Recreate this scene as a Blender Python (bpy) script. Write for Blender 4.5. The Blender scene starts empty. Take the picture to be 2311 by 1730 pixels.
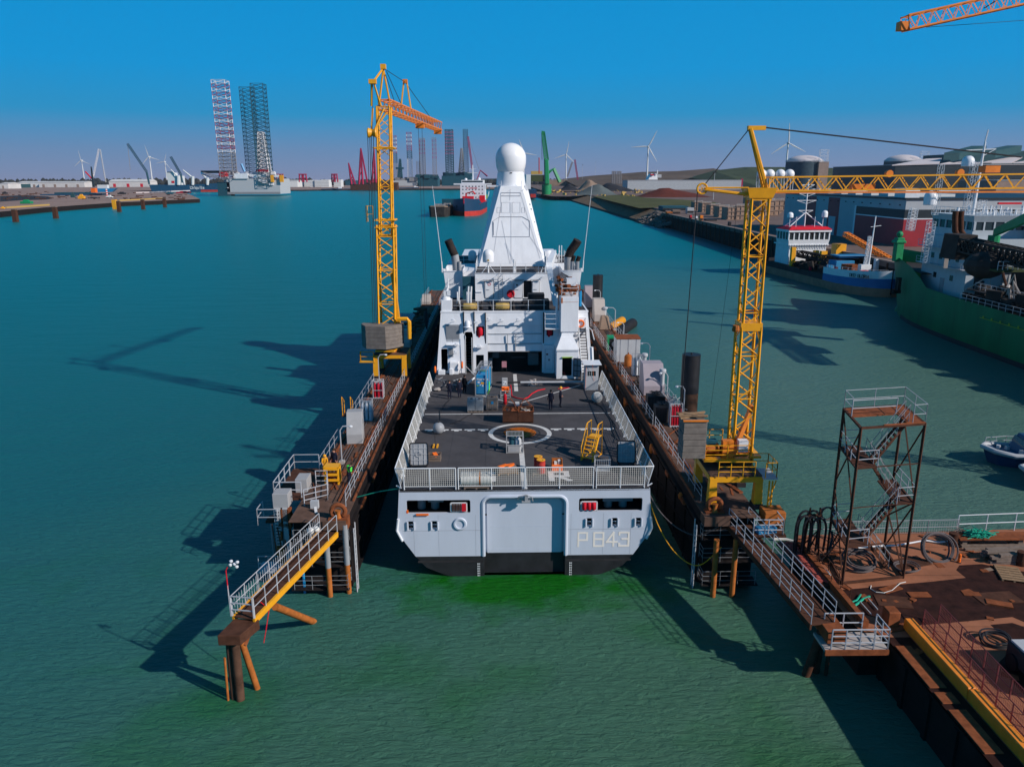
import bpy,bmesh,math,random
from mathutils import Vector,Matrix
from math import radians,sin,cos,pi
random.seed(7)
C=bpy.context.scene.collection
S=bpy.context.scene
# ------------------------------------------------------------ camera
FPX,CX,CY,CAMH,ROLL=1727.0,1155.5,865.0,25.3,radians(0.15)
def unroll(x,y):
 dx,dy=x-CX,y-CY;c,s=cos(ROLL),sin(ROLL)
 return dx*c-dy*s,dx*s+dy*c
_vx,_vy=unroll(1141,404)
PITCH=math.atan2(-_vy,FPX);YAW=math.atan(-_vx*cos(PITCH)/FPX)
def ray(x,y):
 u,v=unroll(x,y);u /=FPX;v /=FPX
 fy=cos(PITCH)-v*sin(PITCH);dz=-sin(PITCH)-v*cos(PITCH)
 return Vector((u*cos(YAW)+fy*sin(YAW),-u*sin(YAW)+fy*cos(YAW),dz))
EYE=Vector((0,0,CAMH))
def P(x,y,z=0.0):             # a point of the ground (or any level z)
 r=ray(x,y);return EYE + r*((z-CAMH)/r.z)
def D(x,y,d):                 # a point in the upright plane d metres ahead
 r=ray(x,y);return EYE + r*(d/r.y)
cam=bpy.data.cameras.new("camera");co=bpy.data.objects.new("camera",cam);C.objects.link(co)
cam.sensor_fit='HORIZONTAL';cam.sensor_width=36;cam.lens=FPX/2311*36;cam.clip_end=20000;cam.clip_start=.5
_F=ray(CX,CY).normalized();_R0=Vector((cos(YAW),-sin(YAW),0));_U0=_R0.cross(_F)
_R=_R0*cos(ROLL)-_U0*sin(ROLL);_U=_R0*sin(ROLL)+_U0*cos(ROLL)
m=Matrix((( _R.x,_U.x,-_F.x),(_R.y,_U.y,-_F.y),(_R.z,_U.z,-_F.z))).to_4x4();m.translation=EYE
co.matrix_world=m;S.camera=co
# ------------------------------------------------------------ light
SUN_EL,SUN_AZ=radians(31),radians(120)       # azimuth from +Y towards +X
sd=Vector((sin(SUN_AZ)*cos(SUN_EL),cos(SUN_AZ)*cos(SUN_EL),sin(SUN_EL)))
sl=bpy.data.lights.new("sun",'SUN');so=bpy.data.objects.new("sun",sl);C.objects.link(so)
sl.energy=4.5;sl.angle=radians(.8);sl.color=(1,.93,.86)
so.rotation_euler=sd.to_track_quat('Z','Y').to_euler()
W=bpy.data.worlds.new("World");S.world=W;W.use_nodes=True
nt=W.node_tree;nt.nodes.clear();N=nt.nodes.new;LK=nt.links.new
out=N('ShaderNodeOutputWorld');bg=N('ShaderNodeBackground');sky=N('ShaderNodeTexSky');sky.sky_type='NISHITA'
sky.sun_disc=False;sky.sun_elevation=SUN_EL;sky.sun_rotation=SUN_AZ;sky.air_density=1.2;sky.dust_density=.6;sky.ozone_density=3
tc=N('ShaderNodeTexCoord');sp=N('ShaderNodeSeparateXYZ');rp=N('ShaderNodeValToRGB');mx=N('ShaderNodeMix');mx.data_type='RGBA'
mr=N('ShaderNodeMapRange');mr.inputs[1].default_value=0;mr.inputs[2].default_value=1
e=rp.color_ramp.elements
for i,(p,c) in enumerate([(0,(1.95,2.35,3.8)),(.035,(1.15,2.3,4.2)),(.075,(.12,2.5,5.1)),(.125,(.0,2.6,5.9)),(.22,(.0,2.45,5.8)),(.38,(.0,1.5,3.6)),(1,(.02,.6,1.5))]):
 el=e[i] if i < 2 else e.new(p);el.position=p;el.color=(*c,1)
LK(tc.outputs['Generated'],sp.inputs[0]);LK(sp.outputs['Z'],mr.inputs[0]);LK(mr.outputs[0],rp.inputs[0])
mx.inputs[0].default_value=.99;LK(sky.outputs[0],mx.inputs[6]);LK(rp.outputs[0],mx.inputs[7])
LK(mx.outputs[2],bg.inputs[0]);LK(bg.outputs[0],out.inputs[0]);bg.inputs[1].default_value=.11
S.view_settings.view_transform='Standard';S.view_settings.look='None';S.view_settings.exposure=0;S.view_settings.gamma=1
S.render.engine='CYCLES'
# ------------------------------------------------------------ materials
def mat(name,c,rough=.6,metal=0.,var=.18,scale=1.2,bump=0.,rust=0.,rustc=(.13,.04,.018),stretch=1.,wear=None,spec=.4):
 M=bpy.data.materials.new(name);M.use_nodes=True;n=M.node_tree;b=n.nodes['Principled BSDF'];A=n.nodes.new;K=n.links.new
 b.inputs['Roughness'].default_value=rough;b.inputs['Metallic'].default_value=metal;b.inputs['Specular IOR Level'].default_value=spec if rough < .6 else spec*.35
 g=A('ShaderNodeNewGeometry');mp=A('ShaderNodeMapping');K(g.outputs['Position'],mp.inputs[0]);mp.inputs[3].default_value=(1,1,1/stretch)
 nz=A('ShaderNodeTexNoise');nz.inputs['Scale'].default_value=scale;nz.inputs['Detail'].default_value=6;nz.inputs['Roughness'].default_value=.65
 K(mp.outputs[0],nz.inputs['Vector'])
 r=A('ShaderNodeMapRange');r.inputs[1].default_value=.3;r.inputs[2].default_value=.7;r.inputs[3].default_value=1-var;r.inputs[4].default_value=1+var*.6
 K(nz.outputs[0],r.inputs[0])
 v=A('ShaderNodeMix');v.data_type='RGBA';v.blend_type='MULTIPLY';v.inputs[0].default_value=1;v.inputs[6].default_value=(*c,1)
 K(r.outputs[0],v.inputs[7]);last=v.outputs[2]
 if rust > 0:
  n2=A('ShaderNodeTexNoise');n2.inputs['Scale'].default_value=scale*2.3;n2.inputs['Detail'].default_value=8;n2.inputs['Roughness'].default_value=.7
  K(mp.outputs[0],n2.inputs['Vector'])
  r2=A('ShaderNodeMapRange');r2.inputs[1].default_value=.72-rust*.45;r2.inputs[2].default_value=.80-rust*.45;K(n2.outputs[0],r2.inputs[0])
  x=A('ShaderNodeMix');x.data_type='RGBA';K(r2.outputs[0],x.inputs[0]);K(last,x.inputs[6]);x.inputs[7].default_value=(*rustc,1);last=x.outputs[2]
 K(last,b.inputs['Base Color'])
 if bump:
  bp=A('ShaderNodeBump');bp.inputs[0].default_value=bump;bp.inputs[1].default_value=.05;K(nz.outputs[0],bp.inputs['Height']);K(bp.outputs[0],b.inputs['Normal'])
 return M
M_={}
def mm(k,*a,**kw):M_[k]=mat(k,*a,**kw)
mm('ship_white',(.76,.77,.80),.45,var=.09,rust=.05,rustc=(.60,.52,.45),stretch=6)  # patrol ship's hull paint, lightened for the stronger sun on its upper works
mm('hull_grey',(.53,.57,.66),.45,var=.07,scale=.6,stretch=5)
mm('hull_black',(.022,.022,.026),.5,var=.5,scale=.9,rust=.12,rustc=(.07,.08,.07))
mm('pennant_paint',(.84,.77,.70),.6,var=.06)
mm('deck_grey',(.078,.073,.078),.85,var=.2,scale=.7,bump=.1,rust=.05,rustc=(.1,.09,.09),spec=.2)
mm('marking_white',(.62,.6,.58),.7,var=.15,scale=3,rust=.08,rustc=(.3,.28,.27))
mm('dark_void',(.012,.012,.016),.8)
mm('dark_metal',(.035,.033,.036),.6,var=.3)
mm('soot',(.035,.026,.024),.8,var=.4)
mm('grey_metal',(.30,.31,.33),.5,var=.15,rust=.06)
mm('panel_line',(.32,.33,.37),.6)
mm('white_paint',(.72,.73,.75),.5,var=.1,rust=.05,rustc=(.3,.2,.14))
mm('dome_white',(.80,.80,.82),.35,var=.03)
mm('rail_grey',(.42,.43,.46),.5,var=.15,rust=.07)
mm('net_cream',(.60,.58,.54),.8)
mm('ochre',(.50,.33,.10),.6,var=.12)
mm('red',(.62,.015,.03),.6,var=.2)
mm('dark_red',(.20,.012,.02),.5,var=.2)
mm('orange',(.85,.16,.02),.6,var=.15)
mm('crane_yellow',(.82,.36,.012),.45,var=.14,scale=2,rust=.06,rustc=(.2,.07,.02))
mm('crane_orange',(.80,.22,.02),.5,var=.2,scale=2,rust=.1)
mm('safety_yellow',(.85,.38,.01),.5,var=.1,rust=.04)
mm('concrete_weight',(.20,.17,.15),.85,var=.25,scale=2,bump=.3)
mm('dock_rust',(.105,.055,.036),.85,var=.45,scale=1.2,rust=.2,rustc=(.20,.085,.04),bump=.3)
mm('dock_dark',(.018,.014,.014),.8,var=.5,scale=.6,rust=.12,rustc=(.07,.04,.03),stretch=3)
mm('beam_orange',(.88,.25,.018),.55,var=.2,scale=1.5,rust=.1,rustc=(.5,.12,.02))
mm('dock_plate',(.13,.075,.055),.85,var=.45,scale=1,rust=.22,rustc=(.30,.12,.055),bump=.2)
mm('rust',(.24,.072,.028),.85,var=.4,scale=2.5,rust=.15,rustc=(.09,.03,.02),bump=.3)
mm('rust_orange',(.42,.13,.03),.85,var=.35,scale=2.5,rust=.12,rustc=(.14,.05,.025),bump=.3)
mm('rust_dark',(.085,.036,.022),.85,var=.4,scale=2,rust=.1,rustc=(.16,.06,.03))
mm('locker_grey',(.36,.355,.36),.6,var=.1,rust=.04)
mm('locker_beige',(.42,.37,.34),.6,var=.12,rust=.05)
mm('mauve_grey',(.36,.31,.34),.6,var=.08)
mm('bottle_red',(.38,.01,.025),.35,var=.1)
mm('pile_black',(.014,.014,.018),.55,var=.5,rust=.08,rustc=(.05,.035,.03))
mm('rubber',(.016,.015,.017),.7,var=.3)
mm('hose_black',(.022,.021,.024),.5,var=.2)
mm('hose_grey',(.12,.10,.10),.6,var=.2)
mm('blue_paint',(.02,.21,.42),.5,var=.15,rust=.03)
mm('bright_blue',(.012,.25,.52),.4,var=.1)
mm('green_paint',(.01,.25,.09),.5,var=.2,rust=.03)
mm('lime',(.10,.75,.08),.6)
mm('skin',(.55,.27,.19),.6,var=.05)
mm('navy_cloth',(.014,.016,.032),.9,var=.15,scale=6)
mm('black_cloth',(.01,.01,.013),.9)
mm('yellow_cloth',(.80,.36,.02),.8,var=.1,scale=5)
mm('hair',(.05,.03,.02),.8)
mm('glass',(.02,.035,.04),.12,spec=.8)
mm('ibc_plastic',(.33,.36,.38),.4,var=.2,scale=4)
mm('wood',(.30,.19,.11),.8,var=.3,scale=4)
mm('old_wood',(.21,.16,.13),.85,var=.3,scale=4)
mm('rope_white',(.66,.65,.62),.9,var=.1)
mm('pink',(.42,.20,.24),.7)
mm('quay_top',(.33,.13,.07),.9,var=.3,scale=.5,rust=.25,rustc=(.18,.065,.035),bump=.4)
mm('quay_dark',(.036,.0125,.009),.9,var=.6,scale=1.6,rust=.16,rustc=(.065,.024,.016),bump=.4)  # very dark brown ground tone, also carries the painted shadow patch
mm('quay_wall',(.018,.013,.012),.85,var=.5,scale=.8,rust=.1,rustc=(.06,.035,.025))
mm('tile_red',(.42,.09,.07),.8,var=.2,scale=3)
mm('mesh_red',(.20,.06,.06),.8)
mm('net_green',(.02,.36,.24),.8,var=.3,scale=8)
mm('far_ground',(.30,.205,.17),.95,var=.35,scale=.05,rust=.1,rustc=(.10,.07,.06))
mm('coal',(.03,.03,.035),.95,var=.4,scale=.1)
mm('gravel_pile',(.11,.13,.13),.95,var=.2,scale=.12)
mm('ore_red',(.12,.03,.02),.95,var=.3,scale=.1)
mm('sand_pile',(.27,.19,.14),.95,var=.2,scale=.1)
mm('field',(.085,.085,.028),.95,var=.35,scale=.06)
mm('hill_grass',(.06,.075,.035),.95,var=.3,scale=.012)
mm('hill_brown',(.12,.085,.062),.95,var=.3,scale=.015)
mm('embankment',(.19,.125,.075),.95,var=.5,scale=.25)
mm('rock',(.16,.14,.13),.95,var=.6,scale=.8,bump=.6)
mm('weed',(.012,.02,.012),.8,var=.4,scale=.3)
mm('apron',(.17,.12,.105),.95,var=.25,scale=.15)
mm('cladding_white',(.42,.44,.46),.6,var=.08,scale=.3)
mm('cladding_red',(.33,.02,.03),.5,var=.15,scale=.3)
mm('cladding_dark',(.012,.022,.03),.5,var=.2,scale=.2)
mm('cladding_teal',(.03,.08,.09),.6,var=.2,scale=.2)
mm('roof_pink',(.62,.55,.55),.7,var=.08,scale=.05)
mm('shed_white',(.62,.60,.58),.7,var=.15,scale=.05)
mm('tree_line',(.035,.035,.03),1.,var=.5,scale=.03)
mm('tank_concrete',(.30,.22,.18),.8,var=.15,scale=.2)
mm('tank_dark',(.05,.08,.10),.7,var=.2,scale=.2)
mm('far_magenta',(.38,.02,.07),.6,var=.1)
mm('far_teal_steel',(.02,.08,.11),.6,var=.2)
mm('far_grey_steel',(.26,.25,.26),.7,var=.2,scale=.5)
mm('rig_purple',(.32,.06,.13),.7)
mm('rig_white',(.72,.70,.72),.7)
mm('far_blue_hull',(.012,.07,.14),.5,var=.15,scale=.2)
mm('tanker_blue',(.012,.045,.10),.45,var=.15,scale=.3)
mm('boot_red',(.50,.045,.035),.6,var=.2,scale=.3)
mm('dredger_green',(.003,.16,.055),.5,var=.35,scale=.35,rust=.10,rustc=(.005,.02,.012),stretch=5)
mm('dredger_dark',(.04,.034,.032),.8,var=.5,scale=.5,rust=.12,rustc=(.09,.055,.035))
mm('dredger_house',(.42,.46,.49),.55,var=.08,rust=.04,rustc=(.3,.15,.08),stretch=3)
mm('deo_hull',(.035,.032,.036),.6,var=.35,scale=.5,rust=.1,rustc=(.12,.06,.04))
mm('deo_blue',(.01,.14,.36),.45,var=.15,scale=.5)
mm('deo_boot',(.42,.20,.13),.75,var=.3,scale=.5,rust=.15,rustc=(.10,.05,.035))
mm('yellow_green',(.25,.40,.05),.6)
mm('shell_brown',(.38,.25,.18),.8,var=.4,scale=.6,rust=.15)
mm('container_white',(.66,.67,.66),.6,var=.05)
mm('tug_blue',(.015,.06,.14),.5)
mm('pale_grey',(.45,.46,.48),.6,var=.1)
# ------------------------------------------------------------ mesh building
class MB:
 def __init__(s):s.v=[];s.f=[];s.cuts=[]
 def nx(s):s.cuts.append((len(s.v),len(s.f)));return s
 def add(s,vs,fs):
  o=len(s.v);s.v +=[Vector(v) for v in vs];s.f +=[tuple(i+o for i in f) for f in fs];return s
 def quad(s,*p):return s.add(p,[tuple(range(len(p)))])
 def hexa(s,a):  # 4 bottom, 4 top
  return s.add(a,[(3,2,1,0),(4,5,6,7),(0,1,5,4),(1,2,6,5),(2,3,7,6),(3,0,4,7)])
 def box(s,x0,x1,y0,y1,z0,z1):
  return s.hexa([(x0,y0,z0),(x1,y0,z0),(x1,y1,z0),(x0,y1,z0),(x0,y0,z1),(x1,y0,z1),(x1,y1,z1),(x0,y1,z1)])
 def obox(s,c,sx,sy,sz,rz=0.,rx=0.,ry=0.):  # c = centre of the underside
  from mathutils import Euler
  R=Euler((rx,ry,rz)).to_matrix();c=Vector(c)
  return s.hexa([c+R@Vector((a*sx/2,b*sy/2,h)) for h in (0,sz) for a,b in ((-1,-1),(1,-1),(1,1),(-1,1))])
 def taper(s,x0,x1,y0,y1,z0,X0,X1,Y0,Y1,z1):
  return s.hexa([(x0,y0,z0),(x1,y0,z0),(x1,y1,z0),(x0,y1,z0),(X0,Y0,z1),(X1,Y0,z1),(X1,Y1,z1),(X0,Y1,z1)])
 def tube(s,p,q,r,n=6,r2=None):
  p,q=Vector(p),Vector(q);d=q-p
  if d.length < 1e-6:return s
  d.normalize();a=d.orthogonal() if abs(d.z) > .99 else d.cross(Vector((0,0,1)));a.normalize();b=d.cross(a)
  r2=r if r2 is None else r2;o=len(s.v)
  for c,rr in ((p,r),(q,r2)):
   for i in range(n):
    t=2*pi*(i+.5)/n;s.v.append(c+(a*cos(t)+b*sin(t))*rr)
  for i in range(n):j=(i+1) % n;s.f.append((o+i,o+j,o+n+j,o+n+i))
  s.f.append(tuple(o+n-1-i for i in range(n)));s.f.append(tuple(o+n+i for i in range(n)));return s
 def path(s,pts,r,n=6,closed=False):
  pts=[Vector(p) for p in pts];m_=len(pts);o=len(s.v);up=None
  for i,p in enumerate(pts):
   a=pts[i-1] if (i or closed) else p;b=pts[(i+1) % m_] if (i < m_-1 or closed) else p
   d=(b-a).normalized()
   if up is None:up=d.orthogonal().normalized()
   up=(up-d*up.dot(d));up=up.normalized() if up.length > 1e-4 else d.orthogonal().normalized();w=d.cross(up)
   for k in range(n):t=2*pi*k/n;s.v.append(p+(up*cos(t)+w*sin(t))*r)
  for i in range(m_ if closed else m_-1):
   i2=(i+1) % m_
   for k in range(n):k2=(k+1) % n;s.f.append((o+i*n+k,o+i*n+k2,o+i2*n+k2,o+i2*n+k))
  if not closed:s.f.append(tuple(o+n-1-k for k in range(n)));s.f.append(tuple(o+(m_-1)*n+k for k in range(n)))
  return s
 def lathe(s,c,prof,n=20,ax=2):
  c=Vector(c);o=len(s.v)
  for (r,h) in prof:
   for k in range(n):
    t=2*pi*k/n;a,b=r*cos(t),r*sin(t)
    s.v.append(c+(Vector((a,b,h)) if ax==2 else Vector((h,a,b)) if ax==0 else Vector((a,h,-b))))
  for i in range(len(prof)-1):
   for k in range(n):k2=(k+1) % n;s.f.append((o+i*n+k,o+i*n+k2,o+(i+1)*n+k2,o+(i+1)*n+k))
  if prof[0][0] > 1e-5:s.f.append(tuple(o+n-1-k for k in range(n)))
  if prof[-1][0] > 1e-5:s.f.append(tuple(o+(len(prof)-1)*n+k for k in range(n)))
  return s
 def sphere(s,c,r,n=20,m_=12,sq=1.):
  return s.lathe(c,[(max(r*sin(pi*i/m_),1e-6),-r*cos(pi*i/m_)*sq) for i in range(m_+1)],n)
 def loft(s,secs,caps=True,closed=False):  # sections: lists of points with equal length
  o=len(s.v);n=len(secs[0])
  for q in secs:s.v +=[Vector(p) for p in q]
  for i in range(len(secs)-1):
   for k in range(n if closed else n-1):
    k2=(k+1) % n;s.f.append((o+i*n+k,o+i*n+k2,o+(i+1)*n+k2,o+(i+1)*n+k))
  if caps:s.f.append(tuple(o+n-1-k for k in range(n)));s.f.append(tuple(o+(len(secs)-1)*n+k for k in range(n)))
  return s
 def prism(s,pts,z0,z1):
  n=len(pts);return s.add([(x,y,z0) for x,y in pts]+[(x,y,z1) for x,y in pts],
   [tuple(range(n-1,-1,-1)),tuple(range(n,2*n))]+[(i,(i+1) % n,n+(i+1) % n,n+i) for i in range(n)])
 def ext(s,pts,f0,f1): # 2D outline, mapped by f0 (front) and f1 (back)
  n=len(pts);return s.add([f0(*p) for p in pts]+[f1(*p) for p in pts],
   [tuple(range(n)),tuple(range(2*n-1,n-1,-1))]+[(i,n+i,n+(i+1) % n,(i+1) % n) for i in range(n)])
 def plate(s,outline,holes,f0,f1):
  bm=bmesh.new();loops=[]
  for lp in [outline]+holes:
   vs=[bm.verts.new((x,z,0)) for x,z in lp];loops.append(vs)
   for i in range(len(vs)):bm.edges.new((vs[i],vs[(i+1) % len(vs)]))
  bmesh.ops.triangle_fill(bm,use_beauty=True,use_dissolve=False,edges=bm.edges[:])
  bm.verts.index_update();o=len(s.v);n=len(bm.verts)
  P2=[(v.co.x,v.co.y) for v in bm.verts]
  s.v +=[Vector(f0(*p)) for p in P2]+[Vector(f1(*p)) for p in P2]
  for f in bm.faces:
   ix=[v.index for v in f.verts];s.f.append(tuple(o+i for i in ix));s.f.append(tuple(o+n+i for i in reversed(ix)))
  for vs in loops:
   for i in range(len(vs)):a,b=vs[i].index,vs[(i+1) % len(vs)].index;s.f.append((o+a,o+b,o+n+b,o+n+a))
  bm.free();return s
 def build(s,name,mk,parent=None,smooth=False,label=None,kind=None,cat=None,group=None,bevel=0,loose=False):
  if s.cuts or loose:
   kw=dict(smooth=smooth,label=label,kind=kind,cat=cat,group=group,bevel=bevel);o=None
   if loose:
    par=list(range(len(s.v)))
    def fd(i):
     while par[i] !=i:par[i]=par[par[i]];i=par[i]
     return i
    for f in s.f:
     for i in f[1:]:par[fd(i)]=fd(f[0])
    gr={}
    for f in s.f:gr.setdefault(fd(f[0]),[]).append(f)
    for fs in gr.values():
     ix=sorted({i for f in fs for i in f});mp={a:b for b,a in enumerate(ix)};q=MB();q.v=[s.v[i] for i in ix];q.f=[tuple(mp[i] for i in f) for f in fs]
     o=q.build(name,mk,parent,**kw) if o is None else (q.build(name,mk,parent,**kw),o)[1]
    return o
   cs=[(0,0)]+s.cuts+[(len(s.v),len(s.f))]
   for (v0,f0),(v1,f1) in zip(cs[:-1],cs[1:]):
    if f1 > f0:
     q=MB();q.v=s.v[v0:v1];q.f=[tuple(i-v0 for i in f) for f in s.f[f0:f1]];r_=q.build(name,mk,parent,**kw);o=o or r_
   return o
  off=Vector((0,0,0))
  if parent is not None:off=Vector(parent.get('_o',(0,0,0)))
  elif s.v:
   xs=[v.x for v in s.v];ys=[v.y for v in s.v];off=Vector(((min(xs)+max(xs))/2,(min(ys)+max(ys))/2,min(v.z for v in s.v)))
  me=bpy.data.meshes.new(name);me.from_pydata([tuple(v-off) for v in s.v],[],s.f);me.validate()
  bm=bmesh.new();bm.from_mesh(me);bmesh.ops.recalc_face_normals(bm,faces=bm.faces[:])
  if bevel:bmesh.ops.bevel(bm,geom=bm.edges[:],offset=bevel,segments=1,affect='EDGES')
  bm.to_mesh(me);bm.free()
  for k in (mk if isinstance(mk,(list,tuple)) else [mk]):me.materials.append(M_[k])
  if smooth:
   for p in me.polygons:p.use_smooth=True
   me.set_sharp_from_angle(angle=radians(40))
  o=bpy.data.objects.new(name,me);C.objects.link(o)
  if parent is not None:o.parent=parent;o['_o']=list(off)
  else:o.location=off
  if label:o['label']=label
  if kind:o['kind']=kind
  if cat:o['category']=cat
  if group:o['group']=group
  return o
def thing(name,label,cat,loc=(0,0,0),rz=0.,group=None,local=False):
 o=bpy.data.objects.new(name,None);C.objects.link(o);o.empty_display_size=.2
 o.location=loc;o.rotation_euler=(0,0,rz);o['label']=label;o['category']=cat
 o['_o']=[0,0,0] if local else list(loc)
 if group:o['group']=group
 return o
def dup(root,loc=None,rz=None,label=None,group=None,parent=None,scale=None):
 r=root.copy();C.objects.link(r)
 if parent is not None:r.parent=parent
 if loc is not None:r.location=loc
 if rz is not None:r.rotation_euler=(0,0,rz)
 if label:r['label']=label
 if group:r['group']=group
 if scale:r.scale=(scale,)*3
 for ch in list(root.children):dup(ch,parent=r)
 return r
def truss(mb,A,B,w,h,n,rc,rb,side=None,kind='x',tri=False,w2=None,h2=None,sides=4,ties=0):
 A,B=Vector(A),Vector(B);d=(B-A).normalized();s_=Vector(side) if side else (d.cross(Vector((0,0,1))) if abs(d.z) < .95 else Vector((1,0,0)))
 s_=(s_-d*s_.dot(d)).normalized();u=s_.cross(d).normalized();w2=w2 or w;h2=h2 or h
 def cs(t):
  c=A.lerp(B,t);a=(w+(w2-w)*t)/2;b=(h+(h2-h)*t)/2
  if tri:return [c-s_*a-u*b,c+s_*a-u*b,c+u*b]
  return [c-s_*a-u*b,c+s_*a-u*b,c+s_*a+u*b,c-s_*a+u*b]
 k=3 if tri else 4;secs=[cs(i/n) for i in range(n+1)]
 for j in range(k):mb.tube(secs[0][j],secs[n][j],rc,sides)
 for i in range(n):
  for j in range(k):
   j2=(j+1) % k;a,b=secs[i],secs[i+1]
   if kind=='v':
    mb.tube(a[j if i % 2 else j2],b[j2 if i % 2 else j],rb,3)
    if ties and i % ties==0:mb.tube(b[j],b[j2],rb,3)
    continue
   if kind=='x':mb.tube(a[j],b[j2],rb,3);mb.tube(a[j2],b[j],rb,3)
   elif kind=='w':
    if (i+j) % 2:mb.tube(a[j],b[j2],rb,3)
    else:mb.tube(a[j2],b[j],rb,3)
   else:
    if (i) % 2:mb.tube(a[j],b[j2],rb,3)
    else:mb.tube(a[j2],b[j],rb,3)
   if kind !='w' or i % 2==0:mb.tube(b[j],b[j2],rb,3)
 for j in range(k):mb.tube(secs[0][j],secs[0][(j+1) % k],rb,3)
 return mb
def rail(mb,pts,h=1.05,nr=3,sp=1.5,r=.025,n=4):
 pts=[Vector(p) for p in pts];Z=Vector((0,0,1))
 for a,b in zip(pts[:-1],pts[1:]):
  L=(b-a).length;k=max(1,round(L/sp))
  for i in range(k+1):p=a.lerp(b,i/k);mb.tube(p,p+Z*h,r*1.15,n)
  for j in range(nr):z=Z*h*(j+1)/nr;mb.tube(a+z,b+z,r,n)
 return mb
def glyphs(text):
 G={'P':[[(0,0),(0,5),(3,5),(3,2.3),(0,2.3)]],'8':[[(0,0),(3,0),(3,2.5),(3,5),(0,5),(0,0)],[(0,2.6),(3,2.6)]],
   '4':[[(2.2,0),(2.2,5),(0,1.5),(3.3,1.5)]],'3':[[(0,4.2),(0,5),(3,5),(3,0),(0,0),(0,.8)],[(1,2.6),(3,2.6)]],
   'R':[[(0,0),(0,5),(2.8,5),(2.8,2.5),(0,2.5)],[(1.2,2.5),(3,0)]],'G':[[(3,4),(3,5),(.6,5),(0,4.2),(0,.8),(.6,0),(3,0),(3,2.4),(1.6,2.4)]],
   'D':[[(0,0),(0,5),(2.2,5),(3,4.2),(3,.8),(2.2,0),(0,0)]],'E':[[(3,5),(0,5),(0,0),(3,0)],[(0,2.5),(2.3,2.5)]],
   'O':[[(0,0),(3,0),(3,5),(0,5),(0,0)]],'L':[[(0,5),(0,0),(2.8,0)]],'I':[[(1,0),(1,5)]],
   'A':[[(0,0),(1.5,5),(3,0)],[(.6,1.7),(2.4,1.7)]],'C':[[(3,4.2),(3,5),(0,5),(0,0),(3,0),(3,.8)]],
   'h':[[(0,0),(0,5)],[(0,3),(2.4,3),(2.4,0)]],'i':[[(1,0),(1,3)],[(1,4.2),(1,5)]],'q':[[(2.4,0),(0,0),(0,3),(2.4,3),(2.4,-1.6)]],
   'u':[[(0,3),(0,0),(2.4,0),(2.4,3)]],'t':[[(1,5),(1,0),(2,0)],[(0,3.3),(2.2,3.3)]],'a':[[(0,3),(2.4,3),(2.4,0),(0,0),(0,1.7),(2.4,1.7)]],
   'g':[[(2.4,0),(0,0),(0,3),(2.4,3),(2.4,-1.6),(0,-1.6)]],'r':[[(0,0),(0,3),(1.6,3)]],'e':[[(2.4,0),(0,0),(0,3),(2.4,3),(2.4,1.5),(0,1.5)]],
   'k':[[(0,0),(0,5)],[(2.2,3),(0,1.4),(2.3,0)]],'o':[[(0,0),(2.4,0),(2.4,3),(0,3),(0,0)]],
   'N':[[(0,0),(0,5),(3,0),(3,5)]],'S':[[(3,5),(0,5),(0,2.6),(3,2.6),(3,0),(0,0)]],'M':[[(0,0),(0,5),(1.5,2.5),(3,5),(3,0)]],'K':[[(0,0),(0,5)],[(3,5),(0,2.3),(3,0)]],
   '2':[[(0,5),(3,5),(3,2.6),(0,2.6),(0,0),(3,0)]],'6':[[(3,5),(0,5),(0,0),(3,0),(3,2.6),(0,2.6)]],' ':[]}
 out_=[];x=0
 for ch in text:out_ +=[[(a+x,b) for a,b in l] for l in G.get(ch,[])];x +=4.1 if ch !='i' and ch !='I' else 2.6
 return out_,x-1.1
def letters(mb,text,org,ux,uy,h,w=.14):  # strokes raised a few mm off a surface
 ls,tw=glyphs(text);org=Vector(org);ux=Vector(ux).normalized();uy=Vector(uy).normalized();k=h/5;nn=ux.cross(uy)*.006;n0=ux.cross(uy).normalized()
 i_=0
 for l in ls:
  for a,b in zip(l[:-1],l[1:]):
   i_ +=1;nn=n0*(.005+.0007*i_)
   A=org+ux*a[0]*k+uy*a[1]*k;B=org+ux*b[0]*k+uy*b[1]*k;d=(B-A).normalized();q=n0.cross(d)*w*h/2;d=d*w*h/2
   mb.hexa([A-d-q,B+d-q,B+d+q,A-d+q,A-d-q+nn,B+d-q+nn,B+d+q+nn,A-d+q+nn])
 return mb
def rrect(x0,x1,z0,z1,r=.12,n=4):
 o=[]
 for cx,cz,a in ((x1-r,z1-r,0),(x0+r,z1-r,90),(x0+r,z0+r,180),(x1-r,z0+r,270)):
  for i in range(n+1):t=radians(a+90*i/n);o.append((cx+r*cos(t),cz+r*sin(t)))
 return o
def circ(cx,cz,r,n=16):return [(cx+r*cos(2*pi*i/n),cz+r*sin(2*pi*i/n)) for i in range(n)]
def dome(mb,c,r,h,n=20):  # upright cylinder with a half-sphere on top, c = base centre
 return mb.lathe(c,[(r*.93,0),(r,.05),(r,h-r)]+[(max(r*cos(a),1e-6),h-r+r*sin(a)) for a in [pi/2*i/7 for i in range(1,8)]],n)
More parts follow.
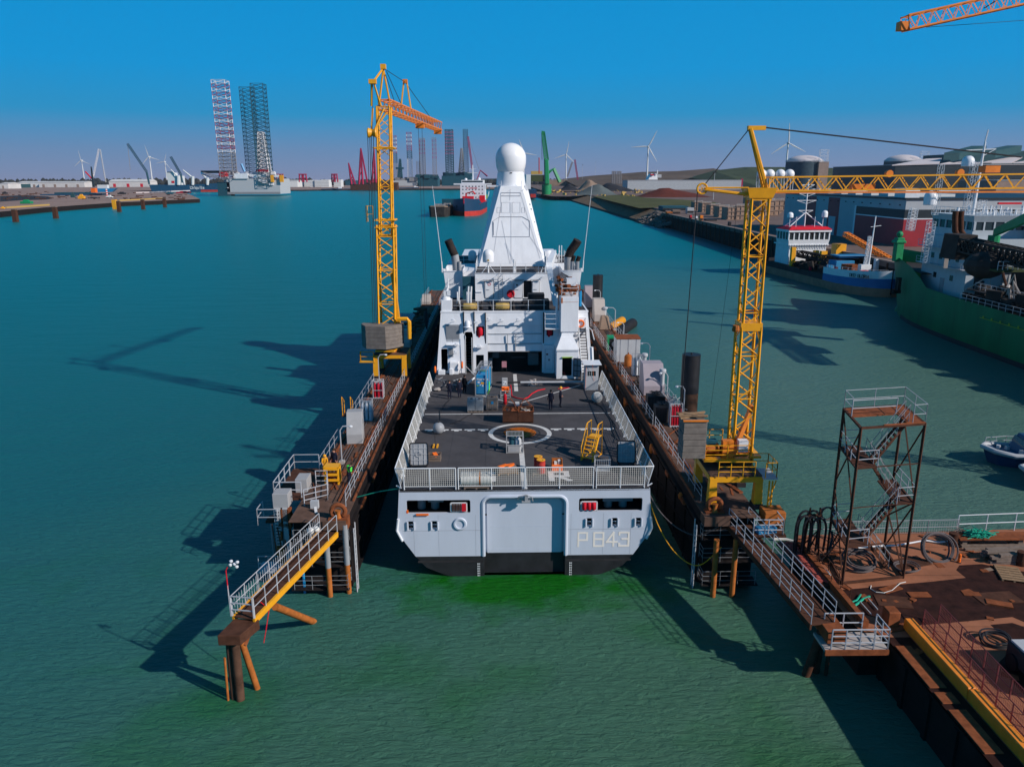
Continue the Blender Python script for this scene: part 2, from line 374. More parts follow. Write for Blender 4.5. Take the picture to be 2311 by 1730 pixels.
# ------------------------------------------------------------ water
def water_mat():
 M=bpy.data.materials.new('water');M.use_nodes=True;n=M.node_tree;b=n.nodes['Principled BSDF'];A=n.nodes.new;K=n.links.new
 g=A('ShaderNodeNewGeometry');s=A('ShaderNodeSeparateXYZ');K(g.outputs['Position'],s.inputs[0])
 nz=A('ShaderNodeTexNoise');nz.inputs['Scale'].default_value=.028;nz.inputs['Detail'].default_value=4;K(g.outputs['Position'],nz.inputs['Vector'])
 ad=A('ShaderNodeMath');ad.operation='MULTIPLY_ADD';K(nz.outputs[0],ad.inputs[0]);ad.inputs[1].default_value=26;K(s.outputs['Y'],ad.inputs[2])
 # colour over the basin: silty green by the quay, clear teal-blue towards the open dock
 xs=A('ShaderNodeMath');xs.operation='MULTIPLY_ADD';xs.inputs[1].default_value=-.95;K(s.outputs['X'],xs.inputs[0]);K(ad.outputs[0],xs.inputs[2])
 lg=A('ShaderNodeMath');lg.operation='MAXIMUM';lg.inputs[1].default_value=1;K(xs.outputs[0],lg.inputs[0])
 l2=A('ShaderNodeMath');l2.operation='LOGARITHM';l2.inputs[1].default_value=10;K(lg.outputs[0],l2.inputs[0])
 mr=A('ShaderNodeMapRange');mr.inputs[1].default_value=1.3;mr.inputs[2].default_value=3.1;K(l2.outputs[0],mr.inputs[0])
 r=A('ShaderNodeValToRGB');K(mr.outputs[0],r.inputs[0]);e=r.color_ramp.elements
 for i,(p,c) in enumerate([(0,(.068,.138,.080)),(.22,(.050,.140,.096)),(.40,(.012,.118,.130)),(.65,(.0,.138,.158)),(1,(.0,.180,.200))]):
  el=e[i] if i < 2 else e.new(p);el.position=p;el.color=(*c,1)
 # vivid green patches laid over the near water and an oval below the stern
 n2=A('ShaderNodeTexNoise');n2.inputs['Scale'].default_value=.11;n2.inputs['Detail'].default_value=3;K(g.outputs['Position'],n2.inputs['Vector'])
 m1=A('ShaderNodeMapRange');m1.inputs[1].default_value=.50;m1.inputs[2].default_value=.68;K(n2.outputs[0],m1.inputs[0])
 m2=A('ShaderNodeMapRange');m2.inputs[1].default_value=52;m2.inputs[2].default_value=40;K(s.outputs['Y'],m2.inputs[0])
 dst=A('ShaderNodeVectorMath');dst.operation='DISTANCE';dst.inputs[1].default_value=(1.1,43.9,0)
 sc=A('ShaderNodeVectorMath');sc.operation='MULTIPLY';sc.inputs[1].default_value=(.38,1,1);K(g.outputs['Position'],sc.inputs[0]);dst.inputs[1].default_value=(.42,44.2,0);K(sc.outputs[0],dst.inputs[0])
 m3=A('ShaderNodeMapRange');m3.inputs[1].default_value=4.3;m3.inputs[2].default_value=1.4;nd=A('ShaderNodeTexNoise');nd.inputs['Scale'].default_value=.45;nd.inputs['Detail'].default_value=5;K(g.outputs['Position'],nd.inputs['Vector']);na=A('ShaderNodeMath');na.operation='MULTIPLY_ADD';na.inputs[1].default_value=5.5;K(nd.outputs[0],na.inputs[0]);ns=A('ShaderNodeMath');ns.operation='SUBTRACT';ns.inputs[1].default_value=2.75;K(dst.outputs['Value'],na.inputs[2]);K(na.outputs[0],ns.inputs[0]);K(ns.outputs[0],m3.inputs[0])
 mu=A('ShaderNodeMath');mu.operation='MULTIPLY';K(m1.outputs[0],mu.inputs[0]);K(m2.outputs[0],mu.inputs[1])
 mu2=A('ShaderNodeMath');mu2.operation='MULTIPLY';K(mu.outputs[0],mu2.inputs[0]);mu2.inputs[1].default_value=.55
 mxx=A('ShaderNodeMath');mxx.operation='MAXIMUM';K(mu2.outputs[0],mxx.inputs[0]);K(m3.outputs[0],mxx.inputs[1])
 c2=A('ShaderNodeMix');c2.data_type='RGBA';K(mxx.outputs[0],c2.inputs[0]);K(r.outputs[0],c2.inputs[6]);c2.inputs[7].default_value=(.006,.105,.008,1)
 mx1=A('ShaderNodeMapRange');mx1.inputs[1].default_value=8;mx1.inputs[2].default_value=34;K(s.outputs['X'],mx1.inputs[0])
 mx2=A('ShaderNodeMapRange');mx2.inputs[1].default_value=260;mx2.inputs[2].default_value=90;K(s.outputs['Y'],mx2.inputs[0])
 mx3=A('ShaderNodeMath');mx3.operation='MULTIPLY';K(mx1.outputs[0],mx3.inputs[0]);K(mx2.outputs[0],mx3.inputs[1])
 c3_=A('ShaderNodeMix');c3_.data_type='RGBA';K(mx3.outputs[0],c3_.inputs[0]);K(c2.outputs[2],c3_.inputs[6]);c3_.inputs[7].default_value=(.080,.160,.130,1)
 K(c3_.outputs[2],b.inputs['Base Color']);b.inputs['Roughness'].default_value=.3;b.inputs['IOR'].default_value=1.33;b.inputs['Specular IOR Level'].default_value=.13
 mp=A('ShaderNodeMapping');mp.inputs[2].default_value=(0,0,radians(18));mp.inputs[3].default_value=(.55,1.5,1);K(g.outputs['Position'],mp.inputs[0])
 w1=A('ShaderNodeTexNoise');w1.inputs['Scale'].default_value=2.1;w1.inputs['Detail'].default_value=7;w1.inputs['Roughness'].default_value=.62;w1.inputs['Distortion'].default_value=.5;K(mp.outputs[0],w1.inputs['Vector'])
 w2=A('ShaderNodeTexNoise');w2.inputs['Scale'].default_value=.16;w2.inputs['Detail'].default_value=3;K(mp.outputs[0],w2.inputs['Vector'])
 aa=A('ShaderNodeMath');aa.operation='MULTIPLY_ADD';aa.inputs[1].default_value=1.6;K(w2.outputs[0],aa.inputs[0]);K(w1.outputs[0],aa.inputs[2])
 bp=A('ShaderNodeBump');bp.inputs[0].default_value=1.;bp.inputs[1].default_value=.22;K(aa.outputs[0],bp.inputs['Height']);K(bp.outputs[0],b.inputs['Normal'])
 return M
M_['water']=water_mat()
MB().quad((-9000,-200,0),(9000,-200,0),(9000,12000,0),(-9000,12000,0)).build('water','water',kind='structure')
# ------------------------------------------------------------ the grey patrol ship, stern towards us (own axes: x right, y forward)
SX,SY,SR=1.14,45.6,.0096
ship=thing('patrol_ship','light grey naval patrol ship with white mast dome, stern towards the camera, pennant number P843','ship',(SX,SY,0),SR,local=True)
_RS=Matrix.Rotation(-SR,3,'Z')
def SL(x,y,yl):   # photograph point on the ship's cross plane at yl
 r=_RS @ ray(x,y);e=_RS @ (EYE-Vector((SX,SY,0)));return e + r*((yl-e.y)/r.y)
def SP(x,y,z):    # photograph point on a ship level z
 r=_RS @ ray(x,y);e=_RS @ (EYE-Vector((SX,SY,0)));return e + r*((z-e.z)/r.z)
def hs(d,w,wl,kz):  # half section: deck half width, knuckle, waterline
 return [(0,-1.2),(wl*.55,-1.0),(wl*.86,-.35),(wl,.15 if kz < 1 else .5),(w*.995,3.4),(d,6.1)]
st=[(0.15,8.05,8.2,None),(12,8.0,8.1,7.3),(35,8.0,8.1,7.7),(75,7.9,7.9,7.2),(92,6.9,6.4,4.6),(103,4.2,3.2,1.6),(110,.6,.25,.1)]
secs=[];lows=[]
for y,d,w,wl in st:
 if wl is None:h=[(0,1.45),(3.5,1.45),(7.12,1.45),(7.75,2.4),(8.25,3.3),(d,6.1)];lo=[(0,-.5),(3.1,-.35),(5.2,.1),(6.45,.65),(7.1,1.45)]
 else:h=[(0,1.45),(wl*.5,1.45),(wl+.1,1.45),(w-.15,2.4),(w,3.4),(d,6.1)];lo=[(0,-1.5),(wl*.5,-1.5),(wl*.85,-1.2),(wl,0),(wl+.1,1.45)]
 top=6.1 if y < 70 else 6.1+(y-70)*.05;h[-1]=(d,top)
 secs.append([(-x,y,z) for x,z in reversed(h[2:])]+[(x,y,z) for x,z in h[2:]]);lows.append([(-x,y,z) for x,z in reversed(lo)]+[(x,y,z) for x,z in lo[1:]])
secs=[[p for i,p in enumerate(q)] for q in secs]
hull=MB();hull.loft([q[:4] for q in secs],caps=False);hull.loft([q[4:] for q in secs],caps=False)
hull_o=hull.build('hull','hull_grey',ship,smooth=True)
MB().loft(lows,caps=False).build('boot_topping','hull_black',ship,smooth=True)
# transom with slipway notch, mooring ports, fairleads
F0=lambda x,z:(x,-.004*(6-z)*0,z);F1=lambda x,z:(x,.16,z)
def arc(cx,cz,r,a0,a1,n=6):return [(cx+r*cos(radians(a0+(a1-a0)*i/n)),cz+r*sin(radians(a0+(a1-a0)*i/n))) for i in range(n+1)]
out_=[(-7.12,1.45),(-2.66,1.45)]+arc(-2.16,5.12,.5,180,90)+arc(2.16,5.12,.5,90,0)+[(2.66,1.45),(7.12,1.45),(7.75,2.4),(8.25,3.3),(8.2,4.1),(8.05,6.1),(-8.05,6.1),(-8.2,4.1),(-8.25,3.3),(-7.75,2.4)]
portL,portR=rrect(-7.6,-3.5,4.52,5.42),rrect(3.5,7.6,4.55,5.45)
fl=[(-7.64,3.37),(-6.11,3.37),(3.91,3.47),(5.56,3.47),(7.1,3.47)]
holes=[portL,portR]+[rrect(x,x+.54,z,z+.6,.05,2) for x,z in fl]+[circ(-4.19,3.76,.3)]
MB().plate(out_,holes,F0,F1).build('transom','hull_grey',ship)
b=MB()
for s in (-1,1):b.ext([(s*7.12,1.45),(s*2.66,1.45),(s*2.66,-.6),(s*5.2,.1),(s*6.45,.65)],F0,lambda x,z:(x,.16,z))
b.quad((-2.66,.45,1.45),(2.66,.45,1.45),(2.66,.45,-.8),(-2.66,.45,-.8));b.quad((-2.66,.16,1.45),(-2.66,.45,1.45),(-2.66,.45,-.8),(-2.66,.16,-.8));b.quad((2.66,.16,1.45),(2.66,.45,1.45),(2.66,.45,-.8),(2.66,.16,-.8))
b.box(-2.66,2.66,.1,.44,-.8,.0);b.build('transom_boot_topping','hull_black',ship)
sd_=MB();sd_.ext([(-2.45,1.46)]+arc(-2.25,5.0,.2,180,90,3)+arc(2.25,5.0,.2,90,0,3)+[(2.45,1.46)],lambda x,z:(x,.42,z),lambda x,z:(x,.5,z))
sd_.box(-2.66,2.66,.52,.58,1.46,5.62);sd_.box(-2.3,2.3,.37,.42,5.22,5.30)
for z in (1.75,1.66,3.35):sd_.box(-2.4,2.4,.412,.42,z,z+.02)
sdo=sd_.build('stern_door','hull_grey',ship)
b=MB();nt_=[(-2.66,1.45)]+arc(-2.16,5.12,.5,180,90)+arc(2.16,5.12,.5,90,0)+[(2.66,1.45)]
for p,q in zip(nt_[:-1],nt_[1:]):b.quad((p[0],.1,p[1]),(q[0],.1,q[1]),(q[0],.56,q[1]),(p[0],.56,p[1]))
b.path([(x*1.012,.03,z) for x,z in nt_],.13,8);b.build('door_rim','hull_grey',ship,smooth=True)
b=MB()
for x,z in fl:
 b.box(x-.02,x+.56,.16,.55,z-.03,z-.01);
 for k in (0,.43):b.tube((x+.06+k,-.06,z+.02),(x+.06+k,-.06,z+.58),.065,8)
 for k in (0.04,.3,.56):b.box(x+.1,x+.44,.1,.16,z+k-.02,z+k+.03)
 b.nx()
b.build('fairlead_roller','hull_grey',ship,smooth=True)
b=MB();b.lathe((-4.19,0,3.76),[(.46,-.02),(.40,-.1),(.30,-.1),(.24,.1),(.24,.5)],20,ax=1);b.build('hawse_pipe','hull_grey',ship,smooth=True)
MB().box(-8.0,8.0,.5,6.5,4.1,4.2).box(-8,8,6.5,6.6,1.4,6.0).box(-2.8,-2.7,.3,6.5,1.4,6.0).box(2.7,2.8,.3,6.5,1.4,6.0).box(-7.4,-7.1,.16,6,2,4.1).build('mooring_deck','dark_metal',ship)
for x,n_ in ((-4.75,4),(3.65,3)):
 r_=MB();r_.box(x-.05,x+1.05,.0,.06,4.58,4.64).box(x-.05,x+1.05,.0,.06,5.18,5.24).box(x-.05,x+.02,.0,.06,4.58,5.24).box(x+.98,x+1.05,.0,.06,4.58,5.24).box(x-.02,x+1.02,.06,.1,4.62,5.2);ro=r_.build('port_rack','white_paint',ship)
 if n_==3:
  q=MB()
  for k in range(3):q.lathe((x+.2+k*.3,-.02,4.66),[(.1,0),(.14,.05),(.14,.45),(.1,.5)],10)
  q.build('red_canister','red',ro,smooth=True)
 else:
  q=MB()
  for k in range(6):q.tube((x+.1+k*.1,-.04,4.66),(x+.1+k*.1,-.04,5.16),.035,6)
  q.build('hose_bundle','rust_dark',ro);MB().box(x+.7,x+.96,-.1,.0,4.66,5.16).build('red_canister','red',ro)
b=MB()
for x in (-6.8,-5.9,5.6,6.6):b.lathe((x,1.6,4.2),[(.28,0),(.28,.6),(.38,.62),(.38,.75)],12)
b.box(5.2,7.2,1.2,1.3,4.7,4.95);b.box(-6.3,-5.3,.9,1.3,4.9,5.1);b.build('mooring_bollard','locker_grey',ship,smooth=True,loose=True)
MB().box(-7.62,-7.5,-.02,.1,4.54,4.72).box(-7.0,-6.2,-.12,.02,4.4,4.5).build('port_buoy','orange',ship,loose=True)
b=MB()
for s in (-1,1):b.path([(s*8.16,-.05,4.15),(s*8.28,-.05,3.35),(s*7.95,-.05,2.6)],.085,8)
b.build('corner_fender','white_paint',ship,smooth=True,loose=True)
b=MB();letters(b,'P',(3.5,-.004,2.08),(1,0,0),(0,0,1),.95,.125);letters(b,'843',(4.53,-.004,2.08),(1,0,0),(0,0,1),.95,.125)
b.v=[Vector((v.x if v.x < 4.3 else 4.53+(v.x-4.53)*1.06,v.y,v.z)) for v in b.v];b.build('pennant_number','pennant_paint',ship)
b=MB()
for x in (-3.1,2.95):
 b.nx()
 for k in range(6):z=-.02+k*.17;b.box(x,x+.05,-.012,-.004,z,z+.11);b.box(x+.05,x+.16,-.012,-.004,z+.04,z+.07);b.box(x+.13,x+.16,-.012,-.004,z,z+.11)
b.build('draught_marks','white_paint',ship)
b=MB();b.path([(-.5,-.2,5.55),(-.35,-.3,5.75),(.1,-.3,5.85),(.45,-.3,5.7),(.5,-.25,5.4)],.04).box(-.2,.35,-.35,-.05,5.32,5.42).box(0,.2,-.3,0,5.4,5.75).build('stern_light','grey_metal',ship)
b=MB();b.box(-7.9,-2.8,-.006,0,3.28,3.3).box(2.8,7.9,-.006,0,3.28,3.3)
for x in (-7.2,-5.6,-3.2,3.0,5.1,6.9):b.box(x,x+.012,-.005,0,1.5,4.4)
b.build('weld_seam','panel_line',ship);MB().box(-7.0,-2.72,-.006,0,1.0,1.16).nx().box(2.72,7.0,-.006,0,1.0,1.16).build('scum_line','dark_metal',ship)
# flight deck
MB().prism([(-8.02,-.0),(8.02,0),(8.0,31),(-8.0,31)],5.98,6.10).build('flight_deck','deck_grey',ship)
k=MB();Z=6.104
def strip(x0,y0,x1,y1,w):
 d=Vector((x1-x0,y1-y0)).normalized();n=Vector((-d.y,d.x))*w/2
 k.quad((x0+n.x,y0+n.y,Z),(x1+n.x,y1+n.y,Z),(x1-n.x,y1-n.y,Z),(x0-n.x,y0-n.y,Z))
strip(0,.1,0,8.6,.36);strip(0,13.9,0,14.5,.36);strip(0,17.2,0,20,.36);strip(0,23.5,0,30,.36)
ring=lambda r0,r1:[k.quad((r0*cos(a),11.2+r0*sin(a),Z),(r0*cos(b_),11.2+r0*sin(b_),Z),(r1*cos(b_),11.2+r1*sin(b_),Z),(r1*cos(a),11.2+r1*sin(a),Z)) for a,b_ in [(2*pi*i/48,2*pi*(i+1)/48) for i in range(48)]]
ring(2.12,2.48);strip(-7.9,16.4,7.8,16.4,.16);strip(.3,19.6,6.2,25.5,.14);strip(-.3,19.6,-3.2,22,.14)
for s in (-1,1):
 for i in range(5):x=s*(2.9+i*1.05);k.quad((x-.42,12.05,Z),(x+.42,12.05,Z),(x+.42,12.35,Z),(x-.42,12.35,Z));k.quad((x-.17,11.82,Z),(x+.17,11.82,Z),(x+.17,12.05,Z),(x-.17,12.05,Z))
k.build('landing_marking','marking_white',ship)
k=MB();letters(k,'G',(-2.9,1.5,Z),(1,0,0),(0,1,0),1.5,.2);k.nx();letters(k,'R',(1.85,1.5,Z),(1,0,0),(0,1,0),1.5,.2);k.v=[v if v.x < 0 else Vector((1.85+(v.x-1.85)*1.25,v.y,v.z)) for v in k.v];k.build('deck_letters','marking_white',ship)
g=MB();g.prism(circ(0,11.3,1.28,32),Z,Z+.01).build('harpoon_grid_pan','rust_dark',ship)
g=MB()
for i in range(-13,14):
 x=i*.095;L=math.sqrt(1.25**2-x*x);g.box(x-.018,x+.018,11.3-L,11.3+L,Z+.012,Z+.05)
for i in range(-6,7):
 y=i*.2;L=math.sqrt(1.25**2-y*y);g.box(-L,L,11.3+y-.015,11.3+y+.015,Z+.01,Z+.03)
g.build('harpoon_grid','crane_orange',ship)
g=MB()
for i in range(40):a=2*pi*i/40;a2=a+2*pi/40;g.quad((1.5*cos(a),11.3+1.5*sin(a),Z-.001),(1.5*cos(a2),11.3+1.5*sin(a2),Z-.001),(1.62*cos(a2),11.3+1.62*sin(a2),Z-.001),(1.62*cos(a),11.3+1.62*sin(a),Z-.001))
random.seed(3)
for i in range(60):
 x,y=random.uniform(-7.5,7.5),random.uniform(.5,29)
 if abs(x) > .4 and math.hypot(x,y-11.2) > 2.8:g.prism(circ(x,y,.035,6),Z-.002,Z+.001)
for x in (-5.2,-2.6,2.6,5.2):g.box(x-.01,x+.01,.2,29,Z-.004,Z-.001)
g.build('lashing_point','dark_metal',ship)
# netted safety rails: one mesh of net and one frame for each side
def net(mb,A,B,h0,h1,step=.125,r=.011):
 A,B=Vector(A),Vector(B);L=(B-A).length;n=max(1,int(L/step));U=Vector((0,0,1)) if not isinstance(h1,Vector) else None
 off0,off1=(Vector((0,0,h0)),Vector((0,0,h1))) if U else (Vector((0,0,0)),h1)
 for i in range(n+1):p=A.lerp(B,i/n);mb.tube(p+off0,p+off1,r,3)
 hh=(off1-off0).length;m_=max(1,int(hh/step))
 for j in range(m_+1):o=off0.lerp(off1,j/m_);mb.tube(A+o,B+o,r,3)
nb,fb=MB(),MB()
for x0,x1 in ((-7.72,-4.42),(-4.25,.0),(.06,4.4),(4.6,7.7)):
 n_=2;ps=[x0+(x1-x0)*i/n_ for i in range(n_+1)]
 for x in ps:fb.tube((x,.12,6.1),(x,.12,7.55),.035,6);fb.tube((x,.12,6.1),(x,.35,6.1),.05,4)
 fb.tube((x0,.12,7.55),(x1,.12,7.55),.04,6);fb.tube((x0,.12,6.32),(x1,.12,6.32),.025,4)
 net(nb,(x0,.12,6.1),(x1,.12,6.1),.25,1.43,.13,.012)
fo=fb.build('stern_rail_frame','white_paint',ship,smooth=True);nb.build('stern_net','net_cream',fo)
for s in (-1,1):
 nb,fb=MB(),MB();ys=[.4+i*1.95 for i in range(14)]
 for i,y in enumerate(ys):
  lean=s*.35;fb.tube((s*7.95,y,6.1),(s*7.95+lean,y,7.45),.035,5);fb.tube((s*7.95,y,6.1),(s*7.95+s*.3,y+.0,6.3),.05,4)
 fb.tube((s*8.3,ys[0],7.45),(s*8.3,ys[-1],7.45),.04,5);fb.tube((s*8.04,ys[0],6.45),(s*8.04,ys[-1],6.45),.025,4);fb.tube((s*8.3,.4,7.45),(s*7.72,.12,7.55),.035,5)
 net(nb,(s*7.98,ys[0],6.25),(s*7.98,ys[-1],6.25),0,Vector((s*.31,0,1.2)),.15,.010)
 fo=fb.build('side_rail_frame','white_paint',ship,smooth=True);nb.build('side_net','net_cream',fo)
# hangar house
def face_y(z):return 30.6+(z-6.1)*.10
HF0=lambda x,z:(x,face_y(z),z);HF1=lambda x,z:(x,face_y(z)+.12,z)
HT=12.35
out_=[(-8.0,6.1),(-5.1,6.1),(-5.1,10.05)]+[(-5.0,10.3),(-4.35,10.3),(-4.25,10.05)]+[(-4.25,6.1),(-3.95,6.1),(-3.95,7.95),(-3.15,7.95),(-3.15,6.1),(-2.75,6.1),(-2.75,10.95),(2.8,10.95),(2.8,6.1),(8.0,6.1),(7.45,HT),(-7.45,HT)]
MB().plate(out_,[rrect(-3.9,-3.1,9.85,10.85),rrect(3.25,3.95,9.85,10.85),rrect(-7.5,-6.85,6.3,8.6)],HF0,HF1).build('hangar_wall','ship_white',ship)
b=MB()
for s in (-1,1):b.loft([[(s*8.0,30.7,6.1),(s*7.45,31.2,HT)],[(s*8.0,75,6.1),(s*7.45,74,HT)]],caps=False)
b.quad((-7.45,31.2,HT-.02),(-4.45,31.2,HT-.02),(-4.45,43,HT-.02),(-7.45,43,HT-.02));b.build('house_side','ship_white',ship)
MB().box(-7.42,7.42,31.35,75,HT-.1,HT-.0).build('hangar_roof','deck_grey',ship)
MB().box(-7.5,7.5,31.18,31.4,HT-.12,HT+.05).box(7.3,7.45,31.4,42,HT,HT+.06).box(-7.45,-7.3,31.4,42,HT,HT+.06).build('roof_coaming','ship_white',ship)
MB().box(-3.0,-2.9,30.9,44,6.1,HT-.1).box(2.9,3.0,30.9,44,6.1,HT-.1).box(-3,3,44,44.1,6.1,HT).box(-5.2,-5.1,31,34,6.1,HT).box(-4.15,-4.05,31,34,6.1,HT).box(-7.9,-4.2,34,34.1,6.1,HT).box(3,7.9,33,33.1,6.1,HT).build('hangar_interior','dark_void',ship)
b=MB()   # rolled hangar door, four slats seen above the opening
for i,(z0,z1) in enumerate(((8.28,9.04),(9.07,10.04),(10.07,10.93))):b.hexa([(-2.75,face_y(z0)+.22,z0),(2.8,face_y(z0)+.22,z0),(2.8,face_y(z0)+.34,z0),(-2.75,face_y(z0)+.34,z0),(-2.75,face_y(z1)+.16,z1),(2.8,face_y(z1)+.16,z1),(2.8,face_y(z1)+.34,z1),(-2.75,face_y(z1)+.34,z1)])
hd=b.build('hangar_door','ship_white',ship)
b=MB()
for z in (8.26,9.05,10.05):b.box(-2.75,2.8,face_y(z)+.1,face_y(z)+.2,z-.03,z+.03)
for x in (-.75,0.05):b.box(x,x+.06,face_y(8.3)+.1,face_y(8.3)+.2,8.3,10.0)
b.build('door_stiffener','grey_metal',hd)
b=MB();b.box(-2.3,-1.6,34,34.6,6.9,8.0).box(-.3,1.2,33.6,33.7,7.0,7.05).box(1.5,2.6,34,36,6.1,7.4).box(-2.7,-2.3,32.5,34,6.1,7.2);b.build('hangar_equipment','locker_grey',ship,loose=True)
b=MB()   # doors and louvres on the aft face
for x0,x1,z0,z1 in ((-6.95,-5.65,9.2,11.0),(-6.72,-6.3,7.8,8.6)):
 y=face_y((z0+z1)/2)-.05;b.box(x0-.05,x1+.05,y,y+.12,z0-.05,z1+.05)
 for i in range(int((z1-z0)/.09)):z=z0+i*.09;b.box(x0,x1,y-.03,y,z,z+.05)
 b.box((x0+x1)/2-.015,(x0+x1)/2+.015,y-.04,y,z0,z1)
b.build('louvre','grey_metal',ship)
b=MB();b.box(2.95,4.05,30.35,31.3,6.1,9.0).build('door_pillar','ship_white',ship);pb=MB();pb.box(3.2,3.4,30.32,30.35,8.0,8.15).build('warning_plate','dark_red',ship)
b=MB();b.path([(3.1,30.32,6.5),(3.1,30.32,8.6),(3.9,30.32,8.6),(3.9,30.32,6.5)],.02,4,True);b.box(3.4,3.6,30.3,30.34,7.4,7.6);b.build('door_frame','grey_metal',ship)
for x,z,dz in ((-3.5,9.9,.85),(3.6,9.9,.85)):
 b=MB();y=face_y(10.3)
 b.lathe((x,y+.02,z),[(.18,0),(.27,.15),(.27,.6),(.2,.8),(.05,.86)],10);b.lathe((x-.1,y-.02,z-.15),[(.1,0),(.14,.2),(.1,.4)],8);b.build('red_cover','red',ship,smooth=True)
b=MB();b.box(-6.6,-5.75,30.1,30.8,6.1,7.3);b.box(-6.65,-6.3,29.9,30.3,6.1,6.7);b.box(-7.8,-7.1,29.9,30.7,6.1,6.5);b.build('deck_locker','ship_white',ship,bevel=.02,loose=True)
b=MB()  # stair inside the recess
for i in range(16):z=6.3+i*.25;b.box(-5.0,-4.35,31.0+i*.17,31.2+i*.17,z,z+.04)
b.box(-5.05,-5.0,30.9,31.0,6.1,10);b.build('recess_stair','far_teal_steel',ship)
rb=MB();rb.tube((-5.0,30.3,6.1),(-5.0,30.6,10.0),.03).tube((-4.35,30.3,6.1),(-4.35,30.6,9.8),.03).tube((-5.0,30.3,6.9),(-3.9,29.0,6.1),.03).build('stair_handrail','white_paint',ship)
# vent cowl, floodlights, brackets on the hangar face
b=MB();b.lathe((-4.75,30.7,10.85),[(.42,0),(.42,.05),(.28,.06),(.27,.55),(.2,.65),(.05,.7)],14);b.build('vent_cowl','ship_white',ship,smooth=True)
random.seed(5)
for x,z in ((-6.2,11.4),(-3.9,11.3),(-2.6,11.5),(-1.3,11.4),(1.6,11.5),(.4,11.45),(-5.9,9.0),(-3.6,8.8),(-6.0,8.2)):
 b=MB();y=face_y(z);b.tube((x,y,z),(x,y-.45,z+.08),.03,5).box(x-.18,x+.18,y-.62,y-.4,z,z+.16).box(x-.1,x+.1,y-.06,y,z-.1,z+.2);b.build('floodlight','ship_white',ship)
b=MB();b.box(-6.95,-5.6,30.55,31.0,9.02,9.06).box(-4.05,-3.2,30.4,30.9,8.75,8.8).build('face_shelf','ship_white',ship)
# lifebuoys
def buoy(x,y,z,R_=.36,ax=1,mk='red'):
 b=MB();pts=[(R_*.8*cos(2*pi*i/20),R_*.8*sin(2*pi*i/20)) for i in range(20)]
 b.path([(x+p,y,z+q) if ax==1 else (x,y+p,z+q) for p,q in pts],.085,8,True);return b.build('lifebuoy',mk,ship,smooth=True)
buoy(-5.35,30.0,7.1,.36,0,'orange');buoy(-8.0,28.9,6.9,.36,0,'orange');buoy(6.7,30.9,11.1,.42,1,'orange');lb=buoy(-.27,37.95,13.15,.45);
MB().lathe((-.27,37.97,13.15),[(.26,0),(.26,.02)],12,ax=1).build('buoy_cover','red',lb)
# rolled raft canisters and rails on the hangar roof edge
for x0 in (-5.27,-1.98):
 b=MB();b.lathe((x0,31.65,12.82),[(.1,0),(.26,.04),(.34,.14),(.34,.8),(.345,.82),(.34,.84),(.34,1.36),(.26,1.46),(.1,1.5)],18,ax=0);rc=b.build('raft_canister','ochre',ship,smooth=True)
 MB().box(x0+.2,x0+.3,31.4,31.95,12.4,12.6).box(x0+1.2,x0+1.3,31.4,31.95,12.4,12.6).box(x0-.03,x0+.0,31.3,32.0,12.4,13.2).build('canister_cradle','dark_metal',rc)
b=MB()
for x in (-7.3,-5.5,-3.7,-2.15,-.35,1.4,3.0):b.tube((x,31.3,HT),(x,31.3,HT+1.15),.03,5)
for z in (.6,1.15):b.tube((-6.2,31.3,HT+z),(3.2,31.3,HT+z),.014,4)
b.build('roof_rail','white_paint',ship)
b=MB()
for x in (-5.75,-3.35,-2.5,-.1,.8):b.lathe((x,32.4,HT),[(.16,0),(.2,.3),(.1,.6),(.05,.9)],8)
b.box(.9,3.6,32.2,34,HT,HT+.9);b.box(1.5,3.2,34,35.5,HT,HT+1.3);b.build('roof_fitting','dark_metal',ship,loose=True)
b=MB();b.box(-7.42,-6.35,31.3,32.5,HT,HT+1.15);cb=b.build('gun_pedestal','ship_white',ship)
b=MB();b.lathe((-6.95,31.9,HT+1.15),[(.5,0),(.45,.2),(.25,.35),(.3,.5)],12).box(-7.15,-6.9,31.6,32.1,HT+1.5,HT+2.0).box(-6.8,-6.5,31.6,32.1,HT+1.55,HT+2.05).tube((-7.0,31.9,HT+1.7),(-6.7,33,HT+2.4),.06).build('director','white_paint',cb,smooth=True)
b=MB()
for x in (-5.9,-4.9,-4.6):b.tube((x,34,HT),(x,34,HT+1.6),.08,6);b.tube((x,36,HT),(x+.1,36,HT+1.9),.1,6)
b.build('roof_post','white_paint',ship,loose=True)
# second house with the mast deck
YB=38.1;BT=15.3
bh=MB();o_=[(-4.15,HT),(4.2,HT),(4.2,BT),(-4.15,BT)]
bh.plate(o_,[rrect(1.15,2.05,HT+.35,HT+2.2)],lambda x,z:(x,YB+(z-HT)*.08,z),lambda x,z:(x,YB+(z-HT)*.08+.1,z))
bh.quad((-4.15,YB,HT),(-4.15,YB+.24,BT),(-4.15,58,BT),(-4.15,58,HT));bh.quad((4.2,YB,HT),(4.2,YB+.24,BT),(4.2,58,BT),(4.2,58,HT));bo=bh.build('upper_house','ship_white',ship)
MB().box(-4.15,4.2,YB+.24,60,BT-.08,BT).build('mast_deck','deck_grey',ship);MB().box(-4.2,4.25,YB+.2,YB+1.2,BT,BT+.03).build('deck_edge','pale_grey',ship)
MB().box(1.0,2.2,YB+.5,YB+.6,HT,BT-.1).build('doorway_back','dark_metal',bo)
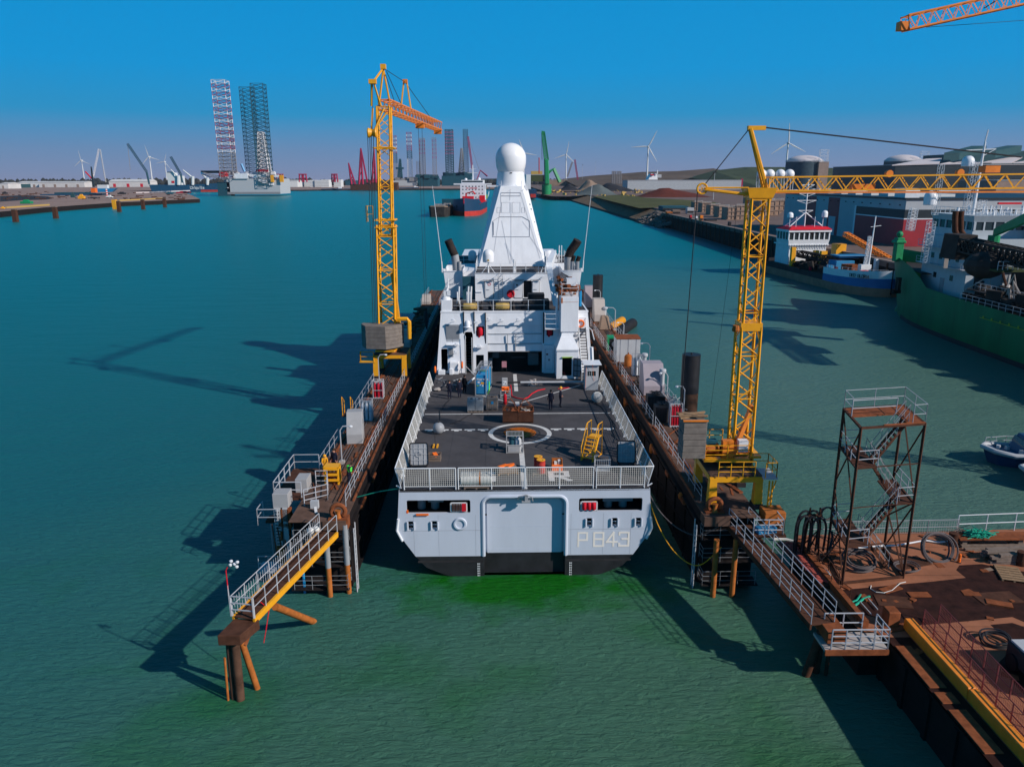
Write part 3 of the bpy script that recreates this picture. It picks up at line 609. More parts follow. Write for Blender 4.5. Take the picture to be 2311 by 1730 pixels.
def hatch(x0,x1,z0,z1,y,par,open_=0):
 b=MB();b.ext(rrect(x0,x1,z0,z1,.12),lambda x,z:(x,y-.06,z),lambda x,z:(x,y+.05,z));h=b.build('hatch_door','ship_white',par)
 f=MB();f.path([(x,y-.05,z) for x,z in rrect(x0-.06,x1+.06,z0-.06,z1+.06,.16)],.035,4,True);f.box(x0-.3,x1+.2,y-.28,y,z1+.16,z1+.2);f.tube((x0+.12,y-.1,(z0+z1)/2),(x0+.45,y-.1,(z0+z1)/2),.025,4)
 f.build('door_frame','grey_metal',h);return h
h1=hatch(-3.05,-2.2,HT+.35,HT+2.15,YB+.05,bo);hatch(.15,1.0,HT+.35,HT+2.15,YB+.05,bo);hatch(2.15,2.8,HT+.35,HT+2.15,YB+.0,bo)
MB().lathe((.42,YB-.03,HT+1.75),[(.1,0),(.1,.02)],12,ax=1).build('port_light','dark_metal',bo)
b=MB();b.path([(-2.6+.16*cos(t),YB-.02,HT+1.85+.16*sin(t)) for t in [2*pi*i/14 for i in range(14)]],.02,4,True).tube((-2.7,YB-.02,HT+1.75),(-2.5,YB-.02,HT+1.95),.02,4).build('red_sign','red',h1)
b=MB()
for x in (-1.65,-1.15):b.path([(x,YB-.15,HT),(x,YB-.12,BT-.2),(x+.1,YB+.2,BT+.1)],.03,4)
for i in range(10):b.tube((-1.65,YB-.15,HT+.2+i*.28),(-1.15,YB-.15,HT+.2+i*.28),.022,4)
b.build('ladder','grey_metal',ship)
b=MB()
for x,z in ((-3.9,BT-.5),(-1.9,BT-.3),(-.9,BT-.45),(-.2,BT-.4),(.1,BT-.8),(3.3,BT-.3)):b.tube((x,YB+.2,z),(x-.1,YB-.35,z-.05),.05,6);b.box(x-.22,x+.05,YB-.5,YB-.3,z-.15,z+.1)
b.box(-.55,-.15,YB-.15,YB+.05,HT+1.3,HT+1.8).box(-.5,.1,YB-.04,YB,HT+1.0,HT+1.04).box(-4.1,-3.4,YB-.04,YB+.1,HT+1.0,HT+1.04);b.build('wall_fitting','ship_white',ship,loose=True)
b=MB();rail(b,[(-4.1,57,BT),(-4.1,YB+.4,BT),(4.15,YB+.4,BT),(4.15,57,BT)],1.05,2,1.45,.022);b.build('mast_deck_rail','white_paint',ship)
b=MB();b.tube((-2.7,39.0,BT),(-2.7,39.0,16.6),.09,8)
for dx,dy in ((-.75,-.2),(.75,-.2),(0,.7)):b.tube((-2.7+dx,39.0+dy,BT),(-2.7,39.0,16.3),.04,5)
ts=b.build('dome_tripod','white_paint',ship);dome_=dome(MB(),(-2.7,39.0,16.5),.62,1.4,22).build('satellite_dome','dome_white',ship,smooth=True)
MB().add([(-2.85,38.36,16.68),(-2.55,38.36,16.68),(-2.7,38.36,16.92)],[(0,1,2)]).build('warning_triangle','ochre',dome_)
b=MB();b.path([(3.6,39.3,BT),(3.55,39.3,17.6)],.1,8).path([(3.1,39.3,BT),(3.55,39.3,16.7),(4.1,39.3,BT)],.05).tube((.15,38.9,BT),(.15,38.9,BT+1.5),.09).tube((.3,38.9,BT),(.3,38.9,BT+1.3),.05).build('deck_post','white_paint',ship)
# pyramid mast
MZ0,MZ1=BT-.02,24.55
def mast_sec(z,y0,y1,a,c):  # a half width of aft face, c half width of body
 return [(-a,y0,z),(a,y0,z),(c,y0+(c-a)*1.1,z),(c,y1-(c-a)*1.1,z),(a,y1,z),(-a,y1,z),(-c,y1-(c-a)*1.1,z),(-c,y0+(c-a)*1.1,z)]
MB().loft([mast_sec(MZ0,45.6,56,3.9,4.15),mast_sec(MZ1-.05,49.2,53.4,1.25,1.95)],closed=True).build('mast','ship_white',ship)
MP,MN=Vector((0,45.6,MZ0)),Vector((0,-(MZ1-MZ0),3.6)).normalized()
def mast_pt(px,py,off=.03):
 x,y=px/4.358+980,py/4.358+310;r=_RS @ ray(x,y);e=_RS @ (EYE-Vector((SX,SY,0)));return e + r*((MP-e).dot(MN)/r.dot(MN)) + MN*off
b=MB()
for pl,cl in (([(575,978),(575,826),(642,782),(868,782),(938,822),(938,978)],1),([(585,965),(585,832)],0),([(658,545),(848,545),(848,576),(658,576)],1)):
 b.path([mast_pt(*p) for p in pl],.028,4,bool(cl))
for pl in ([(750,515),(655,582),(658,650)],[(750,515),(745,620)],[(898,508),(850,530)],[(868,825),(930,910)],[(945,980),(1070,1165)],[(757,640),(757,1240)],[(850,545),(1040,1190)],[(660,650),(590,1120)],[(665,820),(745,1240)]):b.path([mast_pt(*p) for p in pl],.014,3)
b.build('mast_frame_line','panel_line',ship)
b=MB()
for x0,y0,x1,y1 in ((664,640,745,742),(768,640,845,742),(618,690,655,742),(862,690,888,742)):b.path([mast_pt(*p,.012) for p in ((x0,y0),(x1,y0),(x1,y1),(x0,y1))],.014,3,True)
b.build('mast_panel','panel_line',ship)
b=MB()
for px,py in ((942,662),(954,708),(988,838),(1009,922),(1021,962),(1038,1024)):
 p=mast_pt(px,py,0);b.box(p.x-.05,p.x+.06,p.y+.35,p.y+.9,p.z-.1,p.z+.1)
b.build('mast_port','dark_metal',ship,loose=True)
b=MB();b.lathe((0,51.3,MZ1-.1),[(1.83,0),(1.8,.1),(1.62,1.62),(1.5,1.66)],36).build('dome_collar','ship_white',ship,smooth=True)
b=MB();b.lathe((0,51.3,27.72),[(1.52,-1.62),(1.60,-1.5),(1.76,-1.0),(1.84,-.5)]+[(max(1.86*cos(a),1e-6),1.80*sin(a)) for a in [radians(90*i/12) for i in range(13)]],40);b.build('radome','dome_white',ship,smooth=True)
MB().box(-.12,.12,49.62,49.75,25.95,26.07).build('collar_hatch','dark_metal',ship)
b=MB();b.box(-2.9,-1.6,49.5,51.5,24.4,24.55).box(1.6,2.0,49.4,51,24.0,24.5).tube((-2.6,50,24.4),(-2.9,50,22.6),.05).tube((-1.2,49.2,24.5),(-1.2,49.2,25.1),.03).tube((1.25,49.2,24.5),(1.25,49.2,25.1),.03).build('mast_yard','ship_white',ship,loose=True)
# side platforms round the mast
b=MB()
for s in (-1,1):b.box(s*4.2 if s > 0 else -7.3,7.3 if s > 0 else -4.2,50,60,HT+.1,15.2)
b.box(-7.9,-7.3,50,60,14.9,15.2).box(7.3,7.9,50,60,14.9,15.2);b.build('bridge_house','ship_white',ship,loose=True)
MB().box(-7.3,-4.2,50.1,60,15.21,15.24).box(4.2,7.3,50.1,60,15.21,15.24).build('bridge_roof','deck_grey',ship,loose=True)
dome(MB(),(4.75,50.6,15.3),.52,1.45).build('satellite_dome','dome_white',ship,smooth=True);dome(MB(),(-4.9,52.6,15.3),.52,1.3).build('satellite_dome','dome_white',ship,smooth=True)
b=MB();rail(b,[(4.6,50.2,15.2),(7.2,50.2,15.2),(7.2,58,15.2)],.9,2,1.3,.02);rail(b,[(-4.6,50.2,15.2),(-7.2,50.2,15.2),(-7.2,58,15.2)],.9,2,1.3,.02)
for x in (6.0,6.3,-6.9):b.tube((x,50.8,15.2),(x,50.8,17.3),.05,5)
b.tube((5.4,50.8,15.2),(6.1,50.8,16.6),.04).box(5.3,5.8,50.6,51,15.2,15.6);b.build('bridge_rail','white_paint',ship)
# funnels
for s in (-1,1):
 b=MB();xo,xi=s*7.75,s*5.62;t=.08;y0,y1,zt=40.6,47.0,15.35
 for (a,c) in (((xo,y0),(xi,y0)),((xi,y0),(xi,y1)),((xi,y1),(xo,y1)),((xo,y1),(xo,y0))):
  A=Vector((*a,HT));B=Vector((*c,HT));k_=lambda v:Vector((v.x-s*.35 if abs(v.x) > 7 else v.x,v.y,v.z));T1,T2=Vector((*a,zt)),Vector((*c,zt));mid=Vector(((xo+xi)/2,(y0+y1)/2,0))
  A,B=k_(A),k_(B);b.quad(A,B,T2,T1);ins=lambda v:v+(mid-Vector((v.x,v.y,0))).normalized()*.12
  b.quad(ins(T1),ins(T2),ins(Vector((B.x,B.y,HT+.3))),ins(Vector((A.x,A.y,HT+.3))));b.quad(T1,T2,ins(T2),ins(T1))
 b.box(min(xo,xi),max(xo,xi),y0-.05,y0+.05,zt-.06,zt+.04)
 fn=b.build('funnel_casing','ship_white',ship);MB().box(min(xo,xi)+.2,max(xo,xi)-.2,y0+.2,y1-.2,HT+1.6,HT+1.7).build('casing_floor','soot',fn)
 q=MB();random.seed(4)
 for i in range(9):x=s*random.uniform(5.95,7.4);y=random.uniform(41,42.6);q.box(x-.15,x+.15,y,y+.3,HT+1.7,HT+2.0+random.random()*.5)
 q.build('casing_pipework','rust',fn)
def stack(name,pts,r,n=12):
 b=MB();b.path(pts,r,n);o=b.build(name,['grey_metal','soot'],ship,smooth=True)
 zs=[v.co.z for v in o.data.vertices];zt=min(zs)+(max(zs)-min(zs))*.52
 for p in o.data.polygons:p.material_index=1 if p.center.z > zt or p.center.z > 17 else 0
stack('exhaust_pipe',[(-6.35,43,14),(-6.45,43.0,15.8),(-6.6,43.0,16.9),(-7.05,43,17.9),(-7.3,42.9,18.6)],.46);stack('exhaust_pipe',[(-6.0,42.6,14),(-6.05,42.6,16.2)],.2)
stack('exhaust_pipe',[(6.5,43.4,14),(6.5,43.4,16.6),(6.75,43.4,17.3),(7.3,43.2,18.1),(7.5,43.1,18.5)],.5)
stack('exhaust_pipe',[(6.75,41.6,14),(6.8,41.6,16.3),(6.95,41.5,16.9)],.24);stack('exhaust_pipe',[(7.3,41.6,14),(7.35,41.6,16.3),(7.55,41.5,16.8)],.24)
for s in (-1,1):b=MB();b.tube((s*7.9,40.8,15.3),(s*7.95,40.8,16.4),.07,6).tube((s*7.95,40.8,16.4),(s*8.75,41,24.6),.045,5,.02).box(s*7.8-.15,s*7.8+.15,40.6,41,15.2,15.6);b.build('whip_antenna','white_paint',ship)
b=MB();b.tube((-7.3,38,HT),(-7.1,38.6,14.8),.16,6,.05);b.tube((-5.5,39,HT),(-5.5,39,13.9),.06);b.build('antenna_mast','white_paint',ship)
MB().box(-5.6,-4.15,43,50,HT,15.1).box(4.2,5.6,46,50,HT,15.1).build('side_house','ship_white',ship,loose=True)
b=MB();b.box(-5.55,-4.2,38.6,38.7,HT,15.0).build('painted_shade_panel','far_teal_steel',ship)  # flat teal panel across the gap, shade painted into its colour
# starboard crane house
b=MB();b.plate([(4.1,6.1),(6.25,6.1),(6.25,8.95),(4.1,8.95)],[rrect(4.65,5.6,6.4,8.25)],lambda x,z:(x,28.0,z),lambda x,z:(x,28.1,z))
b.box(4.1,4.2,28.1,31,6.1,8.95).box(6.15,6.25,28.1,31,6.1,8.95).box(4.05,6.3,27.9,31,8.95,9.08);ch=b.build('crane_house','ship_white',ship)
MB().box(4.25,6.1,29.2,29.3,6.1,8.9).build('house_back','soot',ch);MB().box(4.6,5.65,27.85,28,8.25,8.33).build('door_lintel','yellow_green',ch)
b=MB();b.ext(rrect(5.72,6.45,6.35,8.25,.1),lambda x,z:(x,27.9-(x-5.72)*.5,z),lambda x,z:(x,27.96-(x-5.72)*.5,z));dd=b.build('open_door','grey_metal',ch)
b=MB()
for x in (5.78,6.1,6.42):b.box(x-.02,x+.02,27.8-(x-5.72)*.5,27.9-(x-5.72)*.5,6.4,8.2)
for z in (6.4,6.95,7.5,8.15):b.hexa([(5.74,27.82,z),(6.44,27.45,z),(6.44,27.52,z),(5.74,27.9,z),(5.74,27.82,z+.05),(6.44,27.45,z+.05),(6.44,27.52,z+.05),(5.74,27.9,z+.05)])
b.build('door_rib','dark_metal',dd)
MB().taper(4.05,6.3,27.95,31,9.09,4.6,5.75,29.0,31,10.25).taper(4.6,5.75,29.0,31,10.25,4.7,6.1,29.2,31,10.7).build('crane_hood','ship_white',ship)
b=MB();b.box(4.52,6.27,29.0,31.2,10.62,14.1);cc=b.build('crane_column','ship_white',ship,bevel=.03)
MB().box(4.6,6.2,28.985,28.999,13.6,13.62).box(4.55,4.7,28.99,29.0,13.5,14.05).build('column_seam','rust_orange',cc)
b=MB();rail(b,[(4.6,31.0,14.1),(4.6,29.1,14.1),(6.25,29.1,14.1),(6.25,31,14.1)],1.3,3,1.7,.03);b.build('crane_rail','white_paint',ship)
b=MB();random.seed(11)
for i in range(34):
 x,y,z=random.uniform(4.3,6.1),random.uniform(29.6,32.5),random.uniform(14.1,14.6+random.random()*1.2);b.obox((x,y,z),random.uniform(.15,.5),random.uniform(.15,.5),random.uniform(.1,.35),random.random()*3)
b.lathe((5.5,31,14.7),[(.35,0),(.35,1.1)],12,ax=0);b.build('crane_winch','rust',ship)
b=MB()
for i in range(16):b.path([(4.2+i*.09,31.5+i*.12,16.2-abs(i-6)*.06),(4.35+i*.09,30.9+i*.1,15.3),(4.5+i*.09,30.5+i*.1,14.4)],.035,4)
b.build('crane_hose','hose_grey',ship)
b=MB();b.hexa([(3.9,30.4,13.0),(4.3,30.4,13.0),(4.3,31.2,13.0),(3.9,31.2,13.0),(3.3,33,16.6),(3.9,33,16.6),(3.9,34,16.6),(3.3,34,16.6)]);b.hexa([(3.3,33,16.2),(3.9,33,16.2),(3.9,33.6,17.0),(3.3,33.6,17.0),(4.4,41,17.0),(4.9,41,17.0),(4.9,41,17.6),(4.4,41,17.6)])
b.tube((4.2,30.2,10.6),(4.2,30.2,14.4),.12,8).box(5.2,6.1,30.5,31.5,15.0,15.7);b.build('crane_arm','ship_white',ship)
b=MB();rail(b,[(3.0,30.0,10.9),(3.0,29.3,10.9),(4.4,29.3,10.9)],1.5,3,1.2,.03);b.box(3.0,4.5,29.3,31,10.82,10.9);b.build('crane_gallery','white_paint',ship)
MB().box(6.3,7.3,31.0,34,9.5,11.75).build('side_locker','ship_white',ship);MB().tube((6.9,34,12.4),(6.9,34,14.0),.2,10).build('gas_cylinder','bright_blue',ship,smooth=True)
b=MB()
for i in range(18):z=6.3+i*.25;b.box(6.5,7.2,26.6+i*.24,26.85+i*.24,z,z+.05)
for x in (6.48,7.22):b.hexa([(x-.03,26.4,6.1),(x+.03,26.4,6.1),(x+.03,26.7,6.1),(x-.03,26.7,6.1),(x-.03,31,10.7),(x+.03,31,10.7),(x+.03,31.3,10.7),(x-.03,31.3,10.7)])
sr=b.build('side_stair','dark_metal',ship);b=MB()
for x in (6.46,7.25):
 b.tube((x,26.5,7.1),(x,31.1,11.75),.03,5)
 for i in range(6):t=i/5;b.tube((x,26.5+4.6*t,6.1+4.65*t),(x,26.5+4.6*t,7.1+4.65*t),.03,5)
b.path([(7.3,30,11),(7.7,29.6,10.7),(7.9,29,9.8)],.04);b.build('stair_rail','white_paint',sr)
b=MB();b.tube((7.55,26.9,6.9),(7.35,26.6,9.6),.17,4).build('davit_post','ship_white',ship)
# forward house, hidden mostly but there
MB().taper(-7.3,7.3,60,72,HT,-6.6,6.6,60,70,15.2).box(-5,5,72,84,6.1,9.5).build('forward_house','ship_white',ship)
MB().prism([(-7.9,74.5),(7.9,74.5),(6.9,92),(4.2,103),(0,109),(-4.2,103),(-6.9,92)],6.05,6.15).build('foredeck','deck_grey',ship)
# ------------------------------------------------------------ people
def person(label,loc,rz,cloth='navy_cloth',helmet=None,vest=None,pose='stand',group=None,h=1.78):
 t=thing('person',label,'person',tuple(loc),rz,group,local=True)
 V={};V['pel']=((0,0,.95),.15,.11);V['sp']=((0,.01,1.13),.145,.10);V['ch']=((0,.01,1.34),.175,.115);V['nk']=((0,0,1.49),.055,.055)
 V['h1']=((0,-.015,1.585),.075,.085);V['h2']=((0,-.01,1.69),.078,.09)
 lean={'bend':.45,'sit':.1}.get(pose,0.)
 E_=[('pel','sp'),('sp','ch'),('ch','nk'),('nk','h1'),('h1','h2')]
 arms={'stand':((.235,.03,1.13),(.25,-.04,.88)),'pockets':((.27,.06,1.13),(.17,-.10,.98)),'point':((.25,-.08,1.16),(.18,-.33,1.22)),'bend':((.22,-.2,1.1),(.2,-.42,1.0)),'walk':((.24,.1,1.14),(.24,.02,.9)),'sit':((.22,-.1,1.12),(.15,-.32,1.05))}[pose]
 legs={'walk':((-.14,-.2),(.1,.22)),'sit':((-.42,-.45),(-.42,-.43))}.get(pose,((-.02,.0),(.0,.05)))
 for s,n in ((-1,'l'),(1,'r')):
  e,w=arms;e=Vector((e[0]*s,e[1]*(1 if s > 0 or pose !='walk' else -1),e[2]));w=Vector((w[0]*s,w[1],w[2]));d=(w-e).normalized()
  V[n+'s']=((.17*s,.01,1.42),.062,.06);V[n+'e']=(e,.047,.047);V[n+'w']=(w,.032,.03);V[n+'p']=(w+d*.07,.038,.02)
  E_ +=[('ch',n+'s'),(n+'s',n+'e'),(n+'e',n+'w'),(n+'w',n+'p')]
  sd2=Vector((0,1,0)) if abs(d.y) < .8 else Vector((1,0,0))
  for i in range(4):V[f'{n}f{i}']=(w+d*(.145+.012*(1.5-abs(i-1.4)))+sd2*(i-1.5)*.021,.009,.009);E_.append((n+'p',f'{n}f{i}'))
  V[n+'t']=(w+d*.10-sd2*.05,.010,.010);E_.append((n+'w',n+'t'))
  kn,an=legs[0 if s < 0 else 1]
  zk,za=(.52,.09) if pose !='sit' else (.93,.5)
  V[n+'h']=((.09*s,0,.87),.095,.095);V[n+'k']=((.10*s,kn-.02,zk),.066,.066);V[n+'a']=((.105*s,an+.03,za),.046,.05);V[n+'o']=((.115*s,an-.13,za-.05),.042,.03)
  E_ +=[('pel',n+'h'),(n+'h',n+'k'),(n+'k',n+'a'),(n+'a',n+'o')]
 if lean:
  for k_,(p,a,b_) in list(V.items()):
   p=Vector(p)
   if p.z > .96:dz=p.z-.95;p=Vector((p.x,p.y-dz*sin(lean),.95+dz*cos(lean)));V[k_]=(p,a,b_)
 ks=list(V);me=bpy.data.meshes.new('body');me.from_pydata([tuple(V[k_][0]) for k_ in ks],[(ks.index(a),ks.index(b_)) for a,b_ in E_],[])
 tmp=bpy.data.objects.new('body',me);C.objects.link(tmp);sk=tmp.modifiers.new('skin','SKIN');sk.use_smooth_shade=True
 for i,k_ in enumerate(ks):me.skin_vertices[0].data[i].radius=tuple(r*(1.22 if r > .05 and k_[0] !='h' else 1.) for r in V[k_][1:]);me.skin_vertices[0].data[i].use_root=(k_=='pel')
 sb=tmp.modifiers.new('sub','SUBSURF');sb.levels=sb.render_levels=1
 dg=bpy.context.evaluated_depsgraph_get();me2=bpy.data.meshes.new_from_object(tmp.evaluated_get(dg));bpy.data.objects.remove(tmp)
 me2.materials.clear()
 for k_ in (cloth,'skin','black_cloth'):me2.materials.append(M_[k_])
 hd=Vector(V['h1'][0]);nk=Vector(V['nk'][0]);ws=[Vector(V[n+'p'][0]) for n in 'lr']
 for p in me2.polygons:
  c=p.center;p.material_index=1 if (c-nk).dot((hd-nk).normalized()) > .0 and (c-hd).length < .25 else 1 if min((c-w).length for w in ws) < .1 else 2 if c.z < (.11 if pose !='sit' else .55) and pose !='sit' else 0
 bo=bpy.data.objects.new('body',me2);C.objects.link(bo);bo.parent=t
 hp=Vector(V['h2'][0]);f=MB();f.add([hd+Vector((-.014,-.085,.0)),hd+Vector((.014,-.085,.0)),hd+Vector((0,-.115,-.005)),hd+Vector((0,-.09,.05))],[(0,1,2),(0,2,3),(1,3,2),(0,3,1)])
 for s in (-1,1):f.box(s*.082-.01,s*.082+.01,hd.y-.01,hd.y+.02,hd.z,hd.z+.055)
 f.build('nose_and_ears','skin',t)
 q=MB()
 if helmet:q.lathe(hp+Vector((0,0,-.02)),[(.15,-.01),(.145,.0),(.125,.01),(.12,.06),(.09,.11),(.001,.135)],14).build('hard_hat',helmet,t,smooth=True)
 else:q.lathe(hp+Vector((0,.015,-.05)),[(.088,-.02),(.098,.03),(.092,.09),(.06,.135),(.001,.148)],12).build('hair','hair',t,smooth=True)
 if vest:MB().lathe((0,.01-(.2*sin(lean)),0),[(.165,1.0),(.178,1.15),(.2,1.3),(.19,1.42),(.09,1.48)],14).build('safety_vest',vest,t,smooth=True)
 t.scale=(h/1.78,)*3
 return t
def dk(x,y,z=6.1):return P(x/3.687+880,y/3.687+820,z)
person('person in dark overalls standing with back to us, leftmost by the port side rail',dk(497,295),radians(175),pose='pockets')
person('person in blue overalls in the middle of the trio left of the blue generator',dk(580,285),radians(200),'navy_cloth')
person('person in black coat nearest the blue generator, at the right of the trio',dk(622,250),radians(150),'black_cloth')
person('person in navy overalls, back to us, left of the yellow-helmeted one',dk(1337,383),radians(185),pose='stand')
person('person in navy overalls with yellow helmet standing on the flight deck',dk(1418,363),radians(80),helmet='safety_yellow',pose='pockets',h=1.85)
# ------------------------------------------------------------ things on the flight deck
def T(name,label,cat,p,rz=0.,group=None):return thing(name,label,cat,tuple(p),rz,group,local=True)
t=T('fender_ball','round grey ball fender on the port side of the flight deck','fender',dk(406,583));MB().sphere((0,0,.46),.46,24,14).build('ball','grey_metal',t,smooth=True);MB().lathe((0,0,.9),[(.08,0),(.08,.06),(.03,.08)],8).build('eye_plug','dark_metal',t)
t=T('fender_ball','pale ball fender wrapped in rope netting beside the white booth','fender',dk(1722,322));bl=MB().sphere((0,0,.47),.46,24,14).build('ball','grey_metal',t,smooth=True)
b=MB()
for i in range(12):a=pi*i/12;b.path([(.475*cos(a)*sin(u),.475*sin(a)*sin(u),.47-.475*cos(u)) for u in [2*pi*k/24 for k in range(24)]],.012,3,True)
for i in range(1,8):u=pi*i/8;b.path([(.475*sin(u)*cos(v),.475*sin(u)*sin(v),.47-.475*cos(u)) for v in [2*pi*k/24 for k in range(24)]],.012,3,True)
b.build('rope_net','rope_white',t)
t=T('equipment_cage','grey steel cage holding a pump and cylinders, in front of the landing circle','cage',dk(1040,745))
b=MB()
for x in (-.6,.6):
 for y in (0,1.0):b.box(x-.035,x+.035,y-.035,y+.035,0,1.35)
for z in (.05,.6,1.32):b.box(-.6,.6,-.03,.03,z-.03,z+.03).box(-.6,.6,.97,1.03,z-.03,z+.03).box(-.63,-.57,0,1,z-.03,z+.03).box(.57,.63,0,1,z-.03,z+.03)
for i in range(12):b.box(-.55+i*.1-.01,-.53+i*.1,0,1.0,1.34,1.355)
b.build('cage_frame','locker_grey',t);MB().lathe((-.2,.5,.1),[(.2,0),(.22,.05),(.22,.9),(.1,1.05)],14).build('pressure_tank','far_teal_steel',t,smooth=True);MB().lathe((.22,.45,.1),[(.24,0),(.26,.05),(.26,.8),(.12,.98)],14).build('pressure_tank','pale_grey',t,smooth=True)
MB().box(-.5,.35,-.045,-.035,.1,.55).build('side_panel','locker_grey',t)
b=MB();letters(b,'P 843',(-.28,-.046,.22),(1,0,0),(0,0,1),.11,.14) if False else b.box(-.3,.1,-.05,-.046,.2,.28);b.build('name_plate','panel_line',t)
for x0,x1,lb,rubble in ((940,1064,'left of the two dark rusty waste skips by the landing circle, full of scrap','dark_metal'),(1072,1190,'right waste skip by the landing circle, rusty red rim with paper and rubbish inside','rope_white')):
 p=dk((x0+x1)/2,498);t=T('waste_skip',lb,'skip',p,group='two rusty waste skips');w=.62
 b=MB();b.taper(-w,w,0,1.15,.12,-w,w,-.12,1.25,1.05);b.f=[f for i,f in enumerate(b.f) if i !=1];o=b.build('tub','rust_dark',t);sol=o.modifiers.new('thick','SOLIDIFY');sol.thickness=.05
 MB().box(-w,-w+.12,.1,1.0,0,.12).nx().box(w-.12,w,.1,1.0,0,.12).build('skid','rust_dark',t)
 b=MB();b.path([(-w,-.14,1.06),(w,-.14,1.06),(w,1.25,1.06),(-w,1.25,1.06)],.045,4,True);b.build('rim','rust' if x0 > 1000 else 'rust_dark',t)
 b=MB();random.seed(x0)
 for i in range(26):b.obox((random.uniform(-.45,.45),random.uniform(.1,1.0),random.uniform(.7,.95)),random.uniform(.1,.5),random.uniform(.05,.3),random.uniform(.03,.15),random.random()*3,random.uniform(-.4,.4),random.uniform(-.4,.4))
 b.build('scrap','rust' if x0 < 1000 else 'old_wood',t)
 b=MB();[b.obox((random.uniform(-.3,.35),random.uniform(.1,.6),1.0),.22,.3,.02,random.random()*3,.3) for _ in range(4)];b.build('scrap_sheet',rubble,t)
 b=MB();ap=(0 if x0 < 1000 else -.1,.6,2.0)
 for x in (-w,w):
  for y in (0,1.2):b.tube((x,y,1.05),ap,.02,4)
 b.build('lifting_chain','rust',t)
MB().lathe(dk(958,345)+Vector((0,.2,.0)),[(.12,0),(.16,.1),(.16,.8),(.1,.95)],10).build('red_canister','red',smooth=True,label='small red canister standing just behind the left waste skip',cat='canister')
def ibc(p,w,label,tone):
 t=T('liquid_tank',label,'tank',p,group='caged plastic liquid tanks');MB().box(-w/2,w/2,.02,1.0,.15,1.08).build('plastic_tank',tone,t,bevel=.06)
 MB().box(-w/2,w/2,0,1.02,0,.05).box(-w/2,-w/2+.12,0,1.02,.05,.13).box(w/2-.12,w/2,0,1.02,.05,.13).box(-.06,.06,0,1.02,.05,.13).build('pallet','old_wood',t)
 b=MB();k=6
 for i in range(k+1):
  x=-w/2+w*i/k;b.tube((x,-.01,.13),(x,-.01,1.12),.011,4).tube((x,1.03,.13),(x,1.03,1.12),.011,4);y=1.02*i/k;b.tube((-w/2-.01,y,.13),(-w/2-.01,y,1.12),.011,4).tube((w/2+.01,y,.13),(w/2+.01,y,1.12),.011,4).tube((x,0,1.12),(x,1.02,1.12),.009,3)
 for z in (.2,.42,.64,.86,1.12):b.path([(-w/2-.01,-.01,z),(w/2+.01,-.01,z),(w/2+.01,1.03,z),(-w/2-.01,1.03,z)],.011,4,True)
 b.build('wire_cage','grey_metal',t);MB().lathe((0,.5,1.08),[(.11,0),(.11,.05)],12).build('filler_cap','dark_metal',t);return t
ibc(dk(678,408),.64,'leftmost caged liquid tank of the pair in front of the generator','ibc_plastic');ibc(dk(743,408),.64,'second caged liquid tank, joined to the leftmost one','ibc_plastic')
t=ibc(dk(850,394),.98,'separate yellowish caged liquid tank with a blue label, right of the pair','sand_pile');MB().box(-.08,.12,-.03,-.022,.62,.85).build('tank_label','bright_blue',t)
# generator in its frame
g0=dk(757,270);t=T('generator','blue power generator in a galvanised frame on the flight deck','generator',g0,-.12);Lg=3.6;w=.5
MB().box(-w+.06,w-.06,.06,Lg-.1,.15,1.95).build('housing','bright_blue',t,bevel=.03)
b=MB()
for x in (-w,w):
 for y in (0,Lg/2,Lg):b.box(x-.035,x+.035,y-.035,y+.035,0,2.45)
 b.box(x-.035,x+.035,0,Lg,2.38,2.45).box(x-.035,x+.035,0,Lg,0,.1)
for i in range(7):y=Lg*i/6;b.box(-w,w,y-.03,y+.03,2.385,2.445)
b.box(-w,w,-.035,.035,.0,.1).build('frame','grey_metal',t)
MB().box(-.3,.3,1.4,1.9,1.96,2.02).build('top_hatch','green_paint',t);MB().box(-.28,.28,.04,.055,.2,1.0).build('control_panel','blue_paint',t)
b=MB();letters(b,'aggreko',(-.36,.045,1.52),(1,0,0),(0,0,1),.19,.16);b.build('lettering','white_paint',t)
MB().box(.0,.3,.04,.05,1.12,1.3).build('yellow_sticker','safety_yellow',t);MB().box(-.3,-.1,.04,.05,1.2,1.35).nx().box(-.1,.0,.04,.05,.98,1.1).nx().box(.1,.25,.04,.05,.9,1.04).build('sticker','white_paint',t);MB().box(-.38,-.15,.04,.05,.9,1.02).build('green_sticker','yellow_green',t)
b=MB();b.path([(.55,.5,.1),(.75,.2,.5),(.7,.6,1.2),(.6,1.0,.9)],.05);b.build('green_cable','lime',t)
t=T('switch_cabinet','small grey switch cabinet standing right of the generator','cabinet',dk(955,208));MB().box(-.27,.27,0,.5,.05,.95).build('housing','locker_grey',t,bevel=.02);MB().box(-.18,.18,-.012,0,.35,.75).build('socket_panel','white_paint',t);MB().lathe((-.08,-.03,.6),[(.05,0),(.05,.02)],8,ax=1).nx().lathe((.08,-.03,.5),[(.05,0),(.05,.02)],8,ax=1).build('socket','dark_metal',t)
t=T('hose_crate','wire crate heaped with bright red hose, beside the grey cabinet','crate',dk(961,290));b=MB()
for z in (.03,.35,.7):b.path([(-.42,0,z),(.42,0,z),(.42,.7,z),(-.42,.7,z)],.025,4,True)
for x in (-.42,0,.42):b.tube((x,0,0),(x,0,.7),.025,4).tube((x,.7,0),(x,.7,.7),.025,4)
b.build('wire_frame','pale_grey',t);b=MB();random.seed(8);pts=[Vector((.36*sin(i*1.3),.35+.28*cos(i*1.7),.55+.015*i+.05*sin(i*2.1))) for i in range(30)];b.path(pts,.05,6);b.build('hose_heap','orange',t,smooth=True)
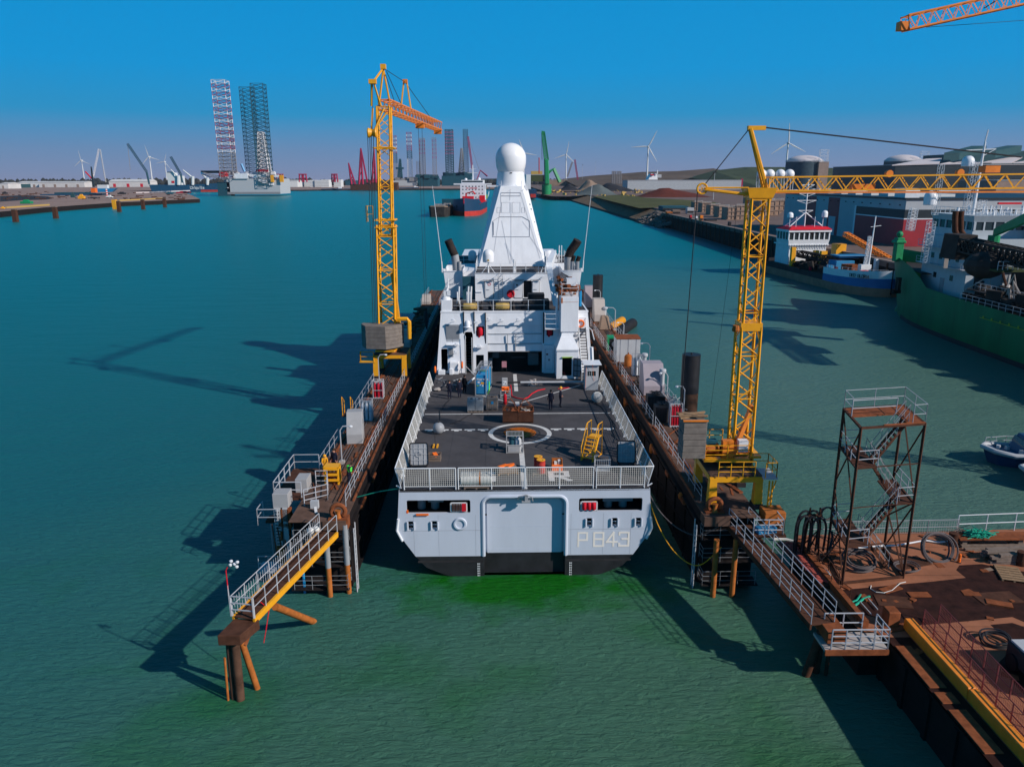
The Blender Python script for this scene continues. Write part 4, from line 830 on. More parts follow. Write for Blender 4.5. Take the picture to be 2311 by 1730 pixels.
b=MB();pts=[dk(*p)+Vector((0,0,.04)) for p in ((1005,235),(1015,275),(1060,292),(1110,300),(1150,285),(1180,255),(1230,228),(1290,215))];pts[0].z +=.6;b.path(pts,.055,6).build('red_hose','red',smooth=True,label='thick red hose curling over the deck from the wire crate',cat='hose')
b=MB();b.path([dk(*p)+Vector((0,0,.03)) for p in ((1400,212),(1440,210),(1490,203))],.05,6).build('red_hose','red',label='short length of red hose on the deck near the booth',cat='hose')
b=MB();b.path([dk(*p)+Vector((0,0,.03)) for p in ((420,475),(415,400),(470,330),(500,300))],.03,5).build('black_cable','hose_black',label='black cable running forward past the trio of people',cat='cable')
b=MB();b.path([dk(*p)+Vector((0,0,.03)) for p in ((500,505),(580,480),(660,430),(700,415))],.03,5).build('black_cable','hose_black',label='black cable lying on the deck by the left pair of liquid tanks',cat='cable')
b=MB();b.path([dk(*p)+Vector((0,0,.03)) for p in ((1580,300),(1680,330),(1760,360),(1800,420),(1840,480),(1850,560),(1880,620),(1860,660))],.04,5);b.path([dk(*p)+Vector((0,0,.03)) for p in ((1600,315),(1700,318),(1780,385),(1830,450),(1880,520),(1850,600),(1900,640))],.03,5).build('black_cable','hose_black',label='tangle of black cables along the starboard deck edge',cat='cable')
t=T('transport_beam','long pale handling beam lying across the deck before the hangar','beam',dk(1190,185));a=dk(880,158,6.6)-dk(1190,185);c=dk(1615,152,6.6)-dk(1190,185)
MB().tube(a,a.lerp(c,.28),.09,8).build('dark_section','dark_metal',t);MB().tube(a.lerp(c,.28),c,.1,8).build('beam_tube','pale_grey',t)
b=MB();b.obox((0,0,0),.5,.5,.12).obox((-.2,-.1,.1),.2,.3,.5,.4).obox((.2,.1,.1),.15,.3,.55,-.3).tube((-.5,-.3,.1),(.1,.1,.6),.05).tube((.6,-.3,.1),(0,.1,.6),.05).build('beam_stand','locker_beige',t)
for lb,px,mir in (('steel hatch door with handwheel standing at the port stern corner',(245,872),1),('steel hatch door with handwheel standing at the starboard stern corner',(1965,852),-1)):
 t=T('hatch_cover',lb,'hatch',dk(*px),radians(4*mir),group='upright hatch covers at the stern');b=MB();tl=.25;F=lambda x,z:(x,z*tl,z*.97+.25);G_=lambda x,z:(x,z*tl+.07,z*.97+.25)
 b.ext(rrect(-.6,.6,0,1.5,.14),F,G_).build('door_leaf','grey_metal',t)
 b=MB();b.path([(x,z*tl-.03,z*.97+.25) for x,z in rrect(-.62,.62,-.02,1.52,.15)],.045,5,True).build('door_frame','dark_metal',t)
 b=MB()
 for x in (-.35,0,.35):b.tube((x,.02*tl-.03,.3),(x,1.45*tl-.03,1.66),.02,4)
 for z in (.35,.75,1.15):b.tube((-.55,z*tl-.04,z*.97+.25),(.55,z*tl-.04,z*.97+.25),.02,4)
 b.build('stiffener','pale_grey',t);b=MB();b.path([(.2*cos(u),.8*tl-.12,1.03+.2*sin(u)) for u in [2*pi*i/16 for i in range(16)]],.02,5,True).tube((-.2,.8*tl-.12,1.03),(.2,.8*tl-.12,1.03),.015,4).build('handwheel','pale_grey',t)
 MB().box(-.55,-.48,.0,.5,0,.3).nx().box(.48,.55,0,.5,0,.3).build('stand_leg','dark_metal',t)
t=T('tool_crate','low wooden crate with orange tools beside the port hatch cover','crate',dk(370,815),0);b=MB()
for z in (.08,.22,.36):b.box(-.42,.42,-.02,.0,z,z+.1).box(-.42,.42,.7,.72,z,z+.1).box(-.44,-.42,0,.7,z,z+.1).box(.42,.44,0,.7,z,z+.1)
b.box(-.44,.44,-.02,.72,0,.06).build('box_sides','old_wood',t);MB().obox((0,.35,.2),.3,.35,.3,.5,.3).build('orange_tool','orange',t)
t=T('pallet_jack','black T-handled hand truck behind the low wooden crate','hand truck',dk(378,700));MB().tube((0,0,.1),(-.02,.15,1.05),.03,6).build('shaft','dark_metal',t);MB().path([(-.2,.1,.98),(-.2,.15,1.1),(.18,.15,1.1),(.18,.1,.98)],.025,5).build('handle','dark_metal',t);MB().box(-.2,-.08,-.1,.6,0,.1).nx().box(.08,.2,-.1,.6,0,.1).build('fork','safety_yellow',t)
t=T('mobile_stairs','yellow mobile access steps with tall handrails on the starboard deck','steps',dk(1640,812),radians(-28));b=MB();Hs=1.5
for x in (-.42,.42):b.hexa([(x-.03,-.1,0),(x+.03,-.1,0),(x+.03,.15,0),(x-.03,.15,0),(x-.03,.9,Hs),(x+.03,.9,Hs),(x+.03,1.15,Hs),(x-.03,1.15,Hs)]);b.tube((x,1.75,0),(x,1.75,Hs),.035,5).tube((x,.1,.05),(x,1.75,.05),.035,5).tube((x,1.75,0),(x,.5,.8),.025,4)
b.build('side_frame','safety_yellow',t);b=MB()
for i in range(6):b.box(-.4,.4,.02+i*.165,.24+i*.165,.2+i*.24,.24+i*.24)
b.box(-.42,.42,1.0,1.8,Hs-.05,Hs).build('tread','safety_yellow',t);b=MB()
for x in (-.42,.42):b.path([(x,-.05,.1),(x,-.1,1.0),(x,.85,Hs+.95),(x,1.0,Hs+1.0),(x,1.75,Hs+1.0),(x,1.75,Hs)],.032,5).tube((x,.2,.9),(x,.95,Hs+.5),.022,4).tube((x,.95,Hs+.5),(x,1.75,Hs+.5),.022,4).tube((x,1.0,Hs),(x,1.0,Hs+1),.025,4)
b.build('handrail','safety_yellow',t)
def drum(label,p,body,top):
 t=T('oil_drum',label,'drum',p,group='oil drums on a pallet');MB().lathe((0,0,0),[(.285,0),(.29,.02),(.285,.28),(.3,.3),(.285,.32),(.285,.58),(.3,.6),(.285,.62),(.285,.87),(.295,.89)],20).build('barrel',body,t,smooth=True);MB().lathe((0,0,.885),[(.292,0),(.292,.03)],20).build('lid',top,t)
 MB().lathe((.12,-.1,.91),[(.04,0),(.04,.02)],8).build('bung','dark_metal',t);return t
dp=dk(1250,935);z0=.14
drum('oil drum at the front, pinkish red with yellow lid',dp+Vector((.06,.3,z0)),'boot_red','safety_yellow');drum('oil drum behind, its yellow lid half hidden by the front drum',dp+Vector((-.1,.95,z0)),'boot_red','safety_yellow')
b=MB()
for i in range(7):b.box(-.5,.5,i*.16,i*.16+.11,.10,.125)
for x in (-.5,-.05,.4):b.box(x,x+.1,0,1.1,0,.1)
t=T('pallet','wooden pallet under the oil drums','pallet',dp);b.build('planks','old_wood',t)
def pallet_mb(w=1.2,d=.9):
 b=MB()
 for i in range(6):b.box(-w/2,w/2,i*d/6,i*d/6+d/8,.10,.125)
 for x in (-w/2,-.05,w/2-.1):b.box(x,x+.1,0,d,0,.1)
 return b
t=T('pallet','wooden pallet under the orange-topped timber load','pallet',dk(985,928),radians(12));pallet_mb(1.35,.9).build('planks','wood',t)
t=T('timber_load','load of wood blocks with orange planks on top, centre stern','timber',dk(985,926)+Vector((0,0,.13)),radians(12));MB().box(-.66,.66,.02,.75,0,.3).build('block_stack','old_wood',t,bevel=.02);MB().obox((-.3,.4,.32),.7,.22,.12,.5).nx().obox((.2,.35,.32),.6,.2,.12,.7).nx().obox((.3,.6,.32),.5,.15,.1,.2).build('orange_plank','orange',t)
t=T('orange_crate','stack of orange wooden boxes right of the drums','crate',dk(1392,893));MB().box(-.38,.38,0,.6,0,.42).build('lower_box','orange',t,bevel=.015);MB().box(-.36,-.3,.02,.58,.42,.75).box(.3,.36,.02,.58,.42,.75).box(-.3,.3,.5,.56,.42,.75).build('upper_box','rust_orange',t);MB().box(-.2,-.02,.1,.3,.42,.62).nx().box(.05,.22,.15,.4,.42,.7).build('tool','rope_white',t)
t=T('pallet','dark pallet under the white ribbed roll','pallet',dk(720,1048)+Vector((.0,.0,0)));pallet_mb(1.6,.8).build('planks','old_wood',t)
t=T('hose_roll','big white ribbed roll with a red stripe behind the stern netting','roll',dk(720,1048)+Vector((0,.42,.13)));b=MB();pr=[]
for i in range(22):x=-1.0+i*.0909;pr +=[(.40,x),(.46,x+.02),(.46,x+.065),(.40,x+.085)]
b.lathe((0,0,.47),[(.001,-1.0)]+pr+[(.001,1.0)],20,ax=0).build('roll_body','rope_white',t,smooth=False);MB().lathe((.18,0,.47),[(.472,0),(.472,.07)],20,ax=0).build('red_stripe','rust_orange',t)
t=T('mesh_container','pale grey wire mesh container next to the yellow steps','container',dk(1770,898));b=MB();wv=.5
for z in (.05,.45,.85):b.path([(-wv,0,z),(wv,0,z),(wv,.8,z),(-wv,.8,z)],.02,4,True)
for i in range(9):
 x=-wv+2*wv*i/8;b.tube((x,0,.05),(x,0,.85),.009,3).tube((x,.8,.05),(x,.8,.85),.009,3);y=.8*i/8;b.tube((-wv,y,.05),(-wv,y,.85),.009,3).tube((wv,y,.05),(wv,y,.85),.009,3)
b.build('mesh','pale_grey',t);MB().box(-wv,wv,0,.8,0,.04).build('base','grey_metal',t)
# white sentry booth
h0=dk(1678,221);t=T('sentry_booth','pale grey sentry booth with a window at the starboard hangar corner','booth',h0);Wd,Hh=.62,2.45
b=MB();b.plate([(-Wd,0),(Wd,0),(Wd,Hh),(-Wd,Hh)],[rrect(-.42,.34,1.35,1.85,.02,1)],lambda x,z:(x,0,z),lambda x,z:(x,.06,z));b.box(-Wd,-Wd+.05,.06,1.3,0,Hh).box(Wd-.05,Wd,.06,1.3,0,Hh).box(-Wd,Wd,1.3,1.35,0,Hh).build('wall','pale_grey',t)
b=MB()
for i in range(14):b.box(-Wd,Wd,-.012,0,.03+i*.09,.05+i*.09)
b.build('ribbed_panel','pale_grey',t);MB().box(-Wd-.22,Wd+.22,-.25,1.6,Hh,Hh+.09).build('roof','ship_white',t,bevel=.01)
MB().box(-.42,.34,.03,.05,1.35,1.85).build('pane','glass',t);b=MB();b.path([(-.44,-.01,1.33),(.36,-.01,1.33),(.36,-.01,1.87),(-.44,-.01,1.87)],.02,4,True).tube((-.05,-.01,1.35),(-.05,-.01,1.85),.015,4).tube((-.25,-.01,1.35),(-.25,-.01,1.85),.012,4).build('window_frame','white_paint',t)
b=MB();b.tube((-.55,-.02,Hh),(-.6,-.03,.1),.012,4).tube((.0,-.26,Hh+.05),(.2,-.03,.9),.012,4).build('orange_strap','orange',t)
t=T('pink_chair','small pink folding chair in the mouth of the hangar','chair',P(1138,837,6.1));MB().box(-.25,.25,-.1,.35,.4,.45).build('seat','pink',t);MB().box(-.25,.25,.35,.4,.45,.95).build('backrest','pink',t)
b=MB()
for x in (-.22,.22):
 for y in (-.08,.33):b.tube((x,y,0),(x,y,.4),.02,4)
b.build('leg','dark_metal',t,loose=True)
t=T('fire_station','red fire hose reel and extinguisher against the crane house corner','fire equipment',P(1262,852,6.1));MB().lathe((0,0,0),[(.12,0),(.13,.05),(.13,.7),(.05,.85)],10).build('extinguisher','red',t,smooth=True);MB().path([(.3+.25*cos(u),-.1,.35+.25*sin(u)) for u in [2*pi*i/14 for i in range(14)]],.07,6,True).build('hose_reel','dark_red',t,smooth=True);MB().box(-.15,.05,.1,.3,.9,2.0).build('reel_box','dark_red',t)
b=MB();random.seed(21)
for i in range(16):a=dk(random.uniform(395,560),random.uniform(130,215));a.z=6.15;c=a+Vector((random.uniform(-.8,.9),random.uniform(-.6,.6),random.uniform(-.03,.2)));b.tube(a,c,.03,5)
b.build('scrap_pile','grey_metal',kind='stuff',label='loose grey poles and rods heaped at the port hangar corner',cat='scrap')
b=MB();b.tube(dk(650,165,6.3),dk(705,118,6.5),.09,8).build('white_pipe','white_paint',label='short white pipe leaning behind the generator',cat='pipe',smooth=True)
t=T('tarpaulin_bag','crumpled beige bag lying by the port side rail','bag',dk(395,225));b=MB();b.sphere((0,0,.12),.35,10,6,.4);random.seed(2);b.v=[v+Vector((random.uniform(-.06,.06),random.uniform(-.06,.06),random.uniform(-.03,.03))) for v in b.v];b.build('bag','locker_beige',t,smooth=True)
# ------------------------------------------------------------ floating dock round the ship (same axes as the ship)
dock=thing('floating_dock','rusty brown floating dock whose two long wing walls flank the patrol ship','dock',(SX,SY,0),SR,local=True)
WI,WO,WT,Y0,Y1=11.1,14.6,5.0,-1.1,99.
for s in (-1,1):
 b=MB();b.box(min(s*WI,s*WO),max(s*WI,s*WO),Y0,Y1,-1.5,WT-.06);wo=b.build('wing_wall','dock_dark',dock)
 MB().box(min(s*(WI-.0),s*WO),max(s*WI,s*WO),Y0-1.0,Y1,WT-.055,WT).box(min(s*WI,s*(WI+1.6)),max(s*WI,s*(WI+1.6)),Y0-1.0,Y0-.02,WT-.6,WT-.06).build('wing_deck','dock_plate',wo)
 b=MB()
 for z,d in ((4.3,.22),(3.7,.1),(2.2,.14),(.5,.2)):b.box(min(s*(WI-d),s*(WI+.01)),max(s*(WI-d),s*(WI+.01)),Y0+.1,Y1,z-.09,z+.02)
 for i in range(34):y=Y0+.6+i*3.0;b.box(min(s*(WI-.09),s*(WI+.01)),max(s*(WI-.09),s*(WI+.01)),y-.03,y+.03,-.2,4.2)
 b.build('wall_ledge','dock_dark',wo)
 b=MB();random.seed(9+s)
 for i in range(20):y=2+i*4.8+random.uniform(-.4,.4);b.box(min(s*(WI-.34),s*WI),max(s*(WI-.34),s*WI),y,y+random.uniform(.8,1.6),4.0,4.3)
 b.build('wall_bracket','rust',wo,loose=True)
 b=MB();b.box(min(s*(WI+.02),s*(WI+.12)),max(s*(WI+.02),s*(WI+.12)),Y0+2,Y1,WT,WT+.14).box(min(s*(WI+.95),s*(WI+1.05)),max(s*(WI+.95),s*(WI+1.05)),Y0+2,Y1,WT,WT+.1).box(min(s*(WO-.45),s*(WO-.35)),max(s*(WO-.45),s*(WO-.35)),Y0+6,Y1,WT,WT+.12);b.build('crane_track','rust',wo)
 b=MB()
 yb=Y0+1.2 if s < 0 else Y0+1.5
 segs=[(yb,15.5),(16.5,35),(37,58),(60,78),(80,98)]
 for a,c in segs:rail(b,[(s*(WI+.4),a,WT),(s*(WI+.4),c,WT)],1.05,3,1.6,.022,4)
 b.build('inner_rail','rail_grey',wo)
 b=MB()
 for a,c in ((6,13),(19,31),(36,48),(52,70),(74,96)):rail(b,[(s*(WO-.08),a,WT),(s*(WO-.08),c,WT)],1.05,2,1.8,.02,4)
 b.build('outer_rail','rail_grey',wo)
 b=MB();random.seed(31+s)
 for i in range(150):
  y=random.uniform(Y0+3,96);x=s*random.uniform(WI+.3,WO-.2);L_=random.uniform(.4,2.6);a=random.gauss(0,.25);b.obox((x,y,WT+.003),random.uniform(.04,.3),L_,random.uniform(.02,.10),a)
 b.build('deck_clutter','rust',wo);wo.children[-1]['kind']='stuff'
 b=MB()
 for k in range(3):b.path([(s*(WO-1.1-k*.22),y,WT+.05+.02*sin(y)) for y in [Y0+6+i*4.0 for i in range(23)]],.04,4)
 b.build('deck_pipe','hose_grey',wo)
MB().box(-WI,WI,Y0+1,Y1-1,-3.2,-2.4).build('pontoon','dock_dark',dock)
for y in (13.2,26.5):
 MB().lathe((WI-.32,y,3.6),[(.05,0),(.14,.1),(.16,.45),(.12,.75),(.04,.85)],8).build('orange_fender','rust_orange',dock,smooth=True)
MB().lathe((WI-.3,3.0,4.0),[(.05,0),(.14,.1),(.16,.35),(.08,.5)],8).build('orange_fender','rust_orange',dock,smooth=True)
# stepped ends of the wings: landings, hand rails, guide piles
for s in (-1,1):
 b=MB();xi,xo=s*(WI-.0),s*(WO+.1)
 for z,d in ((3.3,.6),(1.9,.9),(.45,1.2)):b.box(min(xi,xo),max(xi,xo),Y0-d,Y0-.02,z-.08,z)
 el=b.build('end_landing','dock_dark',dock,loose=True)
 b=MB()
 for z,d in ((3.3,.6),(1.9,.9),(.45,1.2)):rail(b,[(s*(WI+.05),Y0-.1,z),(s*(WI+.05),Y0-d,z),(s*(WO-.1),Y0-d,z)],.95,3,1.2,.014,4)
 b.build('end_rail','grey_metal',el)
 b=MB();b.tube((s*(WI-.4),Y0-.3,-.6),(s*(WI-.4),Y0-.3,4.6),.045,4).tube((s*(WI-.4),Y0-.75,-.6),(s*(WI-.4),Y0-.75,4.4),.045,4)
 for i in range(14):b.tube((s*(WI-.4),Y0-.3,-.3+i*.35),(s*(WI-.4),Y0-.75,-.3+i*.35),.02,4)
 b.build('end_ladder','rail_grey',dock)
for x,y,z in ((-12.3,-2.35,4.3),(-11.2,-1.95,4.7),(11.7,-2.9,3.9),(12.9,-2.9,3.9)):
 o=MB().tube((x,y,-1),(x,y,z),.17,12).build('guide_pile',['rust_orange','grey_metal'],dock,smooth=True)
 if x < 0:
  b=MB().tube((x,y,2.0),(x,y,z+.02),.175,12).build('pile_sleeve','grey_metal',o,smooth=True)
# mooring fairlead castings at the wing ends
def fairlead(x,y,par):
 b=MB();b.path([(x+.42*cos(u),y,WT+.5+.42*sin(u)) for u in [pi*i/8 for i in range(-2,11)]],.15,8);b.box(x-.6,x+.6,y-.3,y+.4,WT-.6,WT+.1);o=b.build('fairlead','rust',par,smooth=True);MB().lathe((x,y-.1,WT+.1),[(.2,0),(.12,.25),(.2,.5)],12).build('fairlead_roller','rust_orange',o,smooth=True)
fairlead(-11.6,-1.7,dock);fairlead(11.9,-1.3,dock)
# port outboard platform and lift column (world points)
def Lc(v):v=_RS @ (Vector(v)-Vector((SX,SY,0)));return v
b=MB();b.box(-16.6,-14.6,1.5,6.9,WT-.15,WT);b.box(-16.9,-13.9,.6,1.5,WT-1.35,WT-1.2);pf=b.build('side_platform','rust_dark',dock,loose=True)
b=MB();rail(b,[(-14.7,6.8,WT),(-16.5,6.8,WT),(-16.5,1.6,WT),(-14.7,1.6,WT)],1.1,2,1.4,.035,5);rail(b,[(-17.2,1.3,WT-1.2),(-17.2,.0,WT-1.2),(-15.9,.0,WT-1.2)],1.1,2,1.2,.03,4);rail(b,[(-14.2,3.6,WT),(-13.4,3.6,WT),(-12.9,1.2,WT),(-14.2,.3,WT)],1.1,3,.9,.03,4);b.build('platform_rail','rail_grey',dock)
b=MB();b.box(-16.2,-15.2,.2,1.2,WT-.1,WT+.85).build('control_box','locker_grey',dock,bevel=.02);MB().box(-15.3,-14.5,2.4,3.6,WT,WT+.95).build('control_box','locker_grey',dock,bevel=.02);MB().box(-13.7,-13.2,-.2,.1,WT-.2,WT+.5).build('control_box','pale_grey',dock)
b=MB();b.box(-16.15,-15.75,.1,.4,-1,WT-.1).box(-15.6,-15.3,.1,.3,-1,WT-.1);co_=b.build('guide_column','pale_grey',dock)
b=MB()
for i in range(22):b.box(-16.1,-15.8,.06,.1,i*.22,i*.22+.05)
b.build('rung','dark_metal',co_);MB().box(-16.16,-15.74,.085,.42,1.0,2.3).build('yellow_sleeve','rust_orange',co_)
b=MB()
for x,r in ((-15.0,.09),(-14.75,.06),(-14.5,.1),(-16.5,.05)):b.tube((x,.4,-1),(x,.4,WT-1.3),r,8)
b.build('riser_pipe','grey_metal',dock,loose=True);b=MB();random.seed(19)
for i in range(30):x,y=random.uniform(-16.3,-13.4),random.uniform(-.4,1.4);z=random.uniform(2.2,4.6);b.tube((x,y,z-random.uniform(.4,2.6)),(x+random.uniform(-.15,.15),y,z),random.uniform(.03,.09),5)
for i in range(12):x=random.uniform(-16,-13.6);b.box(x,x+random.uniform(.2,.7),.1,.6,3.4+random.random()*1.2,3.6+random.random()*1.3)
b.build('lift_pipework','rust',dock);dock.children[-1]['kind']='stuff';MB().tube((-14.0,-1.9,-1),(-14.0,-1.9,1.6),.08,8).build('blue_pipe','bright_blue',dock)
MB().tube((-13.3,-.6,5.3),(-12.7,-1.9,3.2),.12,4).build('davit_leg','pale_grey',dock)
b=MB();random.seed(12)
for i in range(14):r=.35+random.random()*.55;b.path([(-14.2+.9*cos(u),.6-random.random()*.2,4.1+r*sin(u)-.4*r) for u in [pi+pi*k/10 for k in range(11)]],.03,4)
b.build('hanging_hose','hose_grey',dock)
b=MB();rail(b,[(-17.2,-.6,.9),(-15.9,-.6,.9)],1.0,2,.7,.025);b.box(-17.3,-15.7,-.7,.6,.75,.9);b.build('low_gallery','rail_grey',dock)
# mooring lines between wings and ship
for nm,pts,mk,r,lb in (('mooring_rope',[(9.1,45.9,5.6),(9.8,45.2,3.6),(10.8,44.2,2.2),(12,43.3,1.9),(13.3,43.2,3.2)],'yellow_cloth',.03,'thin yellow rope sagging from the stern to the starboard dock wing'),
      ('mooring_rope',[(9.1,46.1,5.8),(9.9,45.6,4.5),(11,45,3.6),(12.2,44.4,3.4),(13.3,43.9,4.3)],'hose_grey',.035,'dark grey mooring rope from the stern to the starboard dock wing'),
      ('mooring_rope',[(-6.9,46.4,5.9),(-8.4,46.8,5.5),(-9.9,47.1,5.0)],'net_green',.03,'pale green mooring rope from the stern to the port dock wing')):
 P_=[Vector(p) for p in pts];sm=[]
 for i in range(len(P_)-1):
  p0,p1,p2,p3=P_[max(i-1,0)],P_[i],P_[i+1],P_[min(i+2,len(P_)-1)]
  for t_ in [k/6 for k in range(6)]:sm.append(.5*((2*p1)+(p2-p0)*t_+(2*p0-5*p1+4*p2-p3)*t_*t_+(3*p1-p0-3*p2+p3)*t_**3))
 MB().path(sm+[P_[-1]],r,5).build(nm,mk,label=lb,cat='rope')
# ---- things standing on the wings
def lamp_post(p,label,h=2.6,dx=.8):
 t=T('lamp_post',label,'lamp post',p,group='goose-neck posts on the dock wings');MB().path([(0,0,0),(0,0,h-.3),(dx*.25,0,h),(dx,0,h+.05)],.05,6).build('post','rail_grey',t,smooth=True);MB().lathe((dx,0,h-.08),[(.12,0),(.16,.08),(.05,.16)],10).build('lamp_head','white_paint',t,smooth=True);MB().box(-.2,.2,-.2,.2,0,.25).build('foot','locker_beige',t);return t
def vent(p,label,h=1.7,mk='pale_grey'):
 t=T('vent_mushroom',label,'vent',p,group='mushroom vents on the starboard wing');MB().lathe((0,0,0),[(.2,0),(.2,h-.35)],14).build('trunk',mk,t,smooth=True);MB().lathe((0,0,h-.35),[(.3,0),(.33,.05),(.33,.25),(.26,.35)],14).build('cap',mk,t,smooth=True)
def hood(p,label,w,d,h,mk,rz=0.):  # tall ventilation hood with a sloping face
 t=T('ventilation_hood',label,'vent',p,rz,group='ventilation hoods on the dock');b=MB();pr=[(-d/2,0),(d/2,0),(d/2,h),(-d*.05,h),(-d/2,h*.35)]
 b.ext([(y,z) for y,z in pr],lambda y,z:(-w/2,y,z),lambda y,z:(w/2,y,z));b.build('hood',mk,t,bevel=.03);MB().box(w/2,w/2+.01,.0,.12,h*.6,h*.75).build('vent_slot','dark_metal',t);MB().box(-w/2-.08,w/2+.08,-d/2-.1,d/2+.1,0,.12).build('plinth','dock_rust',t)
def rack(p,label,col,h=1.5,n=4,rz=0.):
 t=T('gas_rack',label,'gas rack',p,rz,group='caged racks of gas bottles');w=.95;b=MB()
 for x in (-w/2,w/2):
  for y in (0,.7):b.tube((x,y,0),(x,y,h+.15),.035,5)
 b.path([(-w/2,0,h+.15),(w/2,0,h+.15),(w/2,.7,h+.15),(-w/2,.7,h+.15)],.035,5,True);b.box(-w/2,w/2,0,.7,.0,.1).box(-w/2,w/2,-.02,.0,h*.5,h*.5+.06).build('rack_frame','rail_grey',t)
 b=MB()
 for i in range(n):
  for y in (.18,.5):b.lathe((-w/2+.14+i*(w-.28)/(n-1),y,.1),[(.1,0),(.11,.03),(.11,h-.45),(.04,h-.28),(.04,h-.18)],10)
 b.build('gas_bottle',col,t,smooth=True,loose=True);MB().box(-w/2+.02,w/2-.02,.6,.68,.1,h).build('back_panel','pale_grey',t);return t
lamp_post(P(772,1046,5),'goose-neck lamp post on the port wing beside the tall grey hood',2.9)
lamp_post(P(856,862,5),'goose-neck lamp post behind the red gas bottles on the port wing',2.9)
hood(Vector((-12.1,58.2,5)),'tall light grey ventilation hood on the port wing',1.25,1.7,2.5,'locker_grey',.1)
rack(Vector((-12.2,63.6,5)),'rack of white gas bottles behind the grey hood on the port wing','white_paint',1.7,3);rack(Vector((-12.3,70.6,5)),'rack of dark red gas bottles on the port wing','bottle_red',1.6,3)
t=T('yellow_winch','bright yellow winch frame on the port wing end beside the workers','winch',Vector((-12.05,49.2,5)));b=MB()
for z in (.35,.75,1.15):b.box(-.5,.5,-.04,.04,z-.08,z+.08)
b.box(-.5,-.4,0,.8,0,1.25).box(.4,.5,0,.8,0,1.25).box(-.5,.5,0,.8,1.2,1.3).build('winch_frame','safety_yellow',t);MB().lathe((-.35,.45,.55),[(.32,0),(.32,.05),(.2,.06),(.2,.6),(.32,.61),(.32,.68)],14,ax=0).build('rope_drum','rust_orange',t,smooth=True)
t=T('yellow_ladder_cage','small yellow outboard ladder cage behind the port gas bottles','cage',Vector((-14.9,68.8,3.9)));b=MB()
for x in (-.5,.3):b.tube((x,0,0),(x,0,1.8),.04).tube((x,.9,0),(x,.9,1.2),.04).tube((x,0,1.8),(x,.9,1.2),.04)
b.build('cage_side','crane_yellow',t);MB().box(-.6,.5,-.1,1.0,-.1,0).build('cage_floor','rust_dark',t)
person('person in yellow jacket and hood on the port wing, by the outboard rail',P(734,1068,5),radians(20),'yellow_cloth',helmet='yellow_cloth',pose='bend',h=1.6)
person('bald person in navy overalls beside the one in the yellow jacket',P(756,1064,5),radians(-20),'navy_cloth',pose='stand')
person('person in a lime green safety vest leaning over on the port wing',P(789,1093,5),radians(60),'navy_cloth',vest='lime',pose='bend')
for i,(x,y,w,d,h,mk,lb) in enumerate(((-12.6,94,1.3,2,2.2,'locker_beige','beige plant housing at the far end of the port wing'),(-13.4,128,1.4,2.2,1.6,'locker_beige','low beige housing farthest along the port wing'))):
 hood(Vector((x,y,5)),lb,w,d,h,mk)
t=T('access_basket','small railed basket hanging outboard near the far port wing end','basket',Vector((-15.8,98,4.6)));b=MB();rail(b,[(-.9,-.8,0),(.9,-.8,0),(.9,.9,0),(-.9,.9,0),(-.9,-.8,0)],1.3,3,.9,.04);b.build('basket_rail','rail_grey',t);MB().box(-.95,.95,-.9,.95,-.15,0).build('basket_floor','dark_metal',t)
t=T('rigging_heap','heap of rusty rigging and winches at the far end of the port wing','rigging',Vector((-12.9,104,5)));b=MB();random.seed(6)
for i in range(26):b.obox((random.uniform(-1.2,1.2),random.uniform(-6,14),random.uniform(0,.9)),random.uniform(.2,.9),random.uniform(.2,1.2),random.uniform(.1,.6),random.random()*3)
b.build('gear','dock_rust',t);t.children[0]['kind']='stuff'
hood(Vector((13.6,124.5,5)),'mauve-grey hood beside the far black pile on the starboard wing',1.5,2.6,3.4,'mauve_grey');hood(Vector((13.7,112,5)),'beige-grey hood next to the mushroom vent on the starboard wing',1.6,3,3.2,'locker_beige')
vent(Vector((14.5,111,5)),'mushroom vent behind the brown covered crate',2.2);vent(Vector((14.5,90.5,5)),'mushroom vent behind the big rust-roofed locker',2.2);vent(P(1453,851,5),'tall pale mushroom vent next to the white bottle rack',2.6);vent(P(1493,893,5),'mushroom vent in front of the mauve ventilation hood',2.7)
t=T('tarp_crate','crate wrapped in tan canvas on the starboard wing','crate',Vector((13.7,105.2,5)));MB().taper(-.8,.8,-.8,.8,0,-.5,.5,-.5,.5,1.9).build('canvas','sand_pile',t,bevel=.1)
t=T('green_compressor','green compressor standing before the rust-roofed locker','compressor',Vector((13.2,91.8,5)));MB().box(-.7,.7,-.4,.8,.2,1.3).build('engine','dark_metal',t,bevel=.05);MB().box(-.8,.8,-.5,.9,1.5,1.7).nx().box(-.8,-.65,-.5,.9,0,1.5).nx().box(.65,.8,-.5,.9,0,1.5).build('frame_panel','green_paint',t);MB().lathe((0,-.42,.8),[(.35,0),(.35,-.05)],12,ax=1).build('fan_grille','pale_grey',t)
t=T('steel_locker','big grey steel locker with a rust-stained roof on the starboard wing','locker',Vector((13.9,86.2,5)));MB().box(-1.35,1.35,-1,1.3,0,2.7).build('body','pale_grey',t,bevel=.03);MB().box(-1.4,1.4,-1.05,1.35,2.7,2.8).build('roof','rust',t)
b=MB()
for x in (-.9,.0,.9):b.box(x-.02,x+.02,-1.03,-1.0,.05,2.65)
b.build('door_seam','panel_line',t)
t=T('rust_drum','rust-orange drum beside the grey steel locker','drum',Vector((13.65,83.4,5)));MB().lathe((0,0,0),[(.45,0),(.45,1.1),(.3,1.3),(.1,1.35)],14).build('drum_body','rust_orange',t,smooth=True);MB().lathe((0,0,1.33),[(.08,0),(.08,.2)],8).build('spout','rust',t)
